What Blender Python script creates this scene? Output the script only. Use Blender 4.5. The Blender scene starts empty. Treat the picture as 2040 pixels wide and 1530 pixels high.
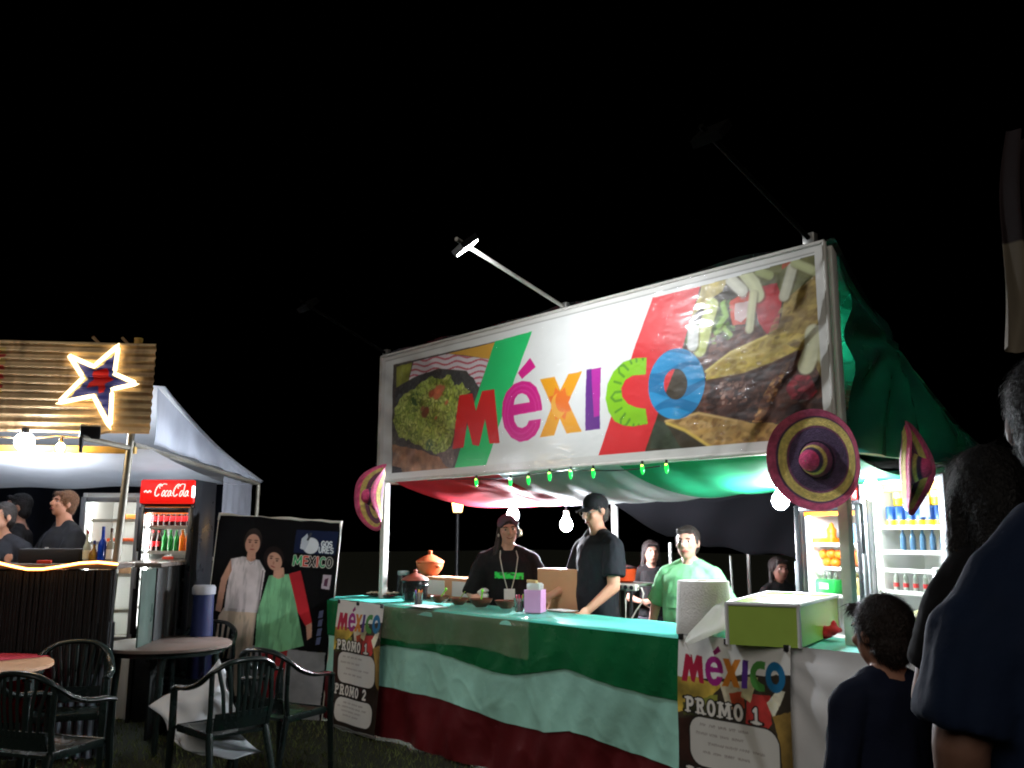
import bpy, bmesh, math, random
import numpy as np
from mathutils import Vector, Matrix, noise as mnoise

random.seed(7)
np.random.seed(7)
PI = math.pi
R = math.radians
scene = bpy.context.scene
COL = scene.collection

# ------------------------------------------------------------------ camera
CAM = np.array([6.448, -4.270, 1.520])
YAW, PITCH, ROLL = R(-48.198), R(9.729), R(0.233)
FPX = 1750.0                                   # focal length in pixels of a 2040 px wide frame
_f = np.array([math.sin(YAW) * math.cos(PITCH), math.cos(YAW) * math.cos(PITCH), math.sin(PITCH)])
_r = np.array([math.cos(YAW), -math.sin(YAW), 0.0])
_u = np.cross(_r, _f)
CR = math.cos(ROLL) * _r + math.sin(ROLL) * _u
CU = -math.sin(ROLL) * _r + math.cos(ROLL) * _u
CF = _f
FH = np.array([math.sin(YAW), math.cos(YAW), 0.0])     # level forward
RH = np.array([math.cos(YAW), -math.sin(YAW), 0.0])    # level right
cam_data = bpy.data.cameras.new('camera')
cam_data.sensor_width = 36.0
cam_data.lens = 36.0 * FPX / 2040.0
cam_data.clip_start = 0.05
cam_data.clip_end = 500.0
cam = bpy.data.objects.new('camera', cam_data)
COL.objects.link(cam)
_m = Matrix.Identity(4)
for _i in range(3):
    _m[_i][0], _m[_i][1], _m[_i][2], _m[_i][3] = CR[_i], CU[_i], -CF[_i], CAM[_i]
cam.matrix_world = _m
scene.camera = cam

# ------------------------------------------------------------------ night sky, sun lamp for the fair's glow
world = bpy.data.worlds.new('World')
scene.world = world
world.use_nodes = True
wn = world.node_tree
sky = wn.nodes.new('ShaderNodeTexSky')
sky.sky_type = 'NISHITA'
sky.sun_disc = False
sky.sun_elevation = R(-8.0)
sky.sun_rotation = R(200.0)
bg = wn.nodes['Background']
bg.inputs['Strength'].default_value = 0.05
wn.links.new(sky.outputs['Color'], bg.inputs['Color'])
glow_sun = bpy.data.lights.new('night_glow', 'SUN')      # low sun lamp added behind the camera, standing in for the fair's glow
glow_sun.energy = 0.50
glow_sun.angle = R(35)
glow_sun.color = (1.0, 0.93, 0.84)
glow_sun_o = bpy.data.objects.new('night_glow', glow_sun)
glow_sun_o.rotation_euler = (R(56), 0, -YAW - R(24))
COL.objects.link(glow_sun_o)

scene.view_settings.view_transform = 'Standard'
scene.view_settings.look = 'None'
scene.view_settings.exposure = 0.18
scene.view_settings.gamma = 1.0
scene.view_settings.use_curve_mapping = False
scene.render.engine = 'CYCLES'
scene.cycles.use_denoising = True
scene.cycles.max_bounces = 6
scene.cycles.transparent_max_bounces = 12
scene.cycles.sample_clamp_indirect = 4.0
scene.cycles.caustics_reflective = False
scene.cycles.caustics_refractive = False
scene.cycles.pixel_filter_type = 'BLACKMAN_HARRIS'
scene.cycles.filter_width = 1.9

# ------------------------------------------------------------------ finding places
def ray(px, py):
    return CF + CR * (px - 1020.0) / FPX - CU * (py - 765.0) / FPX
def at_y(px, py, Y):
    d = ray(px, py)
    return CAM + d * ((Y - CAM[1]) / d[1])
def at_x(px, py, X):
    d = ray(px, py)
    return CAM + d * ((X - CAM[0]) / d[0])
def at_z(px, py, Z):
    d = ray(px, py)
    return CAM + d * ((Z - CAM[2]) / d[2])
def at_d(px, py, D):
    d = ray(px, py)
    return CAM + d * (D / (d @ FH))
def spot(px, D, z=0.0):
    """ground point in image column px (at about the horizon) and level distance D"""
    p = at_d(px, 1250, D)
    return np.array([p[0], p[1], z])
def facing(a, d):
    """rotation about z for something whose front is local -Y and looks along a*right + d*forward"""
    v = RH * a + FH * d
    return math.atan2(v[0], -v[1])

# ------------------------------------------------------------------ materials
def lin(c):
    c = np.asarray(c, float) / 255.0
    return np.where(c <= 0.04045, c / 12.92, ((c + 0.055) / 1.055) ** 2.4)
MATS = {}
def mat(name, rgb=(128, 128, 128), rough=0.6, metal=0.0, vary=0.12, scale=6.0, bump=0.0, bscale=30.0,
        emit=None, estr=0.0, coat=0.0, spec=0.5, attr=False, transl=0.0, trans=0.0, alpha=1.0, sheen=0.0, stretch=None, ior=1.45):
    if name in MATS:
        return MATS[name]
    m = bpy.data.materials.new(name)
    m.use_nodes = True
    nt = m.node_tree
    N, Lk = nt.nodes, nt.links
    b = N['Principled BSDF']
    c = tuple(lin(rgb)) + (1.0,)
    b.inputs['Roughness'].default_value = rough
    b.inputs['Metallic'].default_value = metal
    b.inputs['Coat Weight'].default_value = coat
    b.inputs['Coat Roughness'].default_value = 0.12
    b.inputs['Specular IOR Level'].default_value = spec
    b.inputs['Transmission Weight'].default_value = trans
    b.inputs['IOR'].default_value = ior
    b.inputs['Alpha'].default_value = alpha
    if sheen:
        b.inputs['Sheen Weight'].default_value = sheen
    tc = N.new('ShaderNodeTexCoord')
    vec = tc.outputs['Object']
    if stretch:
        mp = N.new('ShaderNodeMapping')
        mp.inputs['Scale'].default_value = stretch
        Lk.new(vec, mp.inputs['Vector'])
        vec = mp.outputs['Vector']
    if attr:
        a = N.new('ShaderNodeAttribute')
        a.attribute_name = 'Col'
        base = a.outputs['Color']
    else:
        rgbn = N.new('ShaderNodeRGB')
        rgbn.outputs[0].default_value = c
        base = rgbn.outputs[0]
    if vary > 0:
        nz = N.new('ShaderNodeTexNoise')
        nz.inputs['Scale'].default_value = scale
        nz.inputs['Detail'].default_value = 5.0
        Lk.new(vec, nz.inputs['Vector'])
        mr = N.new('ShaderNodeMapRange')
        mr.inputs['From Min'].default_value = 0.3
        mr.inputs['From Max'].default_value = 0.7
        mr.inputs['To Min'].default_value = 1.0 - vary
        mr.inputs['To Max'].default_value = 1.0 + vary
        Lk.new(nz.outputs['Fac'], mr.inputs['Value'])
        mx = N.new('ShaderNodeMix')
        mx.data_type = 'RGBA'
        mx.blend_type = 'MULTIPLY'
        mx.inputs['Factor'].default_value = 1.0
        Lk.new(base, mx.inputs[6])
        Lk.new(mr.outputs['Result'], mx.inputs[7])
        base = mx.outputs[2]
        rr = N.new('ShaderNodeMapRange')
        rr.inputs['To Min'].default_value = max(0.02, rough - 0.1)
        rr.inputs['To Max'].default_value = min(1.0, rough + 0.1)
        Lk.new(nz.outputs['Fac'], rr.inputs['Value'])
        Lk.new(rr.outputs['Result'], b.inputs['Roughness'])
    Lk.new(base, b.inputs['Base Color'])
    if emit is not None:
        b.inputs['Emission Color'].default_value = tuple(lin(emit)) + (1.0,)
        b.inputs['Emission Strength'].default_value = estr
    if bump > 0:
        nb = N.new('ShaderNodeTexNoise')
        nb.inputs['Scale'].default_value = bscale
        nb.inputs['Detail'].default_value = 4.0
        Lk.new(vec, nb.inputs['Vector'])
        bp = N.new('ShaderNodeBump')
        bp.inputs['Strength'].default_value = min(1.0, bump)
        bp.inputs['Distance'].default_value = 0.02
        Lk.new(nb.outputs['Fac'], bp.inputs['Height'])
        Lk.new(bp.outputs['Normal'], b.inputs['Normal'])
    if transl > 0:
        t = N.new('ShaderNodeBsdfTranslucent')
        Lk.new(base, t.inputs['Color'])
        ms = N.new('ShaderNodeMixShader')
        ms.inputs['Fac'].default_value = transl
        Lk.new(b.outputs[0], ms.inputs[1])
        Lk.new(t.outputs[0], ms.inputs[2])
        Lk.new(ms.outputs[0], N['Material Output'].inputs['Surface'])
    MATS[name] = m
    return m

# ------------------------------------------------------------------ mesh building
def unit(v):
    v = np.asarray(v, float)
    n = np.linalg.norm(v)
    return v / n if n > 1e-9 else v
def frame(axis):
    a = unit(axis)
    h = np.array([0, 0, 1.0]) if abs(a[2]) < 0.9 else np.array([1.0, 0, 0])
    s = unit(np.cross(h, a))
    return a, s, np.cross(a, s)
class B:
    def __init__(self):
        self.v, self.f, self.c = [], [], []
        self.n = 0
    def add(self, v, f):
        v = np.asarray(v, float).reshape(-1, 3)
        self.v.append(v)
        o = self.n
        self.f.extend([tuple(i + o for i in q) for q in f])
        self.n += len(v)
        return self
    def box(self, c, s, rz=0.0, rx=0.0, bev=0.0):
        x, y, z = [k / 2.0 for k in s]
        if bev <= 0:
            v = np.array([[-x, -y, -z], [x, -y, -z], [x, y, -z], [-x, y, -z], [-x, -y, z], [x, -y, z], [x, y, z], [-x, y, z]])
            f = [(0, 3, 2, 1), (4, 5, 6, 7), (0, 1, 5, 4), (1, 2, 6, 5), (2, 3, 7, 6), (3, 0, 4, 7)]
        else:
            b_ = min(bev, x * .9, y * .9, z * .9)
            bm = bmesh.new()
            bmesh.ops.create_cube(bm, size=1.0)
            for w in bm.verts:
                w.co = Vector((w.co.x * 2 * x, w.co.y * 2 * y, w.co.z * 2 * z))
            bmesh.ops.bevel(bm, geom=list(bm.edges), offset=b_, segments=2, affect='EDGES', profile=0.5)
            bm.verts.index_update()
            v = np.array([w.co[:] for w in bm.verts])
            f = [tuple(w.index for w in q.verts) for q in bm.faces]
            bm.free()
        if rx:
            cx, sx = math.cos(rx), math.sin(rx)
            v = v @ np.array([[1, 0, 0], [0, cx, sx], [0, -sx, cx]])
        if rz:
            cz, sz = math.cos(rz), math.sin(rz)
            v = v @ np.array([[cz, sz, 0], [-sz, cz, 0], [0, 0, 1]])
        return self.add(v + np.asarray(c, float), f)
    def cyl(self, p0, p1, r0, r1=None, n=12, caps=True):
        r1 = r0 if r1 is None else r1
        p0, p1 = np.asarray(p0, float), np.asarray(p1, float)
        a, s, t = frame(p1 - p0)
        ang = np.arange(n) * 2 * PI / n
        ring = np.cos(ang)[:, None] * s + np.sin(ang)[:, None] * t
        v = np.vstack([p0 + ring * r0, p1 + ring * r1])
        f = [(i, (i + 1) % n, n + (i + 1) % n, n + i) for i in range(n)]
        if caps:
            f += [tuple(range(n))[::-1], tuple(range(n, 2 * n))]
        return self.add(v, f)
    def capsule(self, p0, p1, r0, r1=None, n=12, k=4):
        r1 = r0 if r1 is None else r1
        p0, p1 = np.asarray(p0, float), np.asarray(p1, float)
        a, s, t = frame(p1 - p0)
        L = np.linalg.norm(p1 - p0)
        prof = [(-r0 * math.cos(q * PI / 2 / k), r0 * math.sin(q * PI / 2 / k)) for q in range(1, k + 1)]
        prof += [(L + r1 * math.sin(q * PI / 2 / k), r1 * math.cos(q * PI / 2 / k)) for q in range(0, k)]
        return self._spin(p0, a, s, t, prof, n, (-r0, L + r1))
    def _spin(self, o, a, s, t, prof, n, ends=None):
        ang = np.arange(n) * 2 * PI / n
        ring = np.cos(ang)[:, None] * s + np.sin(ang)[:, None] * t
        v = np.vstack([o + a * h + ring * r for h, r in prof])
        m = len(prof)
        f = []
        for j in range(m - 1):
            for i in range(n):
                f.append((j * n + i, j * n + (i + 1) % n, (j + 1) * n + (i + 1) % n, (j + 1) * n + i))
        if ends:
            v = np.vstack([v, o + a * ends[0], o + a * ends[1]])
            k0, k1 = m * n, m * n + 1
            f += [(k0, (i + 1) % n, i) for i in range(n)]
            f += [(k1, (m - 1) * n + i, (m - 1) * n + (i + 1) % n) for i in range(n)]
        return self.add(v, f)
    def lathe(self, o, prof, n=24, axis=(0, 0, 1), close=False):
        """prof: list of (height, radius)"""
        a, s, t = frame(axis)
        return self._spin(np.asarray(o, float), a, s, t, prof, n, (prof[0][0], prof[-1][0]) if close else None)
    def ball(self, c, r, n=16, k=10, rot=None):
        r = np.broadcast_to(np.asarray(r, float), (3,))
        v, f = [], []
        for j in range(1, k):
            th = PI * j / k
            for i in range(n):
                ph = 2 * PI * i / n
                v.append((math.sin(th) * math.cos(ph) * r[0], math.sin(th) * math.sin(ph) * r[1], math.cos(th) * r[2]))
        v += [(0, 0, r[2]), (0, 0, -r[2])]
        for j in range(k - 2):
            for i in range(n):
                f.append((j * n + i, (j + 1) * n + i, (j + 1) * n + (i + 1) % n, j * n + (i + 1) % n))
        t0, b0 = len(v) - 2, len(v) - 1
        f += [(t0, i, (i + 1) % n) for i in range(n)]
        f += [(b0, (k - 2) * n + (i + 1) % n, (k - 2) * n + i) for i in range(n)]
        v = np.array(v)
        if rot is not None:
            v = v @ np.asarray(rot).T
        return self.add(v + np.asarray(c, float), f)
    def tube(self, pts, r, n=8, flat=None, up=(0, 0, 1)):
        """pts: path; r scalar or list; flat=(w,h) elliptical section, up orients it"""
        pts = np.asarray(pts, float)
        m = len(pts)
        rr = np.broadcast_to(np.asarray(r, float), (m,))
        v = []
        ang = np.arange(n) * 2 * PI / n
        for j in range(m):
            a = unit(pts[min(j + 1, m - 1)] - pts[max(j - 1, 0)])
            s = np.cross(np.asarray(up, float), a)
            if np.linalg.norm(s) < 1e-3:
                s = np.cross(np.array([0.3, 1.0, 0.1]), a)
            s = unit(s)
            t = np.cross(a, s)
            w, h = (flat if flat else (1.0, 1.0))
            v.append(pts[j] + (np.cos(ang)[:, None] * s * w + np.sin(ang)[:, None] * t * h) * rr[j])
        v = np.vstack(v)
        f = []
        for j in range(m - 1):
            for i in range(n):
                f.append((j * n + i, j * n + (i + 1) % n, (j + 1) * n + (i + 1) % n, (j + 1) * n + i))
        f += [tuple(range(n))[::-1], tuple(range((m - 1) * n, m * n))]
        return self.add(v, f)
    def loft(self, secs, n=20):
        """secs: (centre, rx, ry) stacked; closed ends"""
        ang = np.arange(n) * 2 * PI / n
        v = []
        for c, rx, ry in secs:
            v.append(np.asarray(c, float) + np.stack([np.cos(ang) * rx, np.sin(ang) * ry, np.zeros(n)], 1))
        v = np.vstack(v)
        m = len(secs)
        f = []
        for j in range(m - 1):
            for i in range(n):
                f.append((j * n + i, j * n + (i + 1) % n, (j + 1) * n + (i + 1) % n, (j + 1) * n + i))
        f += [tuple(range(n))[::-1], tuple(range((m - 1) * n, m * n))]
        return self.add(v, f)
    def sheet(self, P):
        """P: array (ny, nx, 3)"""
        ny, nx = P.shape[:2]
        i = np.arange((ny - 1) * nx).reshape(ny - 1, nx)[:, :-1].ravel()
        f = np.stack([i, i + 1, i + 1 + nx, i + nx], 1)
        return self.add(P.reshape(-1, 3), [tuple(q) for q in f.tolist()])
    def slab(self, P, off):
        """sheet P with thickness along off (vector)"""
        ny, nx = P.shape[:2]
        Q = P + np.asarray(off, float)
        o = ny * nx
        f = []
        for j in range(ny - 1):
            for i in range(nx - 1):
                k = j * nx + i
                f.append((k, k + 1, k + 1 + nx, k + nx))
                f.append((o + k, o + k + nx, o + k + 1 + nx, o + k + 1))
        for i in range(nx - 1):
            f.append((i, o + i, o + i + 1, i + 1))
            k = (ny - 1) * nx + i
            f.append((k, k + 1, o + k + 1, o + k))
        for j in range(ny - 1):
            k = j * nx
            f.append((k, k + nx, o + k + nx, o + k))
            k = j * nx + nx - 1
            f.append((k, o + k, o + k + nx, k + nx))
        return self.add(np.vstack([P.reshape(-1, 3), Q.reshape(-1, 3)]), f)
    def prism(self, poly, off):
        """flat polygon (3d points) extruded by off"""
        p = np.asarray(poly, float)
        n = len(p)
        v = np.vstack([p, p + np.asarray(off, float)])
        f = [tuple(range(n))[::-1], tuple(range(n, 2 * n))] + [(i, (i + 1) % n, n + (i + 1) % n, n + i) for i in range(n)]
        return self.add(v, f)
    def verts(self):
        return np.vstack(self.v)
    def mesh(self, name, inv=None):
        me = bpy.data.meshes.new(name)
        v = self.verts()
        if inv is not None:
            v = v @ inv[:3, :3].T + inv[:3, 3]
        me.from_pydata(v.tolist(), [], self.f)
        me.update()
        return me
    def build(self, name, m=None, parent=None, world=True, smooth=True, angle=40, fix=True):
        inv = None
        if parent is not None and world:
            inv = INV[parent.name]
        me = self.mesh(name, inv)
        if fix:
            bm = bmesh.new()
            bm.from_mesh(me)
            bmesh.ops.recalc_face_normals(bm, faces=bm.faces)
            bm.to_mesh(me)
            bm.free()
        return link(name, me, m, parent, smooth, angle)
INV = {}
def link(name, me, m=None, parent=None, smooth=True, angle=40):
    if m is not None:
        me.materials.append(m)
    if smooth:
        me.shade_smooth()
        if angle < 180:
            me.set_sharp_from_angle(angle=R(angle))
    o = bpy.data.objects.new(name, me)
    COL.objects.link(o)
    if parent is not None:
        o.parent = parent
        if parent.name in INV:
            INV[o.name] = INV[parent.name]
    return o
def mtx(loc, rz=0.0, sc=1.0):
    c, s = math.cos(rz) * sc, math.sin(rz) * sc
    return np.array([[c, -s, 0, loc[0]], [s, c, 0, loc[1]], [0, 0, sc, loc[2]], [0, 0, 0, 1.0]])
def thing(name, label, cat, loc=(0, 0, 0), rz=0.0, group=None):
    o = bpy.data.objects.new(name, None)
    COL.objects.link(o)
    o.empty_display_size = 0.1
    o.location = tuple(float(k) for k in loc)
    o.rotation_euler = (0, 0, rz)
    o['label'] = label
    o['category'] = cat
    if group:
        o['group'] = group
    INV[o.name] = np.linalg.inv(mtx(loc, rz))
    return o
def tag(o, label, cat, group=None):
    o['label'] = label
    o['category'] = cat
    if group:
        o['group'] = group
    return o
def struct(o, kind='structure'):
    o['kind'] = kind
    return o
def solo(b, name, m, label, cat, loc=(0, 0, 0), rz=0.0, group=None, **k):
    """a thing that is a single mesh, built in its own coordinates"""
    o = b.build(name, m, None, **k)
    o.location = tuple(float(q) for q in loc)
    o.rotation_euler = (0, 0, rz)
    INV[o.name] = np.linalg.inv(mtx(loc, rz))
    return tag(o, label, cat, group)
def copy_tree(o, loc, rz=None, label=None, group=None, parent=None):
    c = o.copy()
    COL.objects.link(c)
    if parent is not None:
        c.parent = parent
    else:
        c.location = tuple(float(k) for k in loc)
        if rz is not None:
            c.rotation_euler = (0, 0, rz)
        if label:
            c['label'] = label
        if group:
            c['group'] = group
    for ch in [q for q in KIDS.get(o.name, [])]:
        k = copy_tree(ch, None, parent=c)
        KIDS.setdefault(c.name, []).append(k)
    return c
KIDS = {}
def kids():
    KIDS.clear()
    for q in bpy.data.objects:
        if q.parent is not None:
            KIDS.setdefault(q.parent.name, []).append(q)
def remeshed(b, voxel, smooth=3, noise_amp=0.0, noise_scale=20.0, aniso=(1, 1, 1)):
    """closed pieces merged into one continuous surface; returns a mesh"""
    me = b.mesh('tmp')
    ob = bpy.data.objects.new('tmp', me)
    COL.objects.link(ob)
    md = ob.modifiers.new('r', 'REMESH')
    md.mode = 'VOXEL'
    md.voxel_size = voxel
    if smooth:
        ms = ob.modifiers.new('s', 'SMOOTH')
        ms.factor = 0.5
        ms.iterations = smooth
    dg = bpy.context.evaluated_depsgraph_get()
    out = bpy.data.meshes.new_from_object(ob.evaluated_get(dg))
    bpy.data.objects.remove(ob)
    bpy.data.meshes.remove(me)
    if noise_amp:
        n = len(out.vertices)
        co = np.empty(n * 3)
        nr = np.empty(n * 3)
        out.vertices.foreach_get('co', co)
        out.vertices.foreach_get('normal', nr)
        co, nr = co.reshape(-1, 3), nr.reshape(-1, 3)
        h = fbm3(co * np.asarray(aniso, float), noise_scale)
        if aniso != (1, 1, 1):
            h = np.maximum(h, -.12) + .10
        co = co + nr * (h[:, None] * noise_amp)
        out.vertices.foreach_set('co', co.ravel())
        out.update()
    return out

# ------------------------------------------------------------------ numpy noise
_G3 = np.random.RandomState(3).rand(32, 32, 32)
def vnoise3(p):
    i = np.floor(p).astype(int)
    f = p - i
    f = f * f * (3 - 2 * f)
    out = 0
    for dx in (0, 1):
        for dy in (0, 1):
            for dz in (0, 1):
                w = (f[:, 0] if dx else 1 - f[:, 0]) * (f[:, 1] if dy else 1 - f[:, 1]) * (f[:, 2] if dz else 1 - f[:, 2])
                out = out + w * _G3[(i[:, 0] + dx) % 32, (i[:, 1] + dy) % 32, (i[:, 2] + dz) % 32]
    return out
def fbm3(p, scale, octv=3):
    s, a, t = 0, 1.0, 0
    for k in range(octv):
        s = s + a * (vnoise3(p * scale * 2 ** k + 7.3 * k) - 0.5)
        t += a
        a *= 0.55
    return s / t * 2

# ------------------------------------------------------------------ flat print (colours per grid point)
class Canvas:
    def __init__(self, w, h, nx, ny, base=(255, 255, 255)):
        self.w, self.h, self.nx, self.ny = w, h, nx, ny
        self.U, self.V = np.meshgrid(np.linspace(0, w, nx), np.linspace(0, h, ny))
        self.C = np.ones((ny, nx, 3)) * np.asarray(base, float)
        self.du = w / (nx - 1)
        self.cache = {}
    def noise(self, scale, seed=0, sx=1.0, sy=1.0, octv=4):
        key = (scale, seed, sx, sy, octv)
        if key in self.cache:
            return self.cache[key]
        s, a, t = 0, 1.0, 0
        u1, v1 = self.U[0], self.V[:, 0]
        for k in range(octv):
            g_ = np.random.RandomState(int(seed * 17 + k * 101 + 5)).rand(64, 64)
            x, y = u1 * sx * scale * 2 ** k, v1 * sy * scale * 2 ** k
            ix, iy = np.floor(x).astype(int), np.floor(y).astype(int)
            fx, fy = x - ix, y - iy
            fx, fy = (fx * fx * (3 - 2 * fx))[None, :], (fy * fy * (3 - 2 * fy))[:, None]
            r0, r1 = g_[iy % 64], g_[(iy + 1) % 64]
            a0 = r0[:, ix % 64] * (1 - fx) + r0[:, (ix + 1) % 64] * fx
            a1 = r1[:, ix % 64] * (1 - fx) + r1[:, (ix + 1) % 64] * fx
            s = s + a * (a0 * (1 - fy) + a1 * fy)
            t += a
            a *= 0.55
        self.cache[key] = s / t
        return self.cache[key]
    def blend(self, m, col):
        m = np.clip(m, 0, 1)[..., None]
        col = np.asarray(col, float)
        self.C = self.C * (1 - m) + col * m
    def polymask(self, pts, warp=0.0, seed=0, wscale=12):
        pts = np.asarray(pts, float)
        out = np.zeros(self.U.shape)
        U0, V0 = self.U, self.V
        if warp:
            U0 = U0 + (self.noise(wscale, seed + 5) - 0.5) * warp
            V0 = V0 + (self.noise(wscale, seed + 9) - 0.5) * warp
        pad = warp
        x0, x1 = pts[:, 0].min() - pad, pts[:, 0].max() + pad
        y0, y1 = pts[:, 1].min() - pad, pts[:, 1].max() + pad
        sel = (self.U > x0 - 0.02) & (self.U < x1 + 0.02) & (self.V > y0 - 0.02) & (self.V < y1 + 0.02)
        u, v = U0[sel], V0[sel]
        acc = np.zeros(u.shape)
        for ox, oy in ((-.25, -.25), (.25, -.25), (-.25, .25), (.25, .25)):
            a, b_ = u + ox * self.du, v + oy * self.du
            ins = np.zeros(u.shape, bool)
            n = len(pts)
            for i in range(n):
                xa, ya = pts[i]
                xb, yb = pts[(i + 1) % n]
                if ya == yb:
                    continue
                cond = (ya > b_) != (yb > b_)
                ins ^= cond & (a < (xb - xa) * (b_ - ya) / (yb - ya) + xa)
            acc += ins
        out[sel] = acc / 4
        return out
    def poly(self, pts, col, holes=(), warp=0.0, seed=0, wscale=12):
        m = self.polymask(pts, warp, seed, wscale)
        for h in holes:
            m = m * (1 - self.polymask(h))
        self.blend(m, col)
        return m
    def ell(self, cx, cy, rx, ry, rot=0.0, soft=None):
        c, s = math.cos(rot), math.sin(rot)
        x, y = self.U - cx, self.V - cy
        a, b_ = (x * c + y * s) / rx, (-x * s + y * c) / ry
        d = (np.sqrt(a * a + b_ * b_) - 1) * min(rx, ry)
        e = soft or self.du
        return np.clip(0.5 - d / e, 0, 1)
    def dab(self, cx, cy, rx, ry, rot, col, a=1.0, mask=None, soft=None):
        r = max(rx, ry) * 1.3 + self.du * 2
        i0, i1 = int(max(0, (cx - r) / self.du)), int(min(self.nx, (cx + r) / self.du + 2))
        dv = self.h / (self.ny - 1)
        j0, j1 = int(max(0, (cy - r) / dv)), int(min(self.ny, (cy + r) / dv + 2))
        if i1 <= i0 or j1 <= j0:
            return
        x, y = self.U[j0:j1, i0:i1] - cx, self.V[j0:j1, i0:i1] - cy
        c, s = math.cos(rot), math.sin(rot)
        p, q = (x * c + y * s) / rx, (-x * s + y * c) / ry
        m = np.clip(0.5 - (np.sqrt(p * p + q * q) - 1) * min(rx, ry) / (soft or self.du), 0, 1) * a
        if mask is not None:
            m = m * mask[j0:j1, i0:i1]
        m = m[..., None]
        self.C[j0:j1, i0:i1] = self.C[j0:j1, i0:i1] * (1 - m) + np.asarray(col, float) * m
    def line(self, pts, w, soft=None):
        """w: width or list of widths along the path"""
        pts = np.asarray(pts, float)
        ww = np.broadcast_to(np.asarray(w, float), (len(pts),)) / 2
        best = np.full(self.U.shape, 9.0)
        for i in range(len(pts) - 1):
            a, b_ = pts[i], pts[i + 1]
            d = b_ - a
            L2 = d @ d + 1e-12
            wm = max(ww[i], ww[i + 1]) + 3 * self.du
            sel = (self.U > min(a[0], b_[0]) - wm) & (self.U < max(a[0], b_[0]) + wm) & (self.V > min(a[1], b_[1]) - wm) & (self.V < max(a[1], b_[1]) + wm)
            u, v = self.U[sel] - a[0], self.V[sel] - a[1]
            t = np.clip((u * d[0] + v * d[1]) / L2, 0, 1)
            dist = np.hypot(u - t * d[0], v - t * d[1]) - (ww[i] * (1 - t) + ww[i + 1] * t)
            best[sel] = np.minimum(best[sel], dist)
        return np.clip(0.5 - best / (soft or self.du), 0, 1)
    def text(self, s, x, y, h, w, col, adv=0.78, slant=0.0, slab=False):
        for ch in s:
            for st in GLYPH.get(ch, []):
                q = [(x + (p[0] + slant * p[1]) * h * (0.95 if ch == 'M' else 0.62), y + p[1] * h) for p in st]
                self.blend(self.line(q, w), col)
                if slab and len(st) and ch in 'PRM1I':
                    for e in (q[0], q[-1]):
                        if abs(e[1] - y) < h * .02 or abs(e[1] - y - h) < h * .02:
                            self.blend(self.line([(e[0] - w * .85, e[1]), (e[0] + w * .85, e[1])], w * .55), col)
            x += h * (adv * (0.55 if ch in ' 1I-' else 1.0) + (.33 if ch == 'M' else 0))
        return x
    def apply(self, me):
        ca = me.color_attributes.new('Col', 'FLOAT_COLOR', 'POINT')
        c = np.ones((self.ny * self.nx, 4))
        c[:, :3] = lin(np.clip(self.C.reshape(-1, 3), 0, 255))
        ca.data.foreach_set('color', c.ravel())
def _arc(cx, cy, rx, ry, a0, a1, n=10):
    return [(cx + rx * math.cos(R(a0 + (a1 - a0) * i / n)), cy + ry * math.sin(R(a0 + (a1 - a0) * i / n))) for i in range(n + 1)]
GLYPH = {
    'P': [[(0.1, 0), (0.1, 1)], [(0.1, 1), (0.5, 1)] + _arc(0.5, 0.74, 0.38, 0.26, 90, -90) + [(0.1, 0.48)]],
    'R': [[(0.1, 0), (0.1, 1)], [(0.1, 1), (0.5, 1)] + _arc(0.5, 0.76, 0.38, 0.24, 90, -90) + [(0.1, 0.52)], [(0.5, 0.52), (0.95, 0)]],
    'O': [_arc(0.5, 0.5, 0.46, 0.5, 0, 360, 20)],
    'M': [[(0.05, 0), (0.12, 1)], [(0.12, 1), (0.5, 0.2), (0.88, 1)], [(0.88, 1), (0.95, 0)]],
    '1': [[(0.4, 0), (0.4, 1), (0.12, 0.82)], [(0.05, 0), (0.75, 0)]],
    '2': [_arc(0.45, 0.72, 0.38, 0.28, 160, -30) + [(0.08, 0.0), (0.9, 0.0)]],
    'G': [_arc(0.5, 0.5, 0.45, 0.5, 45, 340, 16) + [(0.92, 0.48), (0.6, 0.48)]],
    'S': [_arc(0.48, 0.75, 0.36, 0.25, 30, 250) + _arc(0.48, 0.25, 0.4, 0.26, 90, -150)],
    'U': [[(0.1, 1), (0.1, 0.35)] + _arc(0.5, 0.35, 0.4, 0.35, 180, 360) + [(0.9, 1)]],
    'E': [[(0.85, 0), (0.12, 0), (0.12, 1), (0.85, 1)], [(0.12, 0.52), (0.75, 0.52)]],
    'X': [[(0.05, 0), (0.92, 1)], [(0.05, 1), (0.92, 0)]],
    'I': [[(0.3, 0), (0.3, 1)]],
    'C': [_arc(0.5, 0.5, 0.45, 0.5, 50, 310, 16)],
}
def print_sheet(cv, name, P, m, parent=None, world=True, **k):
    """P: (ny, nx, 3) positions of the canvas points"""
    b = B().sheet(P)
    inv = INV[parent.name] if (parent is not None and world) else None
    me = b.mesh(name, inv)
    cv.apply(me)
    return link(name, me, m, parent, True, 180)

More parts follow.
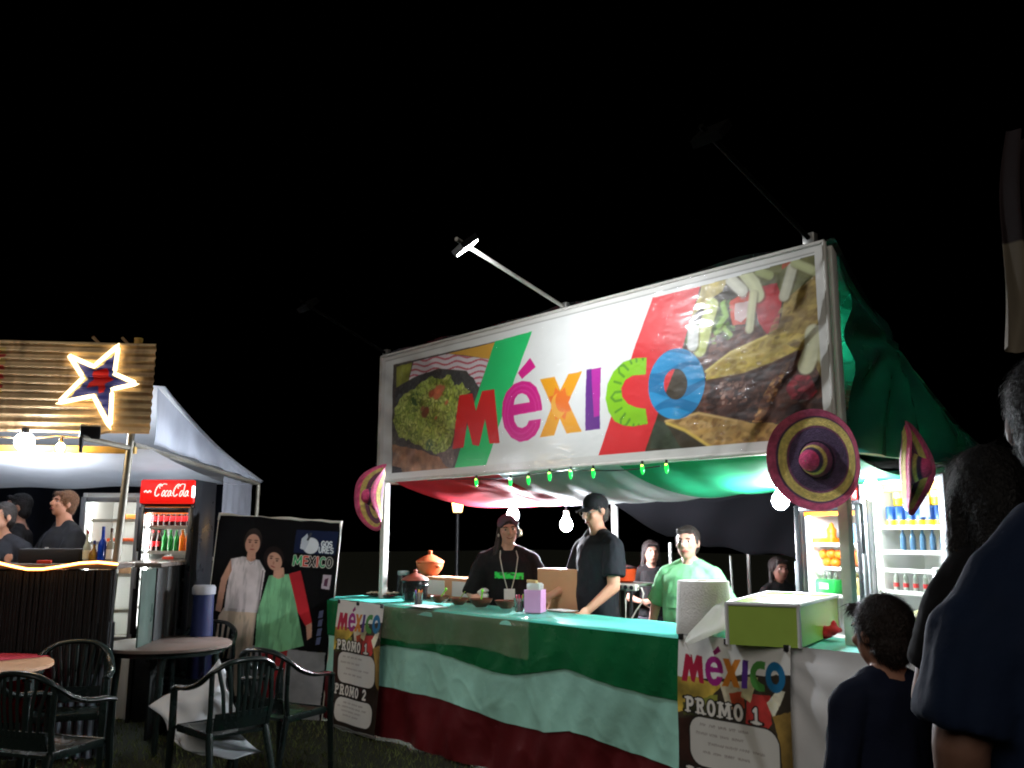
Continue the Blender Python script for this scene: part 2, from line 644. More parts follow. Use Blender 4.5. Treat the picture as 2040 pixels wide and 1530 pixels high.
# ================================================================== ground
m_grass = mat('grass_ground', (33, 37, 21), 0.95, vary=0.45, scale=3.0, bump=0.6, bscale=60)
gx = np.linspace(-60, 60, 41)
GX, GY = np.meshgrid(gx, gx)
g = B().sheet(np.stack([GX, GY, np.zeros_like(GX)], -1)).build('ground', m_grass, fix=False)
struct(g)
rs = np.random.RandomState(11)
nb = 42000
aa = rs.uniform(-1, 1, nb) * 0.62
dd = 3.4 + rs.rand(nb) ** 1.3 * 6.0
root = CAM[:2] + dd[:, None] * FH[:2] + (aa * dd)[:, None] * RH[:2]
keep = ~((root[:, 1] > -0.33) & (root[:, 0] > -0.4))
root = root[keep]
nb = len(root)
h = rs.uniform(0.018, 0.05, nb)
th = rs.rand(nb) * 2 * PI
w = rs.uniform(0.002, 0.0045, nb)
lean = rs.normal(0, 0.015, (nb, 2))
v = np.zeros((nb, 3, 3))
v[:, 0, :2] = root + np.stack([np.cos(th), np.sin(th)], 1) * w[:, None]
v[:, 1, :2] = root - np.stack([np.cos(th), np.sin(th)], 1) * w[:, None]
v[:, 2, :2] = root + lean
v[:, 2, 2] = h
bl = B().add(v.reshape(-1, 3), [(3 * i, 3 * i + 1, 3 * i + 2) for i in range(nb)])
m_blade = mat('grass_blades', (100, 110, 58), 0.8, vary=0.5, scale=9.0)
gb = bl.build('grass', m_blade, smooth=False, fix=False)
struct(gb, 'stuff')
gb['label'] = 'short dark trodden grass between the tables and the food stall'
gb['category'] = 'grass'

# ================================================================== Mexican food stall: frame and tarps
SW, ZT, ZB = 4.2, 3.054, 1.978
m_white_steel = mat('painted_steel', (205, 203, 196), 0.45, vary=0.1, scale=12, bump=0.05)
m_galv = mat('galvanised', (150, 150, 146), 0.4, 0.7, vary=0.15, scale=15)
m_green_tarp = mat('green_tarp', (32, 82, 74), 0.24, vary=0.25, scale=3, bump=0.3, bscale=6, transl=0.42)
m_black_tarp = mat('black_tarp', (22, 22, 24), 0.28, vary=0.2, scale=4, bump=0.5, bscale=9)
stall = thing('market_stall', 'white post food stall with green side tarp and red white green ceiling', 'market stall', (0, 0, 0))
YB = 2.1
for i, (x, y, z1) in enumerate(((0.0, 0.03, ZT), (SW, 0.03, ZT), (0.0, 3.0, ZB), (SW + .02, YB, ZB))):
    B().box((x, y, z1 / 2), (0.055, 0.055, z1), bev=0.006).build('post', m_white_steel, stall)
for p0, p1 in (((0.03, 0.03, ZB), (SW - .03, 0.03, ZB)), ((0.03, 0.03, ZT - .03), (SW - .03, 0.03, ZT - .03)),
               ((0, 0.06, ZB - .01), (0, 2.97, ZB - .01)), ((SW, 0.06, ZB - .01), (SW + .02, YB - .03, ZB - .01)),
               ((0, 3.0, ZB + .01), (SW + .02, YB, ZB + .01))):
    B().cyl(p0, p1, 0.018, n=10).build('beam', m_white_steel, stall)
# side gable of crumpled green tarp, upper edge sagging
def gable(X, yb, sgn):
    nx, ny = 46, 40
    P = np.zeros((ny, nx, 3))
    for j in range(ny):
        for i in range(nx):
            s, t = i / (nx - 1), j / (ny - 1)
            y = 0.06 + s * (yb - 0.02)
            top = ZT - 0.02 + (ZB - ZT) * (s ** 0.86)
            top -= 0.13 * math.sin(PI * min(1, s * 1.02)) ** 1.2
            top = max(top, ZB + 0.012)
            z = ZB - 0.03 + t * (top - ZB + 0.03)
            # creases radiating from a tie point
            ty, tz = 0.55, ZB + 0.62
            an = math.atan2(z - tz, y - ty)
            rr = math.hypot(z - tz, y - ty)
            x = X + sgn * (0.034 * math.sin(an * 9.0 + 1.0) * math.exp(-((rr - 0.35) / 0.4) ** 2) + 0.006 * math.sin(y * 14 + z * 5) + 0.03 * math.sin(PI * s) * math.sin(PI * t))
            P[j, i] = (x, y, z)
    return P
B().sheet(gable(SW + .06, YB, 1)).build('side_tarp', m_green_tarp, stall, fix=False, angle=180)
B().sheet(gable(-.035, 3.0, -1)).build('side_tarp', m_black_tarp, stall, fix=False, angle=180)
# roof sheet, black plastic, rising in loose flaps above the sign
P = np.zeros((24, 60, 3))
for j in range(24):
    for i in range(60):
        s, t = i / 59, j / 23
        yb = 3.0 + (YB - 3.0) * s
        x = -0.06 + s * (SW + 0.12)
        y = -0.02 + t * (yb + 0.05)
        z = ZT + 0.02 + (ZB - ZT) * (t ** 0.86) - 0.12 * math.sin(PI * t)
        z += 0.035 * (abs(math.sin(x * 2.1 + .4)) * math.exp(-t * 6)) + 0.01 * math.sin(x * 9 + t * 14)
        P[j, i] = (x, y, z)
B().sheet(P).build('roof_tarp', m_black_tarp, stall, fix=False, angle=180)
# sagging ceiling cloth in the three colours of the flag
def ceiling(x0, x1, name, m):
    nx, ny = 34, 30
    P = np.zeros((ny, nx, 3))
    for j in range(ny):
        for i in range(nx):
            s, t = i / (nx - 1), j / (ny - 1)
            x = x0 + (x1 - x0) * s
            yb = 2.85 + (YB - 2.95) * max(0, min(1, x / SW))
            y = 0.05 + t * (yb - 0.05)
            sag = 0.215 * math.sin(PI * min(1.0, t ** 0.8)) * (1.0 - 0.42 * max(0, (x - 2.2) / 2.0))
            # knot that lifts the cloth a little, with creases fanning from it
            kx, ky = 1.02, 0.5
            an = math.atan2(y - ky, x - kx)
            rr = math.hypot(x - kx, y - ky)
            z = ZB + 0.012 - sag + 0.035 * math.exp(-(rr / 0.3) ** 2)
            z += 0.007 * math.sin(an * 7) * math.exp(-((rr - .3) / .4) ** 2) + 0.006 * math.sin(x * 17 + y * 4)
            P[j, i] = (x, y, z)
    return B().sheet(P).build(name, m, stall, fix=False, angle=180)
ceiling(0.03, 1.42, 'ceiling_cloth', mat('cloth_red', (205, 30, 52), 0.7, vary=0.1, bump=0.1, bscale=8, transl=0.4))
ceiling(1.42, 2.62, 'ceiling_cloth', mat('cloth_white', (214, 216, 214), 0.7, vary=0.06, bump=0.1, bscale=8, transl=0.4))
ceiling(2.62, 4.18, 'ceiling_cloth', mat('cloth_green', (26, 176, 120), 0.7, vary=0.1, bump=0.1, bscale=8, transl=0.4))

# ================================================================== the big printed sign
sign = thing('sign_board', 'large printed banner sign with the stall name in coloured letters above the counter', 'sign', (SW / 2, -0.045, ZB))
YS = -0.045
def S(pts, ox, oy, sc):
    """points seen on the sign (zoomed photo coordinates) to metres on the sign"""
    out = []
    for x, y in pts:
        p = at_y(ox + x / sc, oy + y / sc, YS)
        out.append((p[0], p[2] - ZB))
    return out
cv = Canvas(SW, ZT - ZB, 940, 242, (232, 234, 230))
Z4 = lambda pts: S(pts, 740, 470, 2.125)
Z7 = lambda pts: S(pts, 780, 640, 4.25)
Z8 = lambda pts: S(pts, 1180, 480, 3.477)
def tint(c, n, lo=0.6, hi=1.4):
    return np.asarray(c, float) * (lo + (hi - lo) * n)[..., None]
# --- left picture: salad in a stone bowl on a striped cloth
n1, n2, n3 = cv.noise(14, 1), cv.noise(38, 2), cv.noise(7, 3)
leftpic = cv.polymask(Z4([(92, 545), (525, 447), (345, 1012), (85, 1035)]))
cv.blend(leftpic, tint((66, 60, 56), n2))
m = cv.polymask(Z7([(150, 500), (185, 345), (480, 275), (835, 322), (750, 560), (640, 420), (400, 400)]))
st = 0.5 + 0.5 * np.sin((cv.V + 0.10 * cv.U + 0.012 * np.sin(cv.U * 22)) * 135)
cv.blend(m, np.where((st > 0.72)[..., None], np.array([196, 92, 104.]), np.array([226, 214, 220.])))
cv.poly(Z7([(480, 275), (885, 178), (832, 322), (620, 288)]), (214, 152, 52))
m = cv.polymask(Z7([(40, 385), (175, 355), (150, 500), (40, 560)]), 0.03, 4)
cv.blend(m, tint((128, 132, 48), n1))
m = cv.polymask(Z7([(30, 600), (180, 480), (330, 430), (560, 418), (700, 480), (748, 560), (690, 700), (560, 640), (300, 500), (120, 640), (40, 760)]), 0.02, 2)
cv.blend(m, tint((58, 58, 58), n2))
m = cv.polymask(Z7([(90, 640), (200, 560), (330, 470), (430, 500), (500, 440), (540, 540), (600, 530), (685, 600), (570, 650), (545, 900), (510, 1050), (390, 1130), (280, 1070), (60, 970), (15, 850), (30, 740)]), 0.05, 8, 20)
m_salad = m
cv.blend(m, tint((150, 168, 62), np.clip(n2 * 1.5 - .25, 0, 1), 0.45, 1.4))
vein = np.clip(1 - np.abs(cv.noise(16, 6) - 0.5) * 14, 0, 1)
cv.blend(m * vein * 0.5, (205, 212, 130))
cv.blend(m * (cv.noise(11, 12) > 0.66) * 0.6, (86, 112, 48))
for (x, y, r, c) in ((400, 600, 60, (186, 82, 52)), (345, 610, 30, (150, 56, 36)), (290, 770, 45, (110, 58, 40)), (210, 660, 60, (60, 88, 46)), (330, 1050, 45, (70, 102, 50))):
    q = Z7([(x, y)])[0]
    cv.blend(cv.ell(q[0], q[1], r / 4.25 * .0052, r / 4.25 * .0044, soft=0.02) * leftpic, c)
m = cv.polymask(Z7([(8, 1040), (150, 1070), (290, 1110), (420, 1150), (500, 1265), (110, 1345), (5, 1350)]), 0.03, 3)
cv.blend(m, tint((150, 104, 70), n1, 0.5, 1.4))
m = cv.polymask(Z7([(380, 1120), (520, 1080), (545, 1180), (500, 1265), (440, 1200)]), 0.03, 7)
cv.blend(m, tint((104, 92, 86), n2))
cv.poly(Z7([(5, 1225), (80, 1240), (110, 1345), (5, 1350)]), (26, 22, 20))
ra = random.Random(5)
lmask = m_salad
ys_, xs_ = np.nonzero(lmask > .6)
for i in range(420):
    k = ra.randrange(len(ys_))
    x, y = cv.U[ys_[k], xs_[k]], cv.V[ys_[k], xs_[k]]
    t_ = ra.random()
    base_ = np.array((206, 216, 110)) * t_ + np.array((124, 150, 52)) * (1 - t_)
    r_ = ra.uniform(.010, .030)
    rt = ra.uniform(0, PI)
    cv.dab(x - .005, y - .007, r_ * 1.1, r_ * .6, rt, (72, 92, 34), .5, lmask, .006)
    cv.dab(x, y, r_, r_ * .5, rt, base_, .95, lmask, .005)
    cv.dab(x, y, r_ * .8, r_ * .1, rt, base_ * 1.18, .7, lmask, .004)
for (x, y, r, c) in ((400, 600, 60, (196, 92, 60)), (345, 615, 32, (160, 62, 40)), (440, 570, 26, (206, 112, 80)), (290, 770, 45, (120, 62, 42)), (265, 740, 22, (150, 84, 60)), (470, 690, 20, (196, 96, 60)), (380, 820, 14, (190, 80, 50))):
    q = Z7([(x, y)])[0]
    cv.dab(q[0], q[1], r / 4.25 * .0052, r / 4.25 * .0036, .5, c, .95, leftpic, .012)
    cv.dab(q[0] + .006, q[1] + .006, r / 4.25 * .002, r / 4.25 * .0012, .5, np.asarray(c) * 1.2, .6, leftpic, .01)
# --- right picture: tacos
rp = Z4([(1392, 214), (1905, 72), (1985, 850), (1152, 928)])
right = cv.polymask(rp)
cv.blend(right, tint((50, 42, 28), n1))
def food(pts, c, warp=0.03, seed=1, lo=0.6, hi=1.4, nz=None):
    mm = cv.polymask(Z8(pts), warp, seed) * right
    cv.blend(mm, tint(c, n1 if nz is None else nz, lo, hi))
    return mm
food([(750, 300), (960, 240), (900, 350), (800, 430), (660, 560), (745, 390)], (196, 176, 96), 0.02, 2)
food([(940, 250), (1640, 30), (1640, 160), (1480, 300), (1330, 430), (1180, 300), (1060, 260)], (92, 92, 48), 0.05, 3)
food([(1300, 90), (1460, 50), (1400, 150), (1320, 190)], (150, 66, 40), 0.03, 5)
food([(1330, 420), (1480, 300), (1650, 120), (1712, 1150), (1640, 1090), (1560, 880), (1430, 760), (1210, 650), (1290, 590)], (150, 122, 58), 0.03, 4, 0.55, 1.35)
food([(640, 730), (760, 640), (900, 610), (1120, 580), (1230, 640), (960, 790), (790, 880), (700, 790)], (84, 48, 36), 0.04, 6, 0.3, 1.7, n2)
food([(788, 905), (960, 770), (1210, 655), (1340, 620), (1500, 660), (1425, 765), (1250, 850), (1050, 925), (795, 975)], (198, 168, 66), 0.02, 7, 0.75, 1.2)
food([(770, 985), (1060, 925), (1250, 850), (1490, 735), (1600, 1000), (1690, 1150), (1300, 1260), (1000, 1240), (735, 1185), (755, 1060)], (66, 38, 28), 0.03, 8, 0.2, 1.9, n2)
food([(1170, 1080), (1270, 960), (1320, 860), (1370, 830), (1270, 1080), (1170, 1250), (1110, 1240)], (168, 110, 56), 0.04, 9)
food([(1330, 1020), (1400, 930), (1500, 930), (1560, 1040), (1500, 1100), (1380, 1100)], (138, 26, 36), 0.03, 10)
food([(505, 1245), (740, 1190), (1000, 1245), (1290, 1265), (1270, 1380), (820, 1430), (700, 1340), (600, 1290)], (172, 128, 66), 0.03, 11, 0.7, 1.25)
food([(400, 1440), (440, 1230), (510, 1260), (620, 1440)], (44, 52, 38), 0.02, 13)
food([(1165, 310), (1280, 295), (1320, 400), (1295, 590), (1215, 650), (1150, 560), (1120, 440)], (182, 44, 48), 0.02, 12, 0.75, 1.25)
food([(940, 430), (1010, 380), (1090, 350), (1110, 440), (1060, 580), (975, 590)], (196, 70, 52), 0.02, 14)
food([(990, 440), (1080, 420), (1085, 520), (1030, 565), (985, 550)], (224, 190, 186), 0.02, 15, 0.85, 1.1)
food([(680, 640), (760, 560), (830, 420), (950, 400), (940, 520), (1000, 640), (930, 690), (840, 640), (800, 740), (700, 760), (640, 700)], (76, 104, 46), 0.05, 16, 0.35, 1.5, n2)
def scatter(pts, n, cols, r0, r1, el, seed, a=.85, warp=.02):
    mm = cv.polymask(Z8(pts), warp, seed) * right
    yy, xx = np.nonzero(mm > .6)
    rr = random.Random(seed)
    for i in range(n):
        k = rr.randrange(len(yy))
        c_ = np.asarray(cols[rr.randrange(len(cols))], float) * rr.uniform(.75, 1.2)
        r_ = rr.uniform(r0, r1)
        cv.dab(cv.U[yy[k], xx[k]], cv.V[yy[k], xx[k]], r_, r_ * el, rr.uniform(-.4, .9), c_, a, mm, .006)
MEAT1 = [(640, 730), (760, 650), (900, 640), (1120, 600), (1200, 640), (960, 780), (790, 870), (700, 790)]
MEAT2 = [(770, 985), (1060, 925), (1250, 850), (1490, 735), (1600, 1000), (1660, 1130), (1300, 1250), (1000, 1230), (735, 1180), (755, 1060)]
scatter(MEAT1, 70, [(44, 22, 18), (96, 56, 40), (120, 76, 56), (50, 28, 22)], .014, .04, .55, 3, .5)
scatter(MEAT2, 170, [(26, 14, 10), (44, 22, 16), (70, 38, 28), (20, 10, 8), (86, 48, 36)], .02, .06, .5, 4, .45)
scatter([(870, 980), (1060, 960), (1080, 1120), (900, 1140)], 70, [(150, 110, 92), (110, 70, 56), (40, 22, 18)], .006, .016, .7, 5)
scatter([(1170, 1080), (1320, 860), (1370, 830), (1270, 1080), (1170, 1250), (1110, 1240)], 50, [(190, 132, 70), (120, 70, 36), (90, 46, 28)], .008, .022, .6, 6)
scatter([(788, 905), (960, 770), (1210, 655), (1425, 765), (1250, 850), (1050, 925), (795, 975)], 90, [(214, 186, 84), (176, 140, 52), (150, 112, 44)], .008, .03, .5, 7, .45)
scatter([(1330, 420), (1480, 300), (1650, 120), (1712, 1150), (1560, 880), (1430, 760), (1210, 650)], 150, [(176, 150, 76), (120, 92, 42), (96, 70, 34)], .012, .045, .4, 8, .45)
scatter([(505, 1245), (740, 1190), (1000, 1245), (1290, 1265), (1270, 1380), (820, 1430), (600, 1290)], 90, [(196, 152, 84), (140, 98, 48), (104, 68, 34)], .01, .03, .5, 9, .5)
scatter([(1330, 1020), (1400, 930), (1500, 930), (1560, 1040), (1500, 1100), (1380, 1100)], 30, [(170, 40, 50), (110, 18, 26)], .012, .03, .6, 10, .6)
scatter([(680, 640), (830, 420), (950, 400), (1000, 640), (930, 690), (800, 740), (640, 700)], 60, [(120, 160, 60), (60, 84, 36), (150, 186, 90)], .008, .022, .5, 11, .8)
# glossy dark rims where the shells turn over
for pts, w, c in (([(788, 905), (960, 772), (1210, 658)], .014, (232, 208, 112)), ([(800, 972), (1050, 925), (1250, 850), (1425, 765)], .016, (60, 34, 18)), ([(510, 1250), (740, 1192), (1000, 1246)], .014, (206, 164, 96)), ([(520, 1262), (640, 1310), (820, 1428)], .02, (214, 176, 72))):
    cv.blend(cv.line(Z8(pts), w, .01) * right, c)
for pts, w, c in (([(960, 270), (1040, 345)], .10, (212, 212, 190)), ([(1030, 190), (1120, 300), (1150, 380)], .11, (204, 208, 160)), ([(1115, 370), (1105, 480), (1090, 610)], .075, (206, 206, 160)),
                  ([(1385, 190), (1330, 380)], .09, (196, 194, 166)), ([(1150, 210), (1230, 240)], .07, (150, 158, 96)), ([(1400, 150), (1540, 210)], .07, (170, 176, 120)),
                  ([(1530, 640), (1530, 740), (1480, 860)], .14, (206, 204, 158)), ([(1630, 640), (1600, 800)], .10, (178, 174, 120)), ([(830, 450), (790, 600), (750, 750)], .13, (190, 202, 104)),
                  ([(705, 620), (700, 720)], .11, (218, 222, 214)), ([(860, 640), (910, 600), (960, 650)], .04, (150, 190, 84)), ([(905, 440), (930, 520), (880, 590)], .05, (140, 186, 80)),
                  ([(1600, 90), (1640, 560)], .05, (158, 140, 76)), ([(1640, 900), (1690, 1100)], .1, (166, 148, 84))):
    q = Z8(pts)
    cv.blend(cv.line([(a_[0] + .008, a_[1] - .008) for a_ in q], w * .75, 0.014) * right * .55, (60, 50, 30))
    cv.blend(cv.line(q, w * .72, 0.012) * right, c)
    cv.blend(cv.line([(a_[0] - .006, a_[1] + .004) for a_ in q], w * .25, 0.02) * right * .6, np.minimum(np.asarray(c) * 1.15, 250))
pic = np.clip(leftpic + right, 0, 1)[..., None]
cv.C = cv.C * (1 - pic) + pic * 255 * np.clip(cv.C / 255, 0, 1) ** .80
# --- bands of the flag
cv.poly(Z4([(525, 446), (682, 404), (485, 977), (343, 1012)]), (46, 206, 116))
cv.poly(Z4([(1192, 262), (1394, 214), (1325, 462), (1152, 928), (955, 950)]), (226, 52, 56))
# --- letters
LET = {
    'M': (Z7([(580, 628), (692, 612), (724, 762), (776, 592), (880, 577), (922, 1030), (836, 1037), (800, 828), (746, 1056), (690, 1046), (647, 852), (612, 1070), (520, 1082)]), []),
    'e': (Z7([(1284, 755), (1045, 798), (1052, 850), (1078, 895), (1115, 906), (1152, 886), (1172, 843), (1276, 829), (1262, 900), (1225, 965), (1160, 1010), (1090, 1022), (1020, 985), (965, 900), (943, 790), (950, 690), (985, 600), (1045, 535), (1115, 507), (1185, 515), (1240, 560), (1272, 640), (1286, 720)]),
          [Z7([(1044, 708), (1055, 660), (1085, 622), (1120, 611), (1155, 628), (1175, 660), (1181, 687)])]),
    'a': (Z7([(1180, 311), (1229, 388), (1116, 491), (1080, 440)]), []),
    'X': (Z7([(1270, 495), (1391, 472), (1441, 586), (1506, 450), (1623, 425), (1511, 690), (1619, 935), (1491, 951), (1436, 825), (1386, 966), (1261, 985), (1371, 720)]), []),
    'I': (Z7([(1661, 412), (1783, 393), (1771, 912), (1649, 928)]), []),
    'C': (Z4([(1168, 515), (1120, 518), (1070, 535), (1030, 575), (1004, 630), (997, 690), (1008, 745), (1033, 785), (1070, 803), (1110, 807), (1173, 796), (1166, 733), (1125, 727), (1090, 712), (1066, 682), (1062, 645), (1080, 610), (1110, 592), (1165, 587)]), []),
    'O': (Z4([(1295 + 119 * math.cos(a) + 8 * math.sin(a), 627 - 150 * math.sin(a)) for a in np.linspace(0, 2 * PI, 40)[:-1]]),
          [Z4([(1291 + 50 * math.cos(a), 628 - 66 * math.sin(a)) for a in np.linspace(0, 2 * PI, 28)[:-1]])]),
}
LCOL = {'M': (224, 44, 44), 'e': (222, 36, 142), 'a': (222, 36, 142), 'X': (240, 164, 26), 'I': (104, 42, 138), 'C': (140, 206, 34), 'O': (40, 152, 210)}
for k_ in 'MeaXICO':
    pts, holes = LET[k_]
    cv.poly(pts, LCOL[k_], holes)
lm = {k_: cv.polymask(LET[k_][0]) for k_ in LET}
for h_ in LET['O'][1]:
    lm['O'] = lm['O'] * (1 - cv.polymask(h_))
for q in LET['e'][1]:
    lm['e'] = lm['e'] * (1 - cv.polymask(q))
c = Z7([(1440, 700)])[0]
sun = Z7([(1440 + (105 if i % 2 else 78) * math.cos(i * PI / 8), 700 + (150 if i % 2 else 100) * math.sin(i * PI / 8)) for i in range(16)])
cv.blend(cv.polymask(sun) * lm['X'], (240, 118, 32))
cv.blend((cv.ell(c[0] - .015, c[1] - .01, .075, .085) * (1 - cv.ell(c[0] + .03, c[1] + .02, .075, .08))), (246, 176, 60))
cv.blend(cv.polymask(Z7([(1702, 405), (1783, 393), (1771, 800), (1724, 815)])) * lm['I'], (186, 46, 160))
ce = Z7([(1110, 770)])[0]
for rr_ in (0.155, 0.19):
    cv.blend((cv.ell(ce[0], ce[1], rr_, rr_ * 1.05) - cv.ell(ce[0], ce[1], rr_ - .012, (rr_ - .012) * 1.05)).clip(0, 1) * lm['e'] * 0.5, (236, 90, 170))
oc = Z4([(1295, 627)])[0]
for i, vv in enumerate((-.24, -.14, -.03, .08, .19)):
    wv = np.abs(cv.V - oc[1] - vv - 0.03 * np.sin((cv.U - oc[0]) * 13 + i * 2.2))
    cv.blend(np.clip(0.5 + (0.022 + 0.012 * np.sin((cv.U - oc[0]) * 9 + i) - wv) / cv.du, 0, 1) * lm['O'], (28, 122, 176))
cc = Z4([(1150, 662)])[0]
for i in range(9):
    an = R(95 + i * 21.5)
    d_ = np.array([math.cos(an) * 1.04, math.sin(an)])
    q = np.array(cc) + d_ * np.array((.205, .245))
    t_ = np.array([-d_[1], d_[0]])
    if i % 2:
        mm = cv.line([q - d_ * .028, q + d_ * .028], 0.016)
    else:
        mm = cv.line([q - t_ * .026 - d_ * .04, q - t_ * .028 + d_ * .01, q + d_ * .04, q + t_ * .028 + d_ * .01, q + t_ * .026 - d_ * .04], 0.017)
    cv.blend(mm * lm['C'], (96, 160, 40))
# printed margin
mg = 0.03
edge = (cv.U < 0.055) | (cv.U > SW - 0.045) | (cv.V < 0.05) | (cv.V > ZT - ZB - 0.035)
cv.blend(edge * 1.0, (222, 222, 216))
cv.blend(cv.line([(0.05, ZT - ZB - .035), (SW - .05, ZT - ZB - .035)], 0.007) * .6, (120, 118, 112))
m_print = mat('vinyl_print', attr=True, rough=0.42, vary=0.03, scale=4, coat=0.35, bump=0.09, bscale=5)
X_ = cv.U
Zg = cv.V + ZB
bul = 0.014 * np.sin(PI * cv.U / SW) * np.sin(PI * cv.V / (ZT - ZB))
wr = (cv.noise(3.0, 21, 1, 2.2) - .5) * 0.012
print_sheet(cv, 'printed_panel', np.stack([X_, YS + 0 * X_ - bul + wr, Zg], -1), m_print, sign)
for p0, p1 in (((-.012, YS, ZB - .01), (SW + .012, YS, ZB - .01)), ((-.012, YS, ZT + .012), (SW + .012, YS, ZT + .012))):
    B().cyl(p0, p1, 0.012, n=10).build('frame_tube', m_white_steel, sign)
for x in (-.012, SW + .012):
    B().cyl((x, YS, ZB - .01), (x, YS, ZT + .01), 0.012, n=10).build('frame_tube', m_white_steel, sign)
# clear plastic film stretched over the sign, loose and wrinkled at both ends
m_film = bpy.data.materials.new('clear_film')
m_film.use_nodes = True
nt = m_film.node_tree
for n_ in list(nt.nodes):
    nt.nodes.remove(n_)
out = nt.nodes.new('ShaderNodeOutputMaterial')
tr = nt.nodes.new('ShaderNodeBsdfTransparent')
gl = nt.nodes.new('ShaderNodeBsdfGlossy')
gl.inputs['Roughness'].default_value = 0.08
fr = nt.nodes.new('ShaderNodeFresnel')
fr.inputs['IOR'].default_value = 1.17
nz = nt.nodes.new('ShaderNodeTexNoise')
nz.inputs['Scale'].default_value = 7.0
nz.inputs['Detail'].default_value = 4.0
nz.inputs['Distortion'].default_value = 1.2
mpn = nt.nodes.new('ShaderNodeMapping')
mpn.inputs['Rotation'].default_value = (0, R(38), 0)
mpn.inputs['Scale'].default_value = (0.7, 1, 2.6)
tcn = nt.nodes.new('ShaderNodeTexCoord')
bpn = nt.nodes.new('ShaderNodeBump')
bpn.inputs['Strength'].default_value = 0.5
bpn.inputs['Distance'].default_value = 0.03
mxs = nt.nodes.new('ShaderNodeMixShader')
nt.links.new(tcn.outputs['Object'], mpn.inputs['Vector'])
nt.links.new(mpn.outputs['Vector'], nz.inputs['Vector'])
nt.links.new(nz.outputs['Fac'], bpn.inputs['Height'])
nt.links.new(bpn.outputs['Normal'], gl.inputs['Normal'])
nt.links.new(fr.outputs['Fac'], mxs.inputs['Fac'])
nt.links.new(tr.outputs[0], mxs.inputs[1])
nt.links.new(gl.outputs[0], mxs.inputs[2])
nt.links.new(mxs.outputs[0], out.inputs['Surface'])
P = np.zeros((30, 110, 3))
for j in range(30):
    for i in range(110):
        s, t = i / 109, j / 29
        e = max(0, 1 - s / 0.3) + max(0, (s - 0.62) / 0.38)
        x, z = s * SW, ZB + t * (ZT - ZB)
        P[j, i] = (x, YS - 0.03 - bul.max() - 0.012 * e * math.sin(x * 11 + z * 19) - 0.006 * e * math.sin(x * 31 - z * 23), z)
B().sheet(P).build('film', m_film, sign, fix=False, angle=180)

# ================================================================== flood lights on arms above the sign
m_lamp_black = mat('lamp_housing', (28, 28, 30), 0.4, vary=0.1)
m_flood = mat('flood_led', (255, 255, 255), 0.4, vary=0, emit=(246, 250, 255), estr=480.0)
m_lens_dark = mat('lamp_glass_off', (60, 62, 66), 0.1, vary=0)
m_dark_arm = mat('dark_arm', (10, 10, 9), .9, vary=.15, spec=.1)
def arm_lamp(base, tip, label, lit):
    base, tip = np.asarray(base, float), np.asarray(tip, float)
    t = thing('floodlight', label, 'floodlight', base, 0.0, 'floodlights on arms above the sign')
    B().cyl(base, tip, 0.013, n=10).build('arm', m_white_steel if lit else m_dark_arm, t)
    B().box(base + (0, 0, .0), (0.07, 0.05, 0.07), bev=.008).build('bracket', m_galv, t)
    # head faces back down at the sign
    aim = unit(np.array([0.22, 0.60, -0.77])) if lit else unit(np.array([0.0, 0.7, -0.7]))
    c = tip + np.array([0.02, 0.05, -0.03])
    a, s, u_ = frame(aim)
    def obox(cen, sa, ss, su):
        v = []
        for i in (-1, 1):
            for j in (-1, 1):
                for k in (-1, 1):
                    v.append(cen + a * i * sa / 2 + s * j * ss / 2 + u_ * k * su / 2)
        return B().add(np.array(v), [(0, 1, 3, 2), (4, 6, 7, 5), (0, 4, 5, 1), (2, 3, 7, 6), (0, 2, 6, 4), (1, 5, 7, 3)])
    obox(c, 0.04, 0.16, 0.12).build('lamp_head', m_lamp_black if lit else m_dark_arm, t)
    obox(c + a * 0.023, 0.006, 0.14, 0.10).build('lens', m_flood if lit else m_dark_arm, t)
    return t
arm_lamp((2.25, -.02, ZT + .03), (2.58, -1.25, 3.215), 'lit white floodlight on a thin arm above the middle of the big sign', True)
arm_lamp((0.03, -.02, ZT + .04), (0.36, -1.05, 3.32), 'unlit floodlight on a dark arm above the left end of the big sign', False)
arm_lamp((4.12, -.02, ZT + .05), (4.20, -1.1, 3.38), 'unlit floodlight on a dark arm above the right end of the big sign', False)

# ================================================================== green party lights under the sign
ls = thing('light_string', 'string of small green party lights under the lower edge of the big sign', 'string lights', (2.0, -0.07, ZB))
pp = [np.array((x, -0.075, ZB - 0.045 - 0.012 * math.sin(x * 5))) for x in np.linspace(0.75, 3.1, 40)]
B().tube(pp, 0.004, 6).build('cable', m_lamp_black, ls)
m_greenbulb = mat('green_bulb', (20, 170, 70), 0.15, vary=0, emit=(30, 230, 80), estr=1.1)
m_tip = mat('bulb_tip', (220, 235, 120), 0.2, vary=0, emit=(190, 255, 90), estr=5.0)
for (px, py) in ((949, 962), (1017, 962), (1053, 958), (1095, 950), (1137, 946), (1182, 944), (1280, 936), (1328, 934)):
    p = at_y(px, py, -0.075)
    b = B()
    b.lathe(p + (0, 0, 0.03), [(0, .004), (-.010, .012), (-.028, .015), (-.050, .010), (-.060, .003)], 10, close=True)
    o = b.build('bulb', m_greenbulb, ls)
    B().ball(p + (0, -.004, 0.024), 0.009, 8, 6).build('glow_tip', m_tip, o)
    B().cyl(p + (0, 0, 0.03), p + (0, 0, 0.055), .009, n=8).build('socket', m_lamp_black, o)

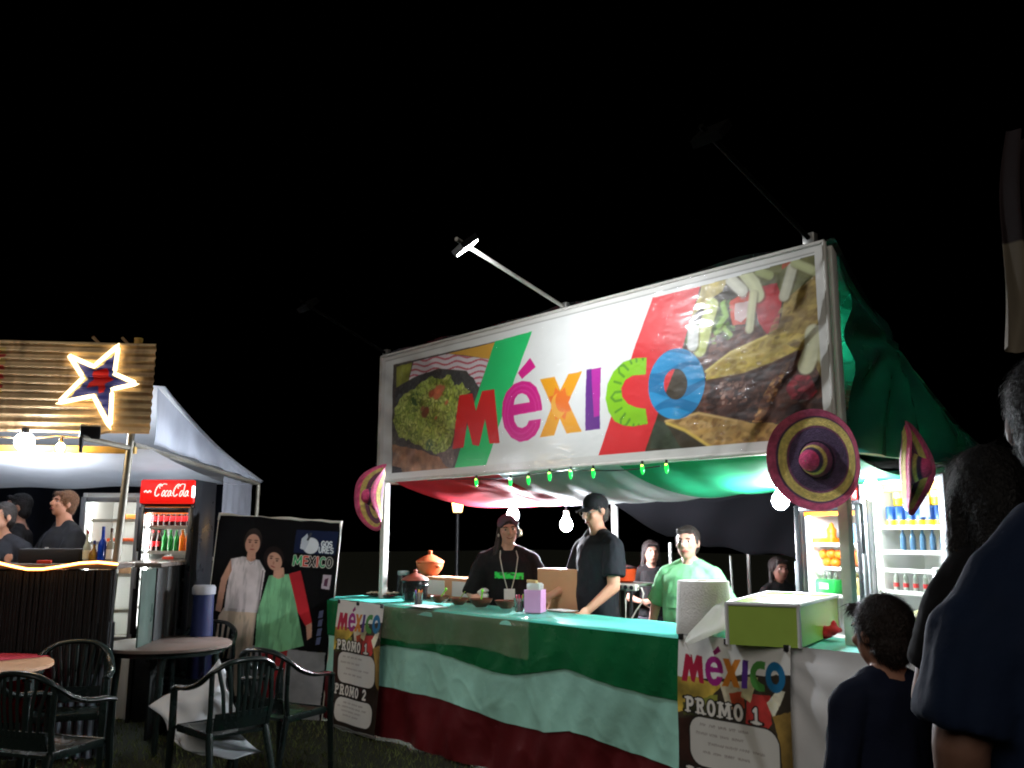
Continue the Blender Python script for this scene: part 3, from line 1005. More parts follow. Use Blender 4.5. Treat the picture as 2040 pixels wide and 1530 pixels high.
# ================================================================== counter under the big sign
CZ = 0.985
YF = -0.335
m_ply = mat('table_wood', (120, 96, 70), 0.7, vary=0.2)
tbl = thing('counter_table', 'long serving counter table along the front of the stall with a mint cloth', 'counter', (2.0, 0, 0))
for x0, x1 in ((-0.40, 2.34), (2.345, 5.1)):
    B().box(((x0 + x1) / 2, -0.04, CZ - 0.025), (x1 - x0, 0.56, 0.03), bev=.004).build('table_top', m_ply, tbl)
    for x in (x0 + .08, x1 - .08):
        for y in (-0.27, 0.19):
            B().cyl((x, y, 0), (x, y, CZ - .045), 0.016, n=8).build('leg', m_galv, tbl)
m_mint = mat('mint_cloth', (92, 216, 198), 0.4, vary=0.08, scale=4, bump=0.12, bscale=9)
def cover(x0, x1, n=60):
    ys = [0.262, 0.25, 0.12, 0.0, -0.12, -0.25, -0.315, -0.332, -0.338, -0.341]
    zs = [CZ - .06, CZ, CZ + .001, CZ, CZ + .001, CZ, CZ, CZ - .008, CZ - .024, CZ - .045]
    P = np.zeros((len(ys), n, 3))
    for j in range(len(ys)):
        for i in range(n):
            x = x0 + (x1 - x0) * i / (n - 1)
            w_ = 0.004 * math.sin(x * 9) if j > 6 else 0
            P[j, i] = (x, ys[j] + w_ - (0.003 * math.sin(x * 23) if j > 7 else 0), zs[j] + 0.0015 * math.sin(x * 14 + j) - (0.012 * math.sin(x * 3.1 + .5) ** 2 if j == 9 else 0))
    return P
cl = B().sheet(cover(-0.40, 5.1, 90)).build('tablecloth', m_mint, None, fix=False, angle=180)
tag(cl, 'mint green cloth covering the top of the long serving counter', 'tablecloth')

# flag coloured cloths hanging down the front
Z6 = lambda pts: [(q[0], q[2]) for q in (at_y(660 + x / 2.757, 1150 + y / 2.757, YF) for x, y in pts)]
gw = sorted(Z6([(328, 372), (470, 392), (600, 410), (680, 435), (760, 470), (900, 515), (1000, 535), (1150, 520), (1290, 500), (1340, 510), (1420, 542), (1600, 600), (1750, 645), (1915, 675)]))
wr_ = sorted(Z6([(328, 605), (500, 640), (680, 680), (800, 735), (920, 785), (1050, 820), (1200, 845), (1340, 838), (1450, 880), (1600, 940), (1750, 1000), (1900, 1045)]))
def curve(tab):
    xs = np.array([p[0] for p in tab])
    zs = np.array([p[1] for p in tab])
    return lambda x: np.interp(x, xs, zs)
f_gw, f_wr = curve(gw), curve(wr_)
sk = thing('flag_cloth', 'green white and red cloth hanging over the front of the serving counter', 'cloth', (2.0, YF, 0))
def fold(x, z):
    k = 1.0 - z / CZ
    return (0.016 * np.sin(x * 5.3 + 0.8 * np.sin(z * 5)) + 0.010 * np.sin(x * 12.7 + z * 4) + 0.008 * np.sin((x * 2.2 - z * 3.1) * 3) + 0.004 * np.sin(x * 31 - z * 14)) * (0.35 + 1.25 * k) + 0.03 * k
def drape(x0, x1, top, bot, off, nx=260, ny=60):
    P = np.zeros((ny, nx, 3))
    xs = np.linspace(x0, x1, nx)
    for j in range(ny):
        t = j / (ny - 1)
        z = top + (bot(xs) - top) * t
        q_ = np.stack([xs * 2.2 + z * 1.6, z * 1.1 - xs * .8, np.full_like(xs, 3.3)], 1)
        rg = (1 - np.abs(2 * vnoise3(q_ * 2.4) - 1)) ** 6 * .0045 + (1 - np.abs(2 * vnoise3(q_ * 5.7 + 4.0) - 1)) ** 6 * .002
        P[j] = np.stack([xs, YF - off - fold(xs, z) - rg * (.3 + t), z], 1)
    return P
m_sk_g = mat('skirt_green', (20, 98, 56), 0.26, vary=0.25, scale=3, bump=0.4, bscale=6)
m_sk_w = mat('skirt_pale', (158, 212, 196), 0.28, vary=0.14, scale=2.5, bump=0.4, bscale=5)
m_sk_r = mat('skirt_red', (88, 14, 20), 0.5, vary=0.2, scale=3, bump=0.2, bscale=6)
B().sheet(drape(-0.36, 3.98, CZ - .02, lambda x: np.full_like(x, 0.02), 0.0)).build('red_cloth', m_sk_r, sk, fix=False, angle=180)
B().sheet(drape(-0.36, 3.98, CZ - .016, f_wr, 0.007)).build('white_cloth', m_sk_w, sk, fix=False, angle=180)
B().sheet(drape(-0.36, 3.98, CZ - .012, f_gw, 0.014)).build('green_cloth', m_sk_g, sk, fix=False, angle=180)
# plain white cloth on the right end of the counter
P = drape(3.93, 5.15, CZ + .014, lambda x: np.full_like(x, 0.015), 0.020, 60, 30)
rr_ = (P[..., 0] - 3.95)
P[..., 1] -= 0.012 * np.sin(np.arctan2(P[..., 2] - CZ, rr_ + .001) * 14) * np.clip(1 - np.hypot(rr_, P[..., 2] - CZ) / 0.9, 0, 1)
wc = B().sheet(P).build('cloth', mat('white_sheet', (236, 237, 240), 0.6, vary=0.05, bump=0.15, bscale=6), None, fix=False, angle=180)
tag(wc, 'plain white cloth hanging down the counter front beside the right banner', 'cloth')
# milky plastic cover over the left part of the counter
m_milky = mat('milky_plastic', (196, 190, 164), 0.18, vary=0.1, bump=0.35, bscale=11, alpha=0.17, coat=0.6)
rows = [(0.20, CZ + .008), (0.05, CZ + .010), (-0.12, CZ + .009), (-0.27, CZ + .010), (-0.358, CZ + .010), (-0.385, CZ - .010), (-0.39, CZ - .05), (-0.393, CZ - .11), (-0.400, CZ - .17), (-0.408, CZ - .225)]
P = np.zeros((len(rows), 70, 3))
for j, (y, z) in enumerate(rows):
    for i in range(70):
        x = 0.60 + (2.27 - 0.60) * i / 69
        k = max(0, j - 5) / 4
        P[j, i] = (x, y - k * (0.012 * math.sin(x * 13) + 0.008 * math.sin(x * 29 + j)) , z + (0.002 * math.sin(x * 17 + j * 2)) + k * 0.02 * math.sin(x * 4 + 1))
pl = B().sheet(P).build('plastic_cover', m_milky, None, fix=False, angle=180)
tag(pl, 'wrinkled clear plastic cover over the left part of the counter', 'plastic sheet')

# ================================================================== printed menu banners
BW, BH = 0.66, 0.95
bc = Canvas(BW, BH, 200, 288, (226, 226, 222))
b1_, b2_ = bc.noise(9, 31), bc.noise(30, 32)
def bp(l):
    return [(x * BW, (1 - y) * BH) for x, y in l]
def bfood(l, c, warp=0.03, seed=1, lo=.5, hi=1.5, nz=None):
    mm = bc.polymask(bp(l), warp, seed)
    bc.blend(mm, np.asarray(c, float) * (lo + (hi - lo) * (b1_ if nz is None else nz))[..., None])
bfood([(-.1, .23), (.35, .21), (.6, .17), (1.1, .14), (1.1, 1.1), (-.1, 1.1)], (52, 44, 34), 0.02, 2)
bfood([(-.1, .22), (.45, .22), (.30, .33), (-.1, .44)], (176, 150, 62), 0.03, 3)
bfood([(.40, .22), (.62, .20), (.60, .34), (.48, .36)], (206, 196, 168), 0.02, 5)
bfood([(.48, .27), (.60, .25), (.62, .33), (.52, .35)], (190, 74, 42), 0.02, 6)
bfood([(.64, .26), (.84, .25), (.84, .38), (.76, .47), (.62, .44)], (168, 52, 48), 0.02, 4)
bfood([(.62, .18), (.74, .17), (.66, .30), (.58, .28)], (200, 190, 140), 0.02, 8)
bfood([(.80, .29), (.90, .21), (.96, .22), (.86, .36)], (214, 210, 186), 0.02, 9)
bfood([(.25, .32), (.38, .29), (.36, .40), (.22, .41)], (118, 124, 52), 0.03, 7)
bfood([(.05, .36), (.42, .33), (.44, .42), (.05, .42)], (70, 72, 36), 0.04, 10)
bfood([(.85, .35), (1.1, .28), (1.1, .72), (.92, .62)], (146, 118, 60), 0.03, 11)
bfood([(-.1, .44), (.2, .42), (.14, .7), (-.1, .72)], (52, 30, 24), 0.03, 12)
bfood([(-.1, .66), (1.1, .66), (1.1, 1.1), (-.1, 1.1)], (40, 30, 24), 0.03, 13)
allp = np.vstack([np.array(LET[k_][0]) for k_ in LET])
x0_, y0_ = allp.min(0)
x1_, y1_ = allp.max(0)
def bmap(pts):
    return [((0.04 + 0.92 * (x - x0_) / (x1_ - x0_)) * BW, (1 - 0.245 + 0.205 * (y - y0_) / (y1_ - y0_)) * BH) for x, y in pts]
BCOL = {'M': (176, 24, 62), 'e': (156, 26, 122), 'a': (140, 22, 96), 'X': (204, 124, 40), 'I': (72, 34, 116), 'C': (72, 140, 62), 'O': (22, 110, 158)}
for k_ in 'MeaXICO':
    bc.poly(bmap(LET[k_][0]), BCOL[k_], [bmap(q) for q in LET[k_][1]])
def promo(txt, y):
    hgt = 0.068 * BH
    for w_, c in ((0.030, (26, 22, 20)), (0.017, (226, 222, 214))):
        bc.text(txt, 0.09 * BW, (1 - y) * BH, hgt, w_, c, adv=1.04, slab=True)
promo('PROMO 1', 0.395)
promo('PROMO 2', 0.752)
def rbox(y0, y1):
    pts = []
    cx0, cx1, cy0, cy1, rr = .11 * BW, .90 * BW, (1 - y1) * BH, (1 - y0) * BH, 0.075
    for (cx, cy, a0) in ((cx1 - rr, cy1 - rr, 0), (cx0 + rr, cy1 - rr, 90), (cx0 + rr, cy0 + rr, 180), (cx1 - rr, cy0 + rr, 270)):
        pts += [(cx + rr * math.cos(R(a0 + k_ * 15)), cy + rr * math.sin(R(a0 + k_ * 15))) for k_ in range(7)]
    bc.blend(bc.line(pts + pts[:1], 0.014), (30, 26, 24))
    bc.poly(pts, (212, 210, 204))
    rs_ = random.Random(int(y0 * 100))
    for r_ in range(4):
        yy = cy1 - 0.035 - r_ * (cy1 - cy0 - 0.06) / 4
        x = cx0 + 0.03 + rs_.random() * 0.1
        while x < cx1 - 0.08 - rs_.random() * .12:
            wl = 0.03 + rs_.random() * 0.06
            q, n_ = [], int(wl / 0.008)
            for i in range(n_):
                hh = rs_.uniform(.006, .013)
                q = [(x + i * .0095 + rs_.uniform(-.002, .002), yy - hh / 2), (x + i * .0095 + rs_.uniform(-.002, .004), yy + hh / 2), (x + i * .0095 + .006, yy + rs_.uniform(-.005, .005))]
                bc.blend(bc.line(q, 0.0030) * 0.6, (110, 96, 92))
            x += wl + 0.02
rbox(.415, .66)
rbox(.775, .965)
m_banner = mat('banner_print', attr=True, rough=0.5, vary=0.05, scale=5, coat=0.1, bump=0.1, bscale=6)
def banner(x0, ztop, label, seed):
    t = thing('menu_banner', label, 'banner', (x0 + BW / 2, YF - .06, 0), 0.0, 'printed menu banners on the counter front')
    U, V = bc.U, bc.V
    P = np.stack([x0 + U + 0 * V, YF - 0.070 - 0.006 * np.sin(U * 17 + seed) * (1 - V / BH * .6) - 0.006 * np.sin(V * 9 + seed * 2) - 0.045 * (1 - V / BH), ztop - BH + V], -1)
    print_sheet(bc, 'printed_panel', P, m_banner, t)
    y_ = YF - 0.064
    B().box((x0 + BW / 2, y_ - .052, ztop - BH - .008), (BW + .02, 0.02, 0.022), bev=.004).build('bottom_bar', m_galv, t)
    for fx in (.03, .46, .97):
        B().box((x0 + BW * fx, y_ - .008, ztop - .012), (0.022, 0.02, 0.03), bev=.003).build('clip', m_lamp_black, t)
    B().cyl((x0 + .02, y_ + .006, ztop - .003), (x0 + BW - .02, y_ + .006, ztop - .003), .006, n=8).build('top_rod', m_galv, t)
xl = at_y(676, 1195, YF - .06)[0]
banner(xl, CZ + .005, 'printed menu banner with two promo boxes at the left end of the counter', 1)
xr = at_y(1353, 1262, YF - .06)[0]
banner(xr, CZ + .02, 'printed menu banner hanging below the lime green box on the counter', 4)

# ================================================================== sombreros
m_straw = mat('woven_straw', attr=True, rough=0.75, vary=0.16, scale=40, bump=0.5, bscale=120)
MAG, YEL, NAV, PNK, PUR = (196, 84, 122), (222, 202, 118), (80, 62, 94), (230, 84, 138), (128, 72, 104)
def sombrero(c, nrm, D_, label, curl, tilt=0.0, bands=0):
    t_ = thing('sombrero', label, 'sombrero', c, 0.0, 'straw sombreros hung on the stall posts')
    rb = D_ / 2
    prof = []   # (height along axis, radius, colour)
    def seg(h0, r0, h1, r1, n, col):
        for i in range(n):
            k = i / n
            prof.append((h0 + (h1 - h0) * k, r0 + (r1 - r0) * k, col))
    prof.append((0.185, 0.004, PNK))
    for k in range(1, 7):
        a = k / 6 * PI / 2
        prof.append((0.125 + 0.06 * math.cos(a), 0.052 * math.sin(a), PNK))
    seg(0.115, 0.055, 0.085, 0.066, 3, NAV)
    seg(0.085, 0.068, 0.062, 0.075, 3, YEL)
    seg(0.060, 0.078, 0.012, 0.092, 4, PUR)
    B1 = [(0.0, .40, NAV), (0.0, .62, NAV), (.003, .66, PUR), (.006, .70, YEL), (.012, .82, YEL), (.02, .85, NAV), (.03, .90, MAG), (.05, 1.0, MAG)]
    B2 = [(0.0, .40, PUR), (0.0, .50, YEL), (0.002, .62, YEL), (.004, .66, NAV), (.01, .78, PUR), (.02, .82, YEL), (.03, .88, YEL), (.04, .92, PNK), (.05, 1.0, MAG)]
    last = (0.0, 0.10, NAV)
    for (h, r_, col) in (B2 if bands else B1):
        r = r_ * rb
        if r > last[1]:
            n = max(2, int((r - last[1]) / 0.009))
            for i in range(1, n + 1):
                k = i / n
                prof.append((last[0] + (h - last[0]) * k, last[1] + (r - last[1]) * k, col))
        last = (h, r, col)
    n = 64
    a, s, u_ = frame(nrm)
    # keep u_ roughly up
    v, cols = [], []
    rnd = random.Random(int(D_ * 1000))
    for (h, r, col) in prof:
        for i in range(n):
            an = 2 * PI * i / n
            x, y = math.cos(an) * r, math.sin(an) * r
            k = max(0, (r - 0.1) / (rb - 0.1))
            hh = h + curl * k * k * (math.cos(2 * an) + 0.25 * math.sin(3 * an + 1)) + 0.004 * math.sin(an * 5 + 2) * k
            v.append(np.asarray(c) + a * (hh * (.68 if r < .1 else 1.0)) + s * x + u_ * y)
            cols.append(np.asarray(col) * (0.9 + 0.2 * rnd.random()))
    v = np.array(v)
    cols = np.array(cols)
    m_ = len(prof)
    f = []
    for j in range(m_ - 1):
        for i in range(n):
            f.append((j * n + i, j * n + (i + 1) % n, (j + 1) * n + (i + 1) % n, (j + 1) * n + i))
    # thickness: second skin just behind
    v2 = v - a * 0.006
    o = len(v)
    f2 = [tuple(o + q for q in reversed(p)) for p in f]
    rim = [((m_ - 1) * n + i, (m_ - 1) * n + (i + 1) % n, o + (m_ - 1) * n + (i + 1) % n, o + (m_ - 1) * n + i) for i in range(n)]
    b = B().add(np.vstack([v, v2]), f + f2 + rim)
    me = b.mesh('hat', INV[t_.name])
    ca = me.color_attributes.new('Col', 'FLOAT_COLOR', 'POINT')
    c4 = np.ones((len(v) * 2, 4))
    c4[:, :3] = lin(np.clip(np.vstack([cols, cols]), 0, 255))
    ca.data.foreach_set('color', c4.ravel())
    link('hat', me, m_straw, t_, True, 60)
    # hat band and cord loop
    ring = [np.asarray(c) + a * 0.014 + (s * math.cos(q) + u_ * math.sin(q)) * 0.094 for q in np.linspace(0, 2 * PI, 25)]
    B().tube(ring, 0.006, 6).build('hat_band', mat('hat_band_dark', (40, 26, 52), .8), t_)
    return t_
def nv(a, d, z=0.0):
    return unit(RH * a + FH * d + np.array([0, 0, z]))
sombrero(at_y(1629, 915, -0.13), unit(np.array((.0, -.99, -.12))), 0.515, 'striped straw sombrero facing forward at the right end of the sign', 0.018)
sombrero(at_x(1806, 932, 4.36), nv(.80, -.58, -.05), 0.50, 'pink and yellow straw sombrero hung sideways in front of the bright fridge', 0.035, bands=1)
sombrero(at_d(752, 990, 6.62), nv(-.87, -.45, .05), 0.50, 'small curled sombrero on the left post of the stall', 0.07, bands=1)

# ================================================================== bare bulbs hanging in the stall
def bulb_lamp(p, zc, label, strength, r=0.055, tint_=(240, 246, 255), sock=(230, 224, 214)):
    t = thing('hanging_bulb', label, 'bulb', (p[0], p[1], p[2]), 0.0, 'bare bulbs lighting the food stall')
    b = B()
    b.lathe(p, [(-r * 1.05, .003), (-r * .95, r * .35), (-r * .6, r * .8), (0, r), (r * .6, r * .85), (r * 1.1, r * .5), (r * 1.5, r * .4)], 16, close=True)
    b.build('bulb', mat('bulb_%d_%d' % (strength, tint_[2]), (255, 255, 255), .3, vary=0, emit=tint_, estr=strength), t)
    B().cyl(p + (0, 0, r * 1.4), p + (0, 0, r * 1.4 + .05), r * .52, r * .45, n=12).build('socket', mat('socket_%d' % sock[0], sock, .5), t)
    if zc > p[2] + .1:
        B().cyl(p + (0, 0, r * 1.4 + .045), np.array([p[0], p[1], zc]), 0.004, n=6).build('cord', m_lamp_black, t)
    return t
bulb_lamp(at_y(1022, 1027, 1.15), 1.80, 'bare white bulb hanging just above the smiling woman', 3000, sock=(196, 120, 100))
bulb_lamp(at_y(1128, 1046, 1.5), 1.84, 'bare white bulb glowing beside the face of the man in the cap', 2800)
bulb_lamp(at_y(1555, 998, 0.75), 1.87, 'bare white bulb beside the large front facing sombrero', 1000)
bulb_lamp(at_y(1737, 978, 0.80), 1.92, 'bare white bulb in front of the fridges', 150)

# ================================================================== things on the counter
m_clay = mat('terracotta', (190, 98, 56), 0.5, vary=0.15, scale=8, bump=0.05)
m_clay_d = mat('terracotta_dull', (150, 80, 62), 0.6, vary=0.2, scale=8)
m_brown = mat('brown_clay', (96, 52, 34), 0.45, vary=0.2, scale=10)
m_card = mat('cardboard', (196, 146, 108), 0.85, vary=0.08, scale=5)
m_paper = mat('white_paper', (226, 224, 220), 0.8, vary=0.04)
m_blackpot = mat('black_glaze', (24, 22, 22), 0.25, vary=0.15)
m_glass = mat('clear_glass', (220, 232, 230), 0.05, vary=0, trans=0.9, ior=1.3)
m_lime = mat('lime_plastic', (120, 230, 40), 0.35, vary=0.05)
T = CZ + 0.010
def on(px, py, z=T):
    return at_z(px, py, z)
# serving tray at the foot of the left post
c = on(765, 1187)
b = B().box((0, 0, 0.008), (0.30, 0.20, 0.012), bev=.005)
t = thing('tray', 'flat black tray of chopped food at the foot of the left post', 'tray', c, R(10))
b.build('tray_base', m_blackpot, t, world=False)
b = B()
rs = random.Random(4)
for i in range(60):
    b.ball((rs.uniform(-.13, .13), rs.uniform(-.08, .08), 0.02 + rs.random() * .01), (rs.uniform(.008, .016), rs.uniform(.006, .012), .007), 7, 5)
struct(b.build('chopped_food', mat('chopped_onion', (216, 204, 178), .6, vary=.2), t, world=False), 'stuff')
# glass jar
c = at_y(803, 1178, 0.30); c[2] = CZ + .004
t = thing('glass_jar', 'dark glass jar with a pale lid behind the black pot', 'jar', c)
B().lathe((0, 0, 0), [(0, .05), (.006, .056), (.13, .056), (.16, .048), (.175, .046), (.172, .043), (.155, .044), (.125, .051), (.01, .051), (.008, .0)], 20).build('jar_body', mat('dark_glass', (60, 74, 72), .08, vary=0, trans=.6), t, world=False)
B().lathe((0, 0, 0.176), [(0, .051), (.004, .053), (.03, .053), (.036, .048), (.037, .001)], 20).build('lid', mat('lid_grey', (150, 176, 176), .4), t, world=False)
# black pot with clay lid
c = on(826, 1196)
t = thing('black_pot', 'black cooking pot with a dull clay lid at the left of the counter', 'pot', c)
B().lathe((0, 0, 0), [(0, .001), (0, .085), (.012, .098), (.11, .108), (.145, .104), (.15, .11), (.158, .11), (.156, .10), (.13, .097), (.02, .09), (.018, .001)], 28).build('pot_body', m_blackpot, t, world=False)
B().lathe((0, 0, .16), [(0, .112), (.012, .106), (.032, .075), (.05, .034), (.056, .02), (.06, .014), (.072, .018), (.082, .014), (.086, .001)], 28).build('lid', m_clay_d, t, world=False)
for s in (-1, 1):
    B().tube([(s * .10, -.03, .12), (s * .13, -.02, .125), (s * .138, 0, .125), (s * .13, .02, .125), (s * .10, .03, .12)], .009, 8).build('handle', m_blackpot, t, world=False)
# cardboard box carrying the clay casserole
def carton(px0, px1, ytop, Y, depth, label, rz=0.0, flaps=False, mtl=None, zb=CZ + .006):
    p0, p1 = at_y(px0, ytop, Y), at_y(px1, ytop, Y)
    w_, h_ = abs(p1[0] - p0[0]), p0[2] - zb
    c_ = np.array([(p0[0] + p1[0]) / 2, Y + depth / 2, zb])
    t_ = thing('cardboard_box', label, 'box', c_, rz)
    B().box((0, 0, h_ / 2), (w_, depth, h_), bev=.004).build('carton', mtl or m_card, t_, world=False)
    B().box((0, 0, h_ + .0015), (0.05, depth - .004, .002)).build('tape', mat('tape_tan', (170, 132, 96), .35), t_, world=False)
    if flaps:
        B().box((-w_ * .25, -depth / 2 - .002, h_ * .5), (w_ * .34, .003, h_ * .7)).build('paper_label', m_paper, t_, world=False)
        B().box((w_ * .22, -depth / 2 - .002, h_ * .5), (w_ * .30, .003, h_ * .7)).build('paper_label', m_paper, t_, world=False)
    return t_, c_, h_
t, cb, hb = carton(846, 946, 1148, 0.34, 0.22, 'cardboard box with pale paper labels behind the clay bowls', 0, True)
carton(1072, 1152, 1132, 0.42, 0.20, 'tan cardboard box between the woman and the man in the cap', R(4), zb=0.72)
# clay casserole with pointed lid
c = at_y(856, 1147, 0.44)
c = np.array([c[0], 0.44, CZ + .006 + hb + .004])
t = thing('casserole', 'round orange clay casserole with a peaked lid and knob', 'casserole', c)
B().lathe((0, 0, 0), [(0, .001), (0, .06), (.01, .075), (.05, .105), (.085, .118), (.10, .118), (.105, .123), (.112, .123), (.11, .11), (.08, .108), (.02, .07), (.015, .001)], 32).build('pot_body', m_clay, t, world=False)
B().lathe((0, 0, .113), [(0, .126), (.01, .124), (.03, .095), (.05, .055), (.062, .028), (.066, .018), (.085, .018), (.096, .021), (.10, .015), (.101, .001)], 32).build('lid', m_clay, t, world=False)
for s in (-1, 1):
    B().ball((s * .124, 0, .075), (.018, .024, .014), 10, 8).build('handle', m_clay, t, world=False)
# bowls
bowl_prof = [(0, .001), (0, .035), (.008, .042), (.028, .066), (.05, .078), (.054, .079), (.053, .074), (.03, .06), (.012, .034), (.01, .001)]
blabs = ['brown clay bowl with a green spoon nearest the black pot', 'brown clay bowl second from the black pot', 'brown clay bowl with an upright green spoon before the gloved hand', 'brown clay bowl beside the pink napkin holder']
for i, (px, py, sc) in enumerate(((876, 1201, 1.0), (914, 1205, .9), (958, 1209, 1.1), (1008, 1212, 1.05))):
    c = on(px, py, T + .004)
    t = thing('clay_bowl', blabs[i], 'bowl', c, i * .7, 'brown clay sauce bowls on the counter')
    B().lathe((0, 0, 0), [(h_ * sc, r_ * sc) for h_, r_ in bowl_prof], 28).build('bowl', m_brown, t, world=False)
    B().lathe((0, 0, .034 * sc), [(0, .06 * sc), (.004, .03), (.005, .001)], 20).build('sauce', mat('sauce_%d' % i, [(120, 40, 26), (150, 130, 60), (90, 40, 26), (80, 44, 30)][i], .25, vary=.3, scale=60), t, world=False)
    if i in (0, 2):
        tip = np.array((0.05, 0.02, .105)) if i == 0 else np.array((0.012, 0.0, .115))
        b = B().tube([(0, 0, .036), tip * .6 + (0, 0, .01), tip], .006, 8, flat=(1.8, .6))
        b.ball(tip, (.012, .008, .014), 8, 6)
        b.build('spoon', m_lime, t, world=False)
    elif i == 1:
        B().tube([(0, 0, .036), (.03, -.01, .075), (.05, -.01, .1)], .005, 8, flat=(1.8, .6)).build('spoon', mat('spoon_olive', (120, 150, 60), .4), t, world=False)
# small white plate bundle near the second bowl
t = thing('napkin_bundle', 'bright white crumpled napkin between two clay bowls', 'napkin', on(948, 1200, T + .002))
b = B()
for i in range(5):
    b.ball((rs.uniform(-.03, .03), .06 + rs.uniform(-.02, .02), .04 + .012 * i), (.05 - .004 * i, .04, .02), 10, 7)
me = remeshed(b, .006, 2, .006, 40)
link('napkin', me, m_paper, t, True, 60)
# paper sheet under the bowls
for (px, py, w_, d_, rz, lab) in ((845, 1208, .34, .16, .05, 'thin white paper sheet under the cup of spoons'), (1120, 1216, .20, .14, -.1, 'folded white paper on the counter beside the napkin holder')):
    o = solo(B().box((0, 0, .002), (w_, d_, .003)), 'paper_sheet', m_paper, lab, 'paper', on(px, py, T + .001), rz)
# plastic cups
def cup(c, label, cols, seed):
    t_ = thing('plastic_cup', label, 'cup', c)
    B().lathe((0, 0, 0), [(0, .001), (0, .026), (.004, .028), (.09, .038), (.093, .039), (.09, .036), (.006, .026), (.005, .001)], 20).build('cup', m_glass, t_, world=False)
    rr = random.Random(seed)
    for i, cc_ in enumerate(cols):
        an = i * 2.4
        p0 = np.array((math.cos(an) * .012, math.sin(an) * .012, .008))
        p1 = np.array((math.cos(an) * .028, math.sin(an) * .028, .10 + rr.random() * .02))
        B().tube([p0, (p0 + p1) / 2, p1], .0045, 6).build('spoon', mat('spoon_%d_%d_%d' % cc_, cc_, .35), t_, world=False)
    return t_
cup(on(833, 1205), 'clear cup of orange yellow and blue plastic spoons', [(236, 130, 40), (240, 196, 60), (60, 90, 200), (230, 110, 60), (200, 60, 60), (236, 160, 50)], 3)
cup(on(1034, 1219), 'clear cup with pink contents and a straw beside the napkin holder', [(214, 60, 96), (226, 90, 120), (220, 70, 100), (160, 220, 90)], 5)
# pink napkin holder with white napkins
c = on(1066, 1219)
t = thing('napkin_holder', 'pink napkin box stuffed with white napkins', 'napkin holder', c, R(30))
m_pink = mat('pink_card', (222, 158, 206), .6, vary=.05)
for (x, y, sx, sy) in ((0, -.062, .115, .004), (0, .062, .115, .004), (-.0575, 0, .004, .124), (.0575, 0, .004, .124)):
    B().box((x, y, .075), (sx, sy, .15)).build('side_panel', m_pink, t, world=False)
b = B()
for i in range(9):
    P = np.zeros((6, 6, 3))
    for j in range(6):
        for k in range(6):
            P[j, k] = (-.045 + .09 * k / 5, -.048 + i * .012 + .006 * math.sin(k + i), .06 + .026 * j + .008 * math.sin(k * 1.7 + i * 2) * (j / 5))
    b.slab(P, (0, .003, 0))
b.build('napkins', m_paper, t, world=False)
t = thing('wooden_tongs', 'pale wooden serving tongs lying across the napkin box', 'tongs', c + np.array((0, 0, .19)), R(-20))
for s in (-1, 1):
    B().tube([(-.13, s * .006, .012), (-.05, s * .012, .012), (.03, s * .005, .014)], .006, 8, flat=(.6, 1.8)).build('arm', mat('pale_wood', (220, 196, 138), .6), t, world=False)
# paper towel roll with a loose tail
c = on(1404, 1263)
t = thing('paper_roll', 'huge white paper towel roll with a loose hanging sheet', 'paper roll', c)
B().lathe((0, 0, 0), [(0, .001), (0, .15), (.004, .153), (.10, .149), (.20, .143), (.275, .139), (.282, .136), (.282, .035), (.26, .03), (.26, .001)], 48).build('roll', mat('towel_paper', (228, 226, 222), .9, vary=.03, bump=.25, bscale=90), t, world=False)
B().lathe((0, 0, .02), [(0, .033), (.264, .033), (.264, .029), (0, .029)], 24).build('cardboard_core', m_card, t, world=False)
A_ = [at_d(1440, 1196, 4.80), at_d(1420, 1212, 4.74), at_d(1395, 1240, 4.68), at_d(1372, 1262, 4.60), at_d(1362, 1280, 4.50), at_d(1374, 1305, 4.46)]
C_ = [at_d(1444, 1215, 4.72), at_d(1446, 1240, 4.66), at_d(1444, 1256, 4.62), at_d(1404, 1270, 4.54), at_d(1368, 1283, 4.495), at_d(1376, 1306, 4.455)]
P = np.zeros((6, 8, 3))
for j in range(6):
    for k in range(8):
        q = k / 7
        P[j, k] = A_[j] * (1 - q) + C_[j] * q + np.array((0, 0, .008 * math.sin(q * 7 + j)))
B().slab(P, np.array((.0, .003, .001))).build('loose_sheet', m_paper, t)
# lime green box with white edges
zt_ = 1.188
q4 = [at_z(1447, 1203, zt_), at_z(1590, 1208, zt_), at_z(1668, 1188, zt_), at_z(1527, 1181, zt_)]
base = sum(q4) / 4
base[2] = T
t = thing('display_box', 'lime green box with white edges on the counter', 'box', base)
m_limebox = mat('lime_panel', (180, 214, 96), .3, vary=.06, scale=5)
b = B()
for i in range(4):
    p, q = q4[i].copy(), q4[(i + 1) % 4].copy()
    ce_ = (sum(q4) / 4)
    n_ = unit(np.cross(q - p, (0, 0, 1)))
    if n_ @ (p - ce_) < 0:
        n_ = -n_
    pb, qb = p.copy(), q.copy()
    pb[2] = qb[2] = T
    B().prism([p, q, qb, pb], -n_ * .006).build('side_panel', m_limebox, t, fix=True)
B().prism([q * 1.0 for q in q4], np.array((0, 0, -.006))).build('lid', m_limebox, t)
m_edge = mat('white_trim', (222, 222, 224), .35, vary=.03)
for i in range(4):
    p, q = q4[i], q4[(i + 1) % 4]
    B().tube([p + (0, 0, .002), q + (0, 0, .002)], .010, 8).build('edge_trim', m_edge, t)
    pb = p.copy()
    pb[2] = T
    B().tube([p, pb], .010, 8).build('corner_trim', m_edge, t)
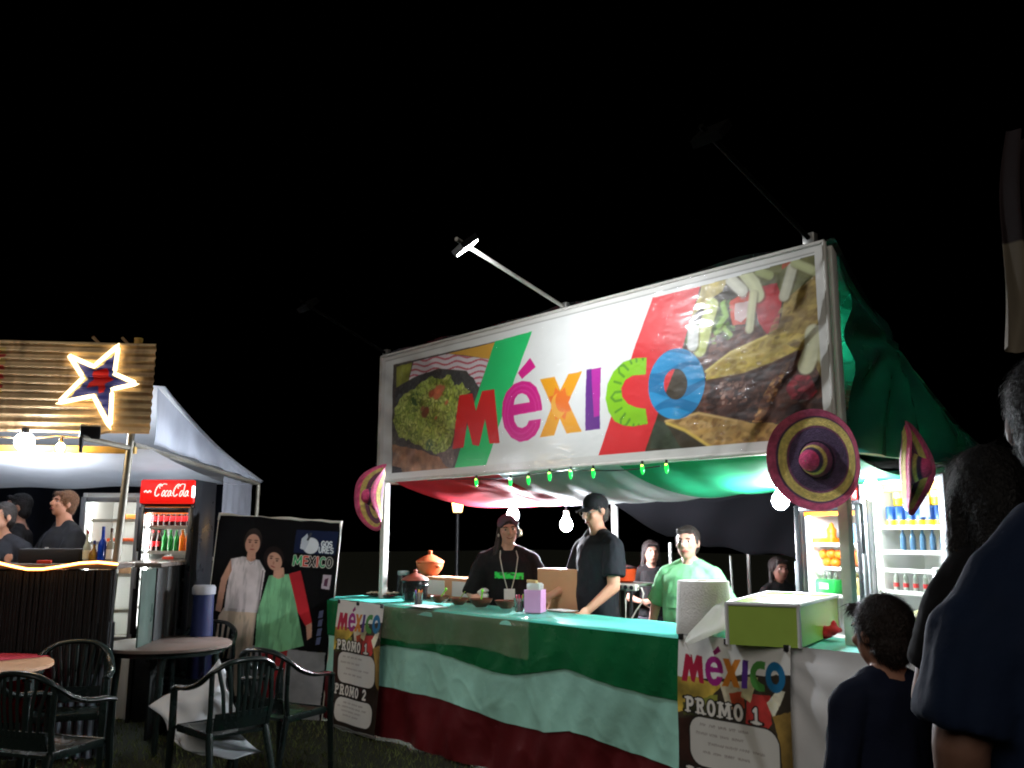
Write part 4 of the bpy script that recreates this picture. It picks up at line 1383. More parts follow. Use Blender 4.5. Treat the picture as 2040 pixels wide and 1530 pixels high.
# red napkin and packets at the right
c = on(1652, 1272)
b = B()
for i in range(6):
    b.ball((rs.uniform(-.06, .06), rs.uniform(-.03, .03), .018 + rs.random() * .03), (.05, .03, .02), 9, 6)
b.ball((.03, 0, .06), (.012, .012, .04), 8, 6)
me = remeshed(b, .007, 2, .01, 30)
o = link('red_cloth', me, mat('red_napkin', (196, 30, 40), .7, vary=.1), None, True, 60)
o.location = tuple(c)
tag(o, 'crumpled red cloth napkin on the counter beside the lime box', 'napkin')
for i, (px, py, cc_, lab) in enumerate(((1722, 1262, (226, 150, 180), 'pink snack packet lying on the counter by the right post'), (1715, 1232, (232, 214, 224), 'white plastic bag behind the pink packet by the right post'), (1735, 1275, (206, 40, 90), 'magenta striped packet at the counter edge near the boy'))):
    c = on(px, py)
    b = B().ball((0, 0, .03), (.06, .04, .03), 12, 8)
    if i == 1:
        b.ball((.02, .02, .07), (.05, .04, .04), 10, 8)
    me = remeshed(b, .007, 1, .012, 26)
    o = link('snack_packet' if i != 1 else 'plastic_bag', me, mat('packet_%d' % i, cc_, .3, vary=.35, scale=50), None, True, 60)
    o.location = tuple(c)
    o.rotation_euler = (0, 0, i)
    tag(o, lab, 'packet' if i != 1 else 'bag')
# white appliance, basket and a melon at the right
c = at_d(1912, 1240, 4.9)
c[2] = CZ + .004
t = thing('white_appliance', 'white boxy appliance standing in front of the bright fridge', 'appliance', c, facing(-.35, -.93))
B().box((0, 0, .18), (.22, .2, .36), bev=.012).build('body', mat('white_plastic', (224, 224, 226), .35, vary=.03), t, world=False)
B().cyl((.03, 0, .36), (.03, 0, .385), .022, n=12).build('knob', MATS['white_plastic'], t, world=False)
B().box((0, -.102, .2), (.14, .006, .08), bev=.002).build('panel', m_lens_dark, t, world=False)
c = at_d(1868, 1230, 4.78)
c[2] = CZ + .004
t = thing('wire_basket', 'small pale basket with a handle before the bright fridge', 'basket', c, 0.4)
m_cream = mat('cream_plastic', (222, 214, 196), .5)
B().lathe((0, 0, 0), [(0, .001), (0, .055), (.10, .075), (.104, .078), (.10, .07), (.01, .05), (.01, .001)], 16).build('basket_body', m_cream, t, world=False)
B().tube([(.074, 0, .10), (.07, 0, .18), (.055, 0, .21), (-.055, 0, .21), (-.07, 0, .18), (-.074, 0, .10)], .006, 8).build('handle', m_cream, t, world=False)
c = at_d(1846, 1230, 4.55)
o = solo(B().lathe((0, 0, 0), [(0, .001), (.004, .03), (.03, .075), (.075, .098), (.12, .09), (.155, .06), (.17, .02), (.172, .001)], 24), 'melon', mat('melon_skin', (206, 198, 96), .5, vary=.15, bump=.2), 'pale yellow melon on the counter behind the boy', 'melon', (c[0], c[1], CZ + .004))

# ================================================================== behind the counter: stove stand, dark tarp, lantern
c = at_y(1245, 1160, 0.9)
st_ = thing('stove_stand', 'thin metal stand holding the orange pot behind the man in the cap', 'stand', (c[0], c[1], 0))
zs = 1.17
B().box((c[0], c[1], zs - .012), (.40, .32, .02), bev=.003).build('stand_top', m_galv, st_)
for sx in (-.17, .17):
    for sy in (-.13, .13):
        B().cyl((c[0] + sx, c[1] + sy, 0), (c[0] + sx, c[1] + sy, zs - .02), .013, n=8).build('leg', m_lamp_black, st_)
t = thing('orange_pot', 'orange enamel pot on the stand behind the man in the cap', 'pot', (c[0] - .02, c[1], zs))
B().lathe((0, 0, 0), [(0, .001), (0, .075), (.012, .09), (.095, .105), (.10, .108), (.097, .10), (.015, .084), (.012, .001)], 26).build('pot_body', mat('orange_enamel', (206, 70, 28), .25, vary=.1), t, world=False)
B().lathe((0, 0, .10), [(0, .106), (.012, .10), (.025, .06), (.03, .012), (.05, .014), (.054, .001)], 24).build('lid', m_blackpot, t, world=False)
cps = at_y(1250, 1170, 0.72)
t = thing('power_strip', 'white power strip with a looping cable under the orange pot', 'power strip', cps, R(8))
B().box((0, 0, 0), (.17, .05, .045), bev=.008).build('strip', mat('white_plastic2', (226, 220, 206), .4), t, world=False)
for i in range(3):
    B().cyl((-.05 + i * .05, -.0255, 0), (-.05 + i * .05, -.028, 0), .016, n=12).build('outlet', m_lens_dark, t, world=False)
B().tube([(.085, 0, 0), (.12, 0, .0), (.135, 0, -.04), (.12, 0, -.10), (.07, 0, -.16), (.03, 0, -.22), (.02, .0, -.30)], .006, 8).build('cable', MATS['white_plastic2'], t, world=False)
B().tube([(-.02, 0, -.02), (-.018, 0, -.12), (-.02, 0, -.30)], .006, 8).build('cable', MATS['white_plastic2'], t, world=False)

# dark tarp roof of another stand further back
tb = thing('dark_tent', 'dark grey tent roof slope behind the stall in the gloom', 'tent', spot(1420, 9.5))
m_dark_tarp = mat('dark_canvas', (13, 13, 16), .95, spec=.08, vary=.2, scale=2, bump=.3, bscale=4)
TL, TR_, BL, BR_ = at_d(1180, 985, 9.0), at_d(1640, 975, 8.2), at_d(1330, 1068, 9.6), at_d(1640, 1112, 8.6)
P = np.zeros((16, 24, 3))
for j in range(16):
    for i in range(24):
        s, q = i / 23, j / 15
        p = (TL * (1 - s) + TR_ * s) * (1 - q) + (BL * (1 - s) + BR_ * s) * q
        P[j, i] = p + np.array((0, 0, -.05 * math.sin(PI * s) + .02 * math.sin(s * 20 + q * 6)))
B().slab(P, FH * .01).build('roof_tarp', m_dark_tarp, tb, fix=False, angle=180)
for px, D_ in ((1335, 9.65), (1490, 9.2), (1640, 8.7)):
    q = at_d(px, 1085, D_)
    B().cyl((q[0], q[1], 0), (q[0], q[1], q[2] + .02), .02, n=8).build('post', m_galv, tb)
# thin leaning metal rods catching the light behind the man in green
b = B().cyl(at_d(1455, 1110, 7.6), at_d(1468, 1168, 7.6), .008, n=8)
q = at_d(1468, 1168, 7.6)
lp = thing('music_stand', 'thin metal stand rod standing in the dark behind the man in green', 'stand', (q[0], q[1], 0))
B().cyl(at_d(1455, 1108, 7.6), (q[0], q[1], .02), .009, n=8).build('rod', m_galv, lp)
B().lathe((q[0], q[1], 0), [(0, .001), (0, .12), (.02, .11), (.025, .001)], 16).build('foot', m_lamp_black, lp)
# far lantern on a pole
q = at_d(912, 1006, 14.0)
ln = thing('street_lantern', 'distant warm yellow lantern on a pole in the dark', 'street lamp', (q[0], q[1], 0))
B().cyl((q[0], q[1], 0), (q[0], q[1], q[2] - .14), .04, .03, n=10).build('pole', m_lamp_black, ln)
B().lathe((q[0], q[1], q[2] - .14), [(0, .02), (.01, .09), (.02, .10), (.03, .02)], 6).build('base', m_lamp_black, ln)
B().lathe((q[0], q[1], q[2] - .11), [(0, .001), (0, .07), (.20, .11), (.2, .001)], 6).build('lantern_glass', mat('lantern_glow', (255, 230, 170), .4, vary=0, emit=(255, 196, 110), estr=14), ln, angle=20)
B().lathe((q[0], q[1], q[2] + .095), [(0, .13), (.05, .08), (.09, .03), (.10, .001)], 6).build('cap', m_lamp_black, ln, angle=20)

# ================================================================== glass door fridges
m_fr_black = mat('fridge_black', (26, 27, 30), .3, vary=.08)
m_fr_grey = mat('fridge_grey', (150, 152, 156), .35, .3, vary=.08)
m_fr_white = mat('fridge_inside', (226, 228, 226), .5, vary=.02)
m_fr_light = mat('fridge_tube', (255, 255, 255), .4, vary=0, emit=(240, 248, 246), estr=22)
m_shelf = mat('wire_shelf', (214, 214, 206), .4, vary=.03)
m_pane = mat('door_glass', (8, 10, 10), .03, vary=0, alpha=.05, spec=.6)
def fridge(loc, rz, w, d, h, label, zin, outer, header=None, hh=.22, open_=False, shelves=(), lightstr=None, group='glass door drinks fridges'):
    """front is local -Y; returns (thing, shelf heights)"""
    t_ = thing('drinks_fridge', label, 'fridge', loc, rz, group)
    k = .035
    def part(name, c, s, mm, bev=.004):
        return B().box(c, s, bev=bev).build(name, mm, t_, world=False)
    htop = h - (hh if header is not None else k)
    part('side_wall', (-w / 2 + k / 2, 0, h / 2), (k, d, h), outer)
    part('side_wall', (w / 2 - k / 2, 0, h / 2), (k, d, h), outer)
    part('back_wall', (0, d / 2 - k / 2, h / 2), (w - 2 * k, k, h), m_fr_white)
    part('top', (0, 0, htop + (h - htop) / 2), (w - 2 * k, d - .01, h - htop), outer)
    part('base', (0, -.005, zin / 2), (w - 2 * k, d - k - .02, zin), outer)
    # white liner just inside
    part('liner', (-w / 2 + k + .004, 0, (zin + htop) / 2), (.007, d - k - .04, htop - zin), m_fr_white, 0)
    part('liner', (w / 2 - k - .004, 0, (zin + htop) / 2), (.007, d - k - .04, htop - zin), m_fr_white, 0)
    lm_ = m_fr_light if lightstr is None else mat('fridge_tube_%d' % lightstr, (255, 255, 255), .4, vary=0, emit=(244, 250, 244), estr=lightstr)
    part('light_tube', (0, -d / 2 + .07, htop - .02), (w - 2 * k - .05, .025, .02), lm_, .005)
    part('light_tube', (-w / 2 + k + .02, -d / 2 + .06, (zin + htop) / 2), (.012, .02, (htop - zin) * .9), lm_, .004)
    for z in shelves:
        b = B()
        for i in range(11):
            x = -w / 2 + k + .02 + (w - 2 * k - .04) * i / 10
            b.box((x, .0, z), (.004, d - .12, .004))
        for y in (-d / 2 + .055, d / 2 - .07):
            b.box((0, y, z - .004), (w - 2 * k - .02, .008, .008))
        b.box((0, -d / 2 + .05, z + .008), (w - 2 * k - .02, .004, .022))
        b.build('shelf', m_shelf, t_, world=False)
    # door: frame of four rails and a pane
    dr = bpy.data.objects.new('door', None)
    COL.objects.link(dr)
    dr.parent = t_
    if open_:
        dr.location = (w / 2, -d / 2, 0)
        dr.rotation_euler = (0, 0, R(62))
        ox = -w / 2
    else:
        dr.location = (0, -d / 2 - .018, 0)
        ox = 0.0
    fw = .045
    for (c, s) in (((ox - w / 2 + fw / 2, 0, (zin + htop) / 2), (fw, .03, htop - zin)), ((ox + w / 2 - fw / 2, 0, (zin + htop) / 2), (fw, .03, htop - zin)),
                   ((ox, 0, zin + fw / 2), (w - 2 * fw, .028, fw)), ((ox, 0, htop - fw / 2), (w - 2 * fw, .028, fw))):
        B().box(c, s, bev=.005).build('door_rail', outer if outer is not m_fr_white else m_fr_grey, dr, world=False)
    B().box((ox, 0, (zin + htop) / 2), (w - 2 * fw, .006, htop - zin - 2 * fw)).build('pane', m_pane, dr, world=False)
    B().box((ox - w / 2 + .02, -.03, (zin + htop) / 2), (.016, .025, .30), bev=.006).build('handle', m_fr_grey, dr, world=False)
    return t_
def to_world(t_, p):
    return (np.linalg.inv(INV[t_.name]) @ np.array([p[0], p[1], p[2], 1.0]))[:3]
bottle_prof = [(0, .001), (0, .026), (.004, .031), (.012, .032), (.15, .032), (.18, .026), (.205, .014), (.24, .0125), (.243, .001)]
can_prof = [(0, .001), (0, .026), (.006, .032), (.11, .033), (.118, .028), (.12, .001)]
def bottle_proto(name, prof, mm, capm=None, labm=None, lz=(.05, .11), sc=1.0, capz=None):
    o = B().lathe((0, 0, 0), [(h_ * sc, r_ * sc) for h_, r_ in prof], 14).build(name, mm, None)
    if labm:
        r_ = max(q[1] for q in prof) * sc + .0012
        B().lathe((0, 0, lz[0] * sc), [(0, r_ - .001), (0, r_), ((lz[1] - lz[0]) * sc, r_), ((lz[1] - lz[0]) * sc, r_ - .001)], 14).build('label_band', labm, o, world=False)
    if capm:
        z = (capz or prof[-1][0]) * sc
        B().cyl((0, 0, z - .004), (0, 0, z + .014 * sc), .015 * sc, n=10).build('cap', capm, o, world=False)
    return o
def row(proto, t_, xs, y, z, label, group, cat='bottle', first=[None]):
    kids()
    for i, x in enumerate(xs):
        p = to_world(t_, (x, y, z))
        if proto.get('used'):
            o = copy_tree(proto, p, 0.3 * i, label, group)
            if 'used' in o:
                del o['used']
        else:
            o = proto
            o.location = tuple(p)
            o['used'] = 1
        tag(o, label, cat, group)
def finish(proto):
    if 'used' in proto:
        del proto['used']
m_blue_glass = mat('blue_can', (34, 74, 140), .25, .2, vary=.1)
m_yel = mat('yellow_band', (226, 190, 40), .4, vary=.05)
m_pale_glass = mat('pale_bottle', (196, 208, 196), .1, vary=.03, trans=.5)
m_redl = mat('red_label', (180, 34, 34), .5, vary=.1)
m_clearish = mat('water_bottle', (96, 136, 170), .1, vary=.03, trans=.5)
m_cream2 = mat('bottle_cap_cream', (226, 210, 150), .4)

# right fridge (beer) and the one beside it with fruit and sweets
rzB = R(-14)
locB = at_d(1818, 1250, 5.55)
locB[2] = 0
uB = np.array([math.cos(rzB), math.sin(rzB), 0])
nB = np.array([-math.sin(rzB), math.cos(rzB), 0])
locB = locB + nB * .27
frB = fridge(locB, rzB, .62, .54, 1.93, 'tall bright drinks fridge full of cans behind the side sombrero', .62, m_fr_grey, shelves=(.80, 1.165, 1.30, 1.415, 1.57), lightstr=16)
B().box((0, -.25, 1.85), (.54, .012, .10)).build('header_strip', mat('yellow_header', (236, 196, 60), .5, vary=.1, emit=(255, 214, 90), estr=1.2), frB, world=False)
B().box((.17, -.30, 1.70), (.07, .004, .13)).build('sticker', mat('dark_sticker', (40, 44, 46), .5, vary=.6, scale=40), frB, world=False)
xs7 = [-.215 + .072 * i for i in range(7)]
pc = bottle_proto('beer_can', can_prof, m_blue_glass, None, m_yel, (.005, .04), 1.12)
row(pc, frB, xs7, -.12, 1.578, 'blue and yellow can on the top shelf of the bright fridge', 'cans on the top fridge shelf', 'can')
pc2 = bottle_proto('yellow_can', can_prof, m_yel, None, mat('pale_label', (226, 220, 160), .4), (.05, .09), 1.0)
row(pc2, frB, xs7, -.05, 1.716, 'yellow can stacked in the second layer on the top fridge shelf', 'yellow cans stacked in the fridge', 'can')
pc3 = bottle_proto('water_bottle', bottle_prof, m_clearish, None, None, sc=.58)
row(pc3, frB, xs7[1:], -.12, 1.423, 'clear bluish bottle on the second shelf of the bright fridge', 'clear bottles on the second fridge shelf')
pc4 = bottle_proto('soda_bottle', bottle_prof, m_pale_glass, m_cream2, m_redl, (.05, .10), .52)
row(pc4, frB, xs7, -.12, 1.173, 'pale bottle with cream cap on the lower shelf of the bright fridge', 'capped bottles on the lower fridge shelf')
for q in (pc, pc2, pc3, pc4):
    finish(q)
# black tarp wall strip to the right of it
rzA = R(-14)
locA = at_d(1664, 1250, 6.05)
locA[2] = 0
frA = fridge(locA + np.array([-math.sin(rzA), math.cos(rzA), 0]) * .27, rzA, .58, .54, 1.97, 'black fridge with red header and fruit behind the right post', .66, m_fr_black, header=1, hh=.24, shelves=(.85, 1.115, 1.295, 1.455), lightstr=16)
B().box((0, -.283, 1.855), (.52, .022, .20), bev=.01).build('header', mat('red_header', (206, 30, 26), .35, vary=.05, emit=(230, 40, 30), estr=.6), frA, world=False)
B().box((0, -.27, 1.69), (.44, .006, .07)).build('header_strip', mat('orange_strip', (236, 120, 30), .4, vary=.3, emit=(255, 120, 30), estr=1.0), frA, world=False)
def fr_item(b, name, mm, p, label, cat, rz=0.0, smooth=60):
    o = b.build(name, mm, None, angle=smooth)
    o.location = tuple(to_world(frA, p))
    o.rotation_euler = (0, 0, rzA + rz)
    return tag(o, label, cat)
m_or = mat('orange_fruit', (236, 120, 20), .4, vary=.1, bump=.1, bscale=80)
b = B()
fr_item(B().lathe((0, 0, 0), [(0, .001), (0, .04), (.03, .046), (.055, .03), (.07, .032), (.10, .034), (.12, .02), (.14, .016), (.15, .001)], 16), 'juice_bottle', m_or, (-.14, -.1, 1.463), 'orange juice bottle standing on the top shelf behind the post', 'bottle')
fr_item(B().box((0, 0, .022), (.2, .1, .044), bev=.01), 'juice_tray', m_or, (-.17, -.13, 1.461), 'flat orange packet on the top shelf of the red header fridge', 'packet')
fr_item(B().box((0, 0, .07), (.20, .12, .14), bev=.01), 'water_pack', mat('blue_pack', (120, 170, 216), .3, vary=.25, scale=25), (.15, -.1, 1.463), 'pale blue shrink wrapped pack on the top fridge shelf', 'packet')
for i, (x, z) in enumerate(((-.16, 0), (-.09, 0), (-.12, .065), (-.05, .06), (-.19, .06))):
    fr_item(B().ball((0, 0, .036), (.037, .037, .034), 14, 10), 'orange', m_or, (x, -.13, 1.303 + z * .9), 'orange in the heap on the middle fridge shelf', 'fruit')['group'] = 'oranges heaped in the fridge'
b = B().ball((0, 0, .068), (.11, .08, .068), 16, 12)
fr_item(b, 'orange_bag', mat('orange_bag', (226, 110, 50), .4, vary=.3, scale=30), (.13, -.1, 1.303), 'large orange mesh bag on the middle shelf right of the post', 'bag')
g_ = B().box((0, 0, .05), (.17, .12, .10), bev=.014)
g_ = fr_item(g_, 'bottle_pack', mat('green_pack', (40, 170, 74), .4, vary=.1), (-.16, -.12, 1.123), 'green six pack with white print on the lower fridge shelf', 'drinks pack')
B().box((0, -.0615, .055), (.08, .002, .04)).build('printed_mark', m_paper, g_, world=False)
for i in range(3):
    B().lathe((-.05 + .05 * i, 0, .098), [(0, .022), (.02, .018), (.035, .012), (.05, .012), (.052, .001)], 10).build('bottle_neck', MATS['pale_bottle'], g_, world=False)
for i, x in enumerate((.03, .10, .18)):
    fr_item(B().lathe((0, 0, 0), [(h_ * .62, r_ * .95) for h_, r_ in bottle_prof], 14), 'lemonade_bottle', mat('lemonade_%d' % (i % 2), [(214, 200, 50), (196, 176, 120)][i % 2], .2, vary=.1), (x, -.14, 1.123), 'yellow lemonade bottle on the lower shelf right of the post', 'bottle')['group'] = 'lemonade bottles in the fridge'

# ================================================================== bar stall on the left
LRZ = R(48.198 + 6.1)
LO = spot(247, 6.4)
LM = mtx(LO, LRZ)
LX, LY = LM[:3, 0], LM[:3, 1]
LI = np.linalg.inv(LM)
def lw(x, y, z):
    return (LM @ np.array([x, y, z, 1.0]))[:3]
def lp(px, py, yl):
    """point of image position px,py on the plane local y = yl, in stall coordinates"""
    d = ray(px, py)
    k = ((LO + LY * yl - CAM) @ LY) / (d @ LY)
    p = CAM + d * k
    return (LI @ np.array([p[0], p[1], p[2], 1.0]))[:3]
m_grey_tarp = mat('grey_tarp', (150, 155, 166), .5, vary=.15, scale=3, bump=.3, bscale=6, transl=.3)
m_white_tarp = mat('white_tarp', (214, 218, 224), .6, vary=.06, scale=3, bump=.12, bscale=5, transl=.5)
m_yel_beam = mat('yellow_pine', (206, 164, 84), .55, vary=.15, scale=8)
m_pole = mat('pole_grey', (120, 116, 104), .45, .3, vary=.15, scale=14)
bar = thing('market_stall', 'bar stall with grey white tarp roof and corrugated metal sign', 'market stall', LO, LRZ)
def lpart(b, name, mm, parent=None, **k):
    return b.build(name, mm, parent or bar, world=False, **k)
DEP = 4.3
pt = lp(262, 862, 0)
pb = lp(232, 1112, 0)
lpart(B().cyl((pt[0], 0, 2.95), (pt[0], 0, pt[2]), .03, n=10), 'post', m_yel_beam)
lpart(B().box((0, 0, 0), (.001, .001, .001)), 'post_foot', m_pole) if False else None
sl = (pb - pt) / (pb[2] - pt[2])
ft = pt + sl * (0 - pt[2])
lpart(B().cyl((ft[0], 0, 0), (pt[0], 0, pt[2]), .026, n=10), 'post', m_pole)
lpart(B().cyl((.12, DEP, 0), (.12, DEP, 2.12), .024, n=10), 'post', m_pole)
lpart(B().cyl((-3.9, 0, 0), (-3.9, 0, 2.95), .026, n=10), 'post', m_pole)
lpart(B().cyl((-3.9, DEP, 0), (-3.9, DEP, 2.12), .026, n=10), 'post', m_pole)
lpart(B().box((-1.95, .03, 2.118), (3.86, .05, .05), bev=.004), 'beam', m_yel_beam)
lpart(B().cyl((pt[0] + .01, 0.02, 2.16), (.12, DEP, 2.12), .022, n=8), 'beam', m_pole)
lpart(B().cyl((-3.9, DEP, 2.12), (.12, DEP, 2.12), .02, n=8), 'beam', m_pole)
# roof: leans from the top of the sign down to the back
P = np.zeros((26, 40, 3))
for j in range(26):
    for i in range(40):
        s, t_ = i / 39, j / 25
        y = .05 + t_ * DEP
        z = 2.60 - .46 * t_ ** .92 - .05 * math.sin(PI * t_) + .01 * math.sin(s * 22 + t_ * 5)
        P[j, i] = (-3.95 + s * 4.1 + .02 * t_, y, z)
lpart(B().sheet(P), 'roof_tarp', m_white_tarp, fix=False, angle=180)
# right gable cloth
P = np.zeros((24, 40, 3))
for j in range(24):
    for i in range(40):
        s, q = i / 39, j / 23
        y = .03 + s * DEP
        top = 2.59 - .455 * s ** .92 - .05 * math.sin(PI * s)
        lo = 2.16 - .03 * s
        P[j, i] = (.10 + .06 * s + .02 * math.sin(y * 7 + q * 3) * (1 - q), y, lo + (max(top, lo + .01) - lo) * q)
lpart(B().sheet(P), 'side_tarp', m_grey_tarp, fix=False, angle=180)
# sagging white ceiling
P = np.zeros((24, 40, 3))
for j in range(24):
    for i in range(40):
        s, q = i / 39, j / 23
        lift = .02 * (1 - q)
        P[j, i] = (-3.88 + s * 3.96, .06 + q * (DEP - .1), 2.12 + lift - .18 * math.sin(PI * q) * (.55 + .45 * math.sin(PI * s)) + .01 * math.sin(s * 30 + q * 8))
lpart(B().sheet(P), 'ceiling_cloth', m_white_tarp, fix=False, angle=180)
# dark back wall and side drape
P = np.zeros((10, 60, 3))
for j in range(10):
    for i in range(60):
        P[j, i] = (-3.88 + 3.9 * i / 59, DEP - .08 + .03 * math.sin(i * .9), 2.08 * j / 9)
lpart(B().sheet(P), 'back_drape', mat('navy_drape', (30, 34, 48), .8, vary=.2), fix=False, angle=180)
P = np.zeros((10, 20, 3))
for j in range(10):
    for i in range(20):
        P[j, i] = (.05 + .015 * math.sin(i * 1.4), 2.7 + 1.5 * i / 19, 2.1 * j / 9)
lpart(B().sheet(P), 'side_drape', mat('grey_drape', (120, 122, 130), .7, vary=.15, transl=.3), fix=False, angle=180)

# corrugated sign with the star
YSN = -.06
sw_, z0_, z1_ = 2.6, lp(150, 862, YSN)[2], lp(150, 681, YSN)[2]
x1s = lp(306, 760, YSN)[0]
x0s = x1s - sw_
csn = thing('corrugated_sign', 'rusty corrugated metal sign with a lit red and blue star', 'sign', lw(x1s - sw_ / 2, YSN, z0_), LRZ)
sc_ = Canvas(sw_, z1_ - z0_, 520, 150, (138, 112, 82))
nn = sc_.noise(5, 41)
sc_.blend(np.ones_like(nn), np.asarray((214, 184, 140), float) * (.75 + .5 * nn)[..., None])
sc_.blend(np.clip(sc_.noise(9, 44, 1, .3) * 2.4 - 1.3, 0, 1) * .7, (96, 68, 48))
def ZS(pts):
    o_ = []
    for x, y in pts:
        q = lp(x / 6.18, 660 + y / 6.18, YSN)
        o_.append((q[0] - x0s, q[2] - z0_))
    return o_
star = ZS([(870, 310), (1170, 440), (1475, 178), (1425, 530), (1705, 652), (1395, 720), (1372, 1195), (1165, 800), (728, 890), (1040, 578)])
sc_.poly(star, (226, 216, 172))
cst = np.mean(np.array(star), 0)
sc_.poly([tuple(cst + (np.array(p) - cst) * .80) for p in star], (58, 66, 150))
sc_.poly(ZS([(1140, 490), (1325, 458), (1345, 560), (1395, 590), (1292, 655), (1287, 750), (1222, 762), (1200, 670), (1058, 692), (1150, 590)]), (222, 26, 28))
for (y0, y1, c_) in ((190, 275, (214, 184, 110)), (275, 320, (170, 40, 40)), (330, 410, (214, 184, 110)), (420, 465, (196, 50, 46)), (475, 520, (206, 176, 106)), (530, 580, (190, 48, 44)), (590, 650, (206, 170, 100)), (650, 700, (176, 40, 40)), (700, 760, (206, 176, 90))):
    xe = 75 - (y0 - 190) * .11
    sc_.poly(ZS([(-900, y0 + 20), (xe, y0), (xe, y1), (-900, y1 + 20)]), c_)
m_corr = mat('corrugated_paint', attr=True, rough=.45, metal=.25, vary=.12, scale=10, bump=.1)
ph = sc_.V / (z1_ - z0_) * 2 * PI * 11.5
tilt = -.022
P = np.stack([x0s + sc_.U, YSN - .011 * np.sin(ph), z0_ + sc_.V + tilt * 0], -1)
PW = P @ LM[:3, :3].T + LM[:3, 3]
print_sheet(sc_, 'metal_sheet', PW, m_corr, csn)
m_led = mat('led_warm', (255, 240, 190), .4, vary=0, emit=(255, 230, 180), estr=2.6)
pts = [lw(x0s + p[0], YSN - .026, z0_ + p[1]) for p in star] + [lw(x0s + star[0][0], YSN - .026, z0_ + star[0][1])]
pp = []
for a_, b_ in zip(pts[:-1], pts[1:]):
    for k in range(9):
        pp.append(a_ + (b_ - a_) * k / 9)
pp.append(pts[-1])
B().tube(pp, .016, 8).build('light_rope', m_led, csn)
m_wood_raw = mat('raw_wood', (170, 140, 100), .7, vary=.2)
for px, dx in ((190, -.05), (248, -.05)):
    q = lp(px + 8, 678, YSN + .04)
    B().tube([lw(q[0], YSN + .05, z1_ - .15), lw(q[0], YSN + .05, z1_), lw(q[0] - .05, YSN + .05, z1_ + .05)], .012, 6).build('strut', m_wood_raw, csn)

# lamps of the bar: strong white bulb added inside the canopy (assumed), small warm bulb, off flood light
p = lw(*lp(48, 881, .32))
t = thing('hanging_bulb', 'assumed white bulb added inside the bar canopy behind the yellow beam', 'bulb', p)  # assumed extra bulb behind the front one, added to light the canopy
B().ball(p, .055, 18, 12).build('bulb', mat('assumed_canopy_bulb', (255, 255, 255), .3, vary=0, emit=(236, 244, 255), estr=1500), t)
B().cyl(p + (0, 0, .055), p + (0, 0, .12), .03, .02, n=12).build('socket', m_lamp_black, t)
B().tube([p + (0, 0, .11), p + (0, 0, .16) + LY * .12, lw(lp(48, 860, 0)[0], .20, 2.40)], .005, 6).build('cord', m_lamp_black, t)
p = lw(*lp(120, 892, -.12))
t = thing('hanging_bulb', 'small warm bulb hanging under the star sign', 'bulb', p)
B().lathe(p, [(-.03, .003), (-.025, .018), (0, .028), (.02, .024), (.035, .012)], 14, close=True).build('bulb', mat('warm_bulb', (255, 240, 200), .3, vary=0, emit=(255, 214, 140), estr=260), t)
B().cyl(p + (0, 0, .033), p + (0, 0, .07), .014, n=10).build('socket', m_wood_raw, t)
B().tube([p + (0, 0, .065), p + (0, 0, .085) + LX * .02, lw(lp(120, 876, -.1)[0], -.08, 2.2)], .004, 6).build('cord', m_wood_raw, t)
p = lw(*lp(49, 880, -.13))
t = thing('hanging_bulb', 'very bright round white bulb below the corrugated sign', 'bulb', p)
B().ball(p, .066, 20, 14).build('bulb', mat('front_bulb', (255, 255, 255), .3, vary=0, emit=(240, 246, 255), estr=65), t)
B().cyl(p + (0, 0, .058), p + (0, 0, .10), .03, .024, n=12).build('socket', m_lamp_black, t)
# cable run
q0, q1, q2, q3 = lp(0, 870, -.1), lp(112, 868, -.1), lp(160, 872, -.1), lp(220, 860, -.09)
cbl = B().tube([lw(*q) for q in (q0, (q0 + q1) / 2 + (0, 0, -.02), q1, q2, (q2 + q3) / 2, q3)], .007, 6).build('cable', m_wood_raw)
tag(cbl, 'pale cable strung below the corrugated star sign', 'cable')
fl = thing('floodlight', 'black unlit floodlight on an arm at the bar post', 'floodlight', lw(*lp(180, 862, -.3)))
a0, a1 = lw(pt[0], 0, lp(255, 892, 0)[2]), lw(*lp(163, 872, -.42))
B().cyl(a0, a1, .02, n=8).build('arm', m_pole, fl)
h0 = lw(*lp(180, 860, -.36))
B().box(h0, (.13, .06, .09), rz=LRZ + .3, rx=.35, bev=.008).build('lamp_head', m_lamp_black, fl)
B().cyl(a1 + (0, 0, .02), h0 - (0, 0, .03), .008, n=6).build('bracket', m_lamp_black, fl)
B().cyl(a1, a1 - (0, 0, .10), .018, .012, n=8).build('knob', m_lamp_black, fl)

# bar counter
m_reed = mat('reed_mat', (20, 16, 14), .8, vary=.4, scale=14, bump=.5, bscale=20, stretch=(30, 30, 1))
m_dark_board = mat('dark_board', (26, 29, 28), .5, vary=.3, scale=5, bump=.1)
m_corr_galv = mat('corrugated_galv', (150, 160, 172), .4, .35, vary=.2, scale=8)
zbar = lp(100, 1128, -.05)[2]
bc_ = thing('bar_counter', 'dark bar counter clad in reed matting with a lit rope along it', 'bar counter', lw(-1.9, 0, 0), LRZ)
def cpart(b, name, mm, **k):
    v = b.verts()
    o = B()
    o.v = [v @ LM[:3, :3].T + LM[:3, 3]]
    o.f = b.f
    o.n = len(v)
    return o.build(name, mm, bc_, **k)
m_bartop = mat('bar_top', (92, 84, 78), .3, vary=.2, scale=6)
cpart(B().box((-1.96, .09, zbar), (3.84, .42, .035), bev=.008), 'counter_top', m_bartop)
cpart(B().box((-.03, 1.22, zbar - .005), (.34, 1.80, .035), bev=.008), 'counter_top', m_bartop)
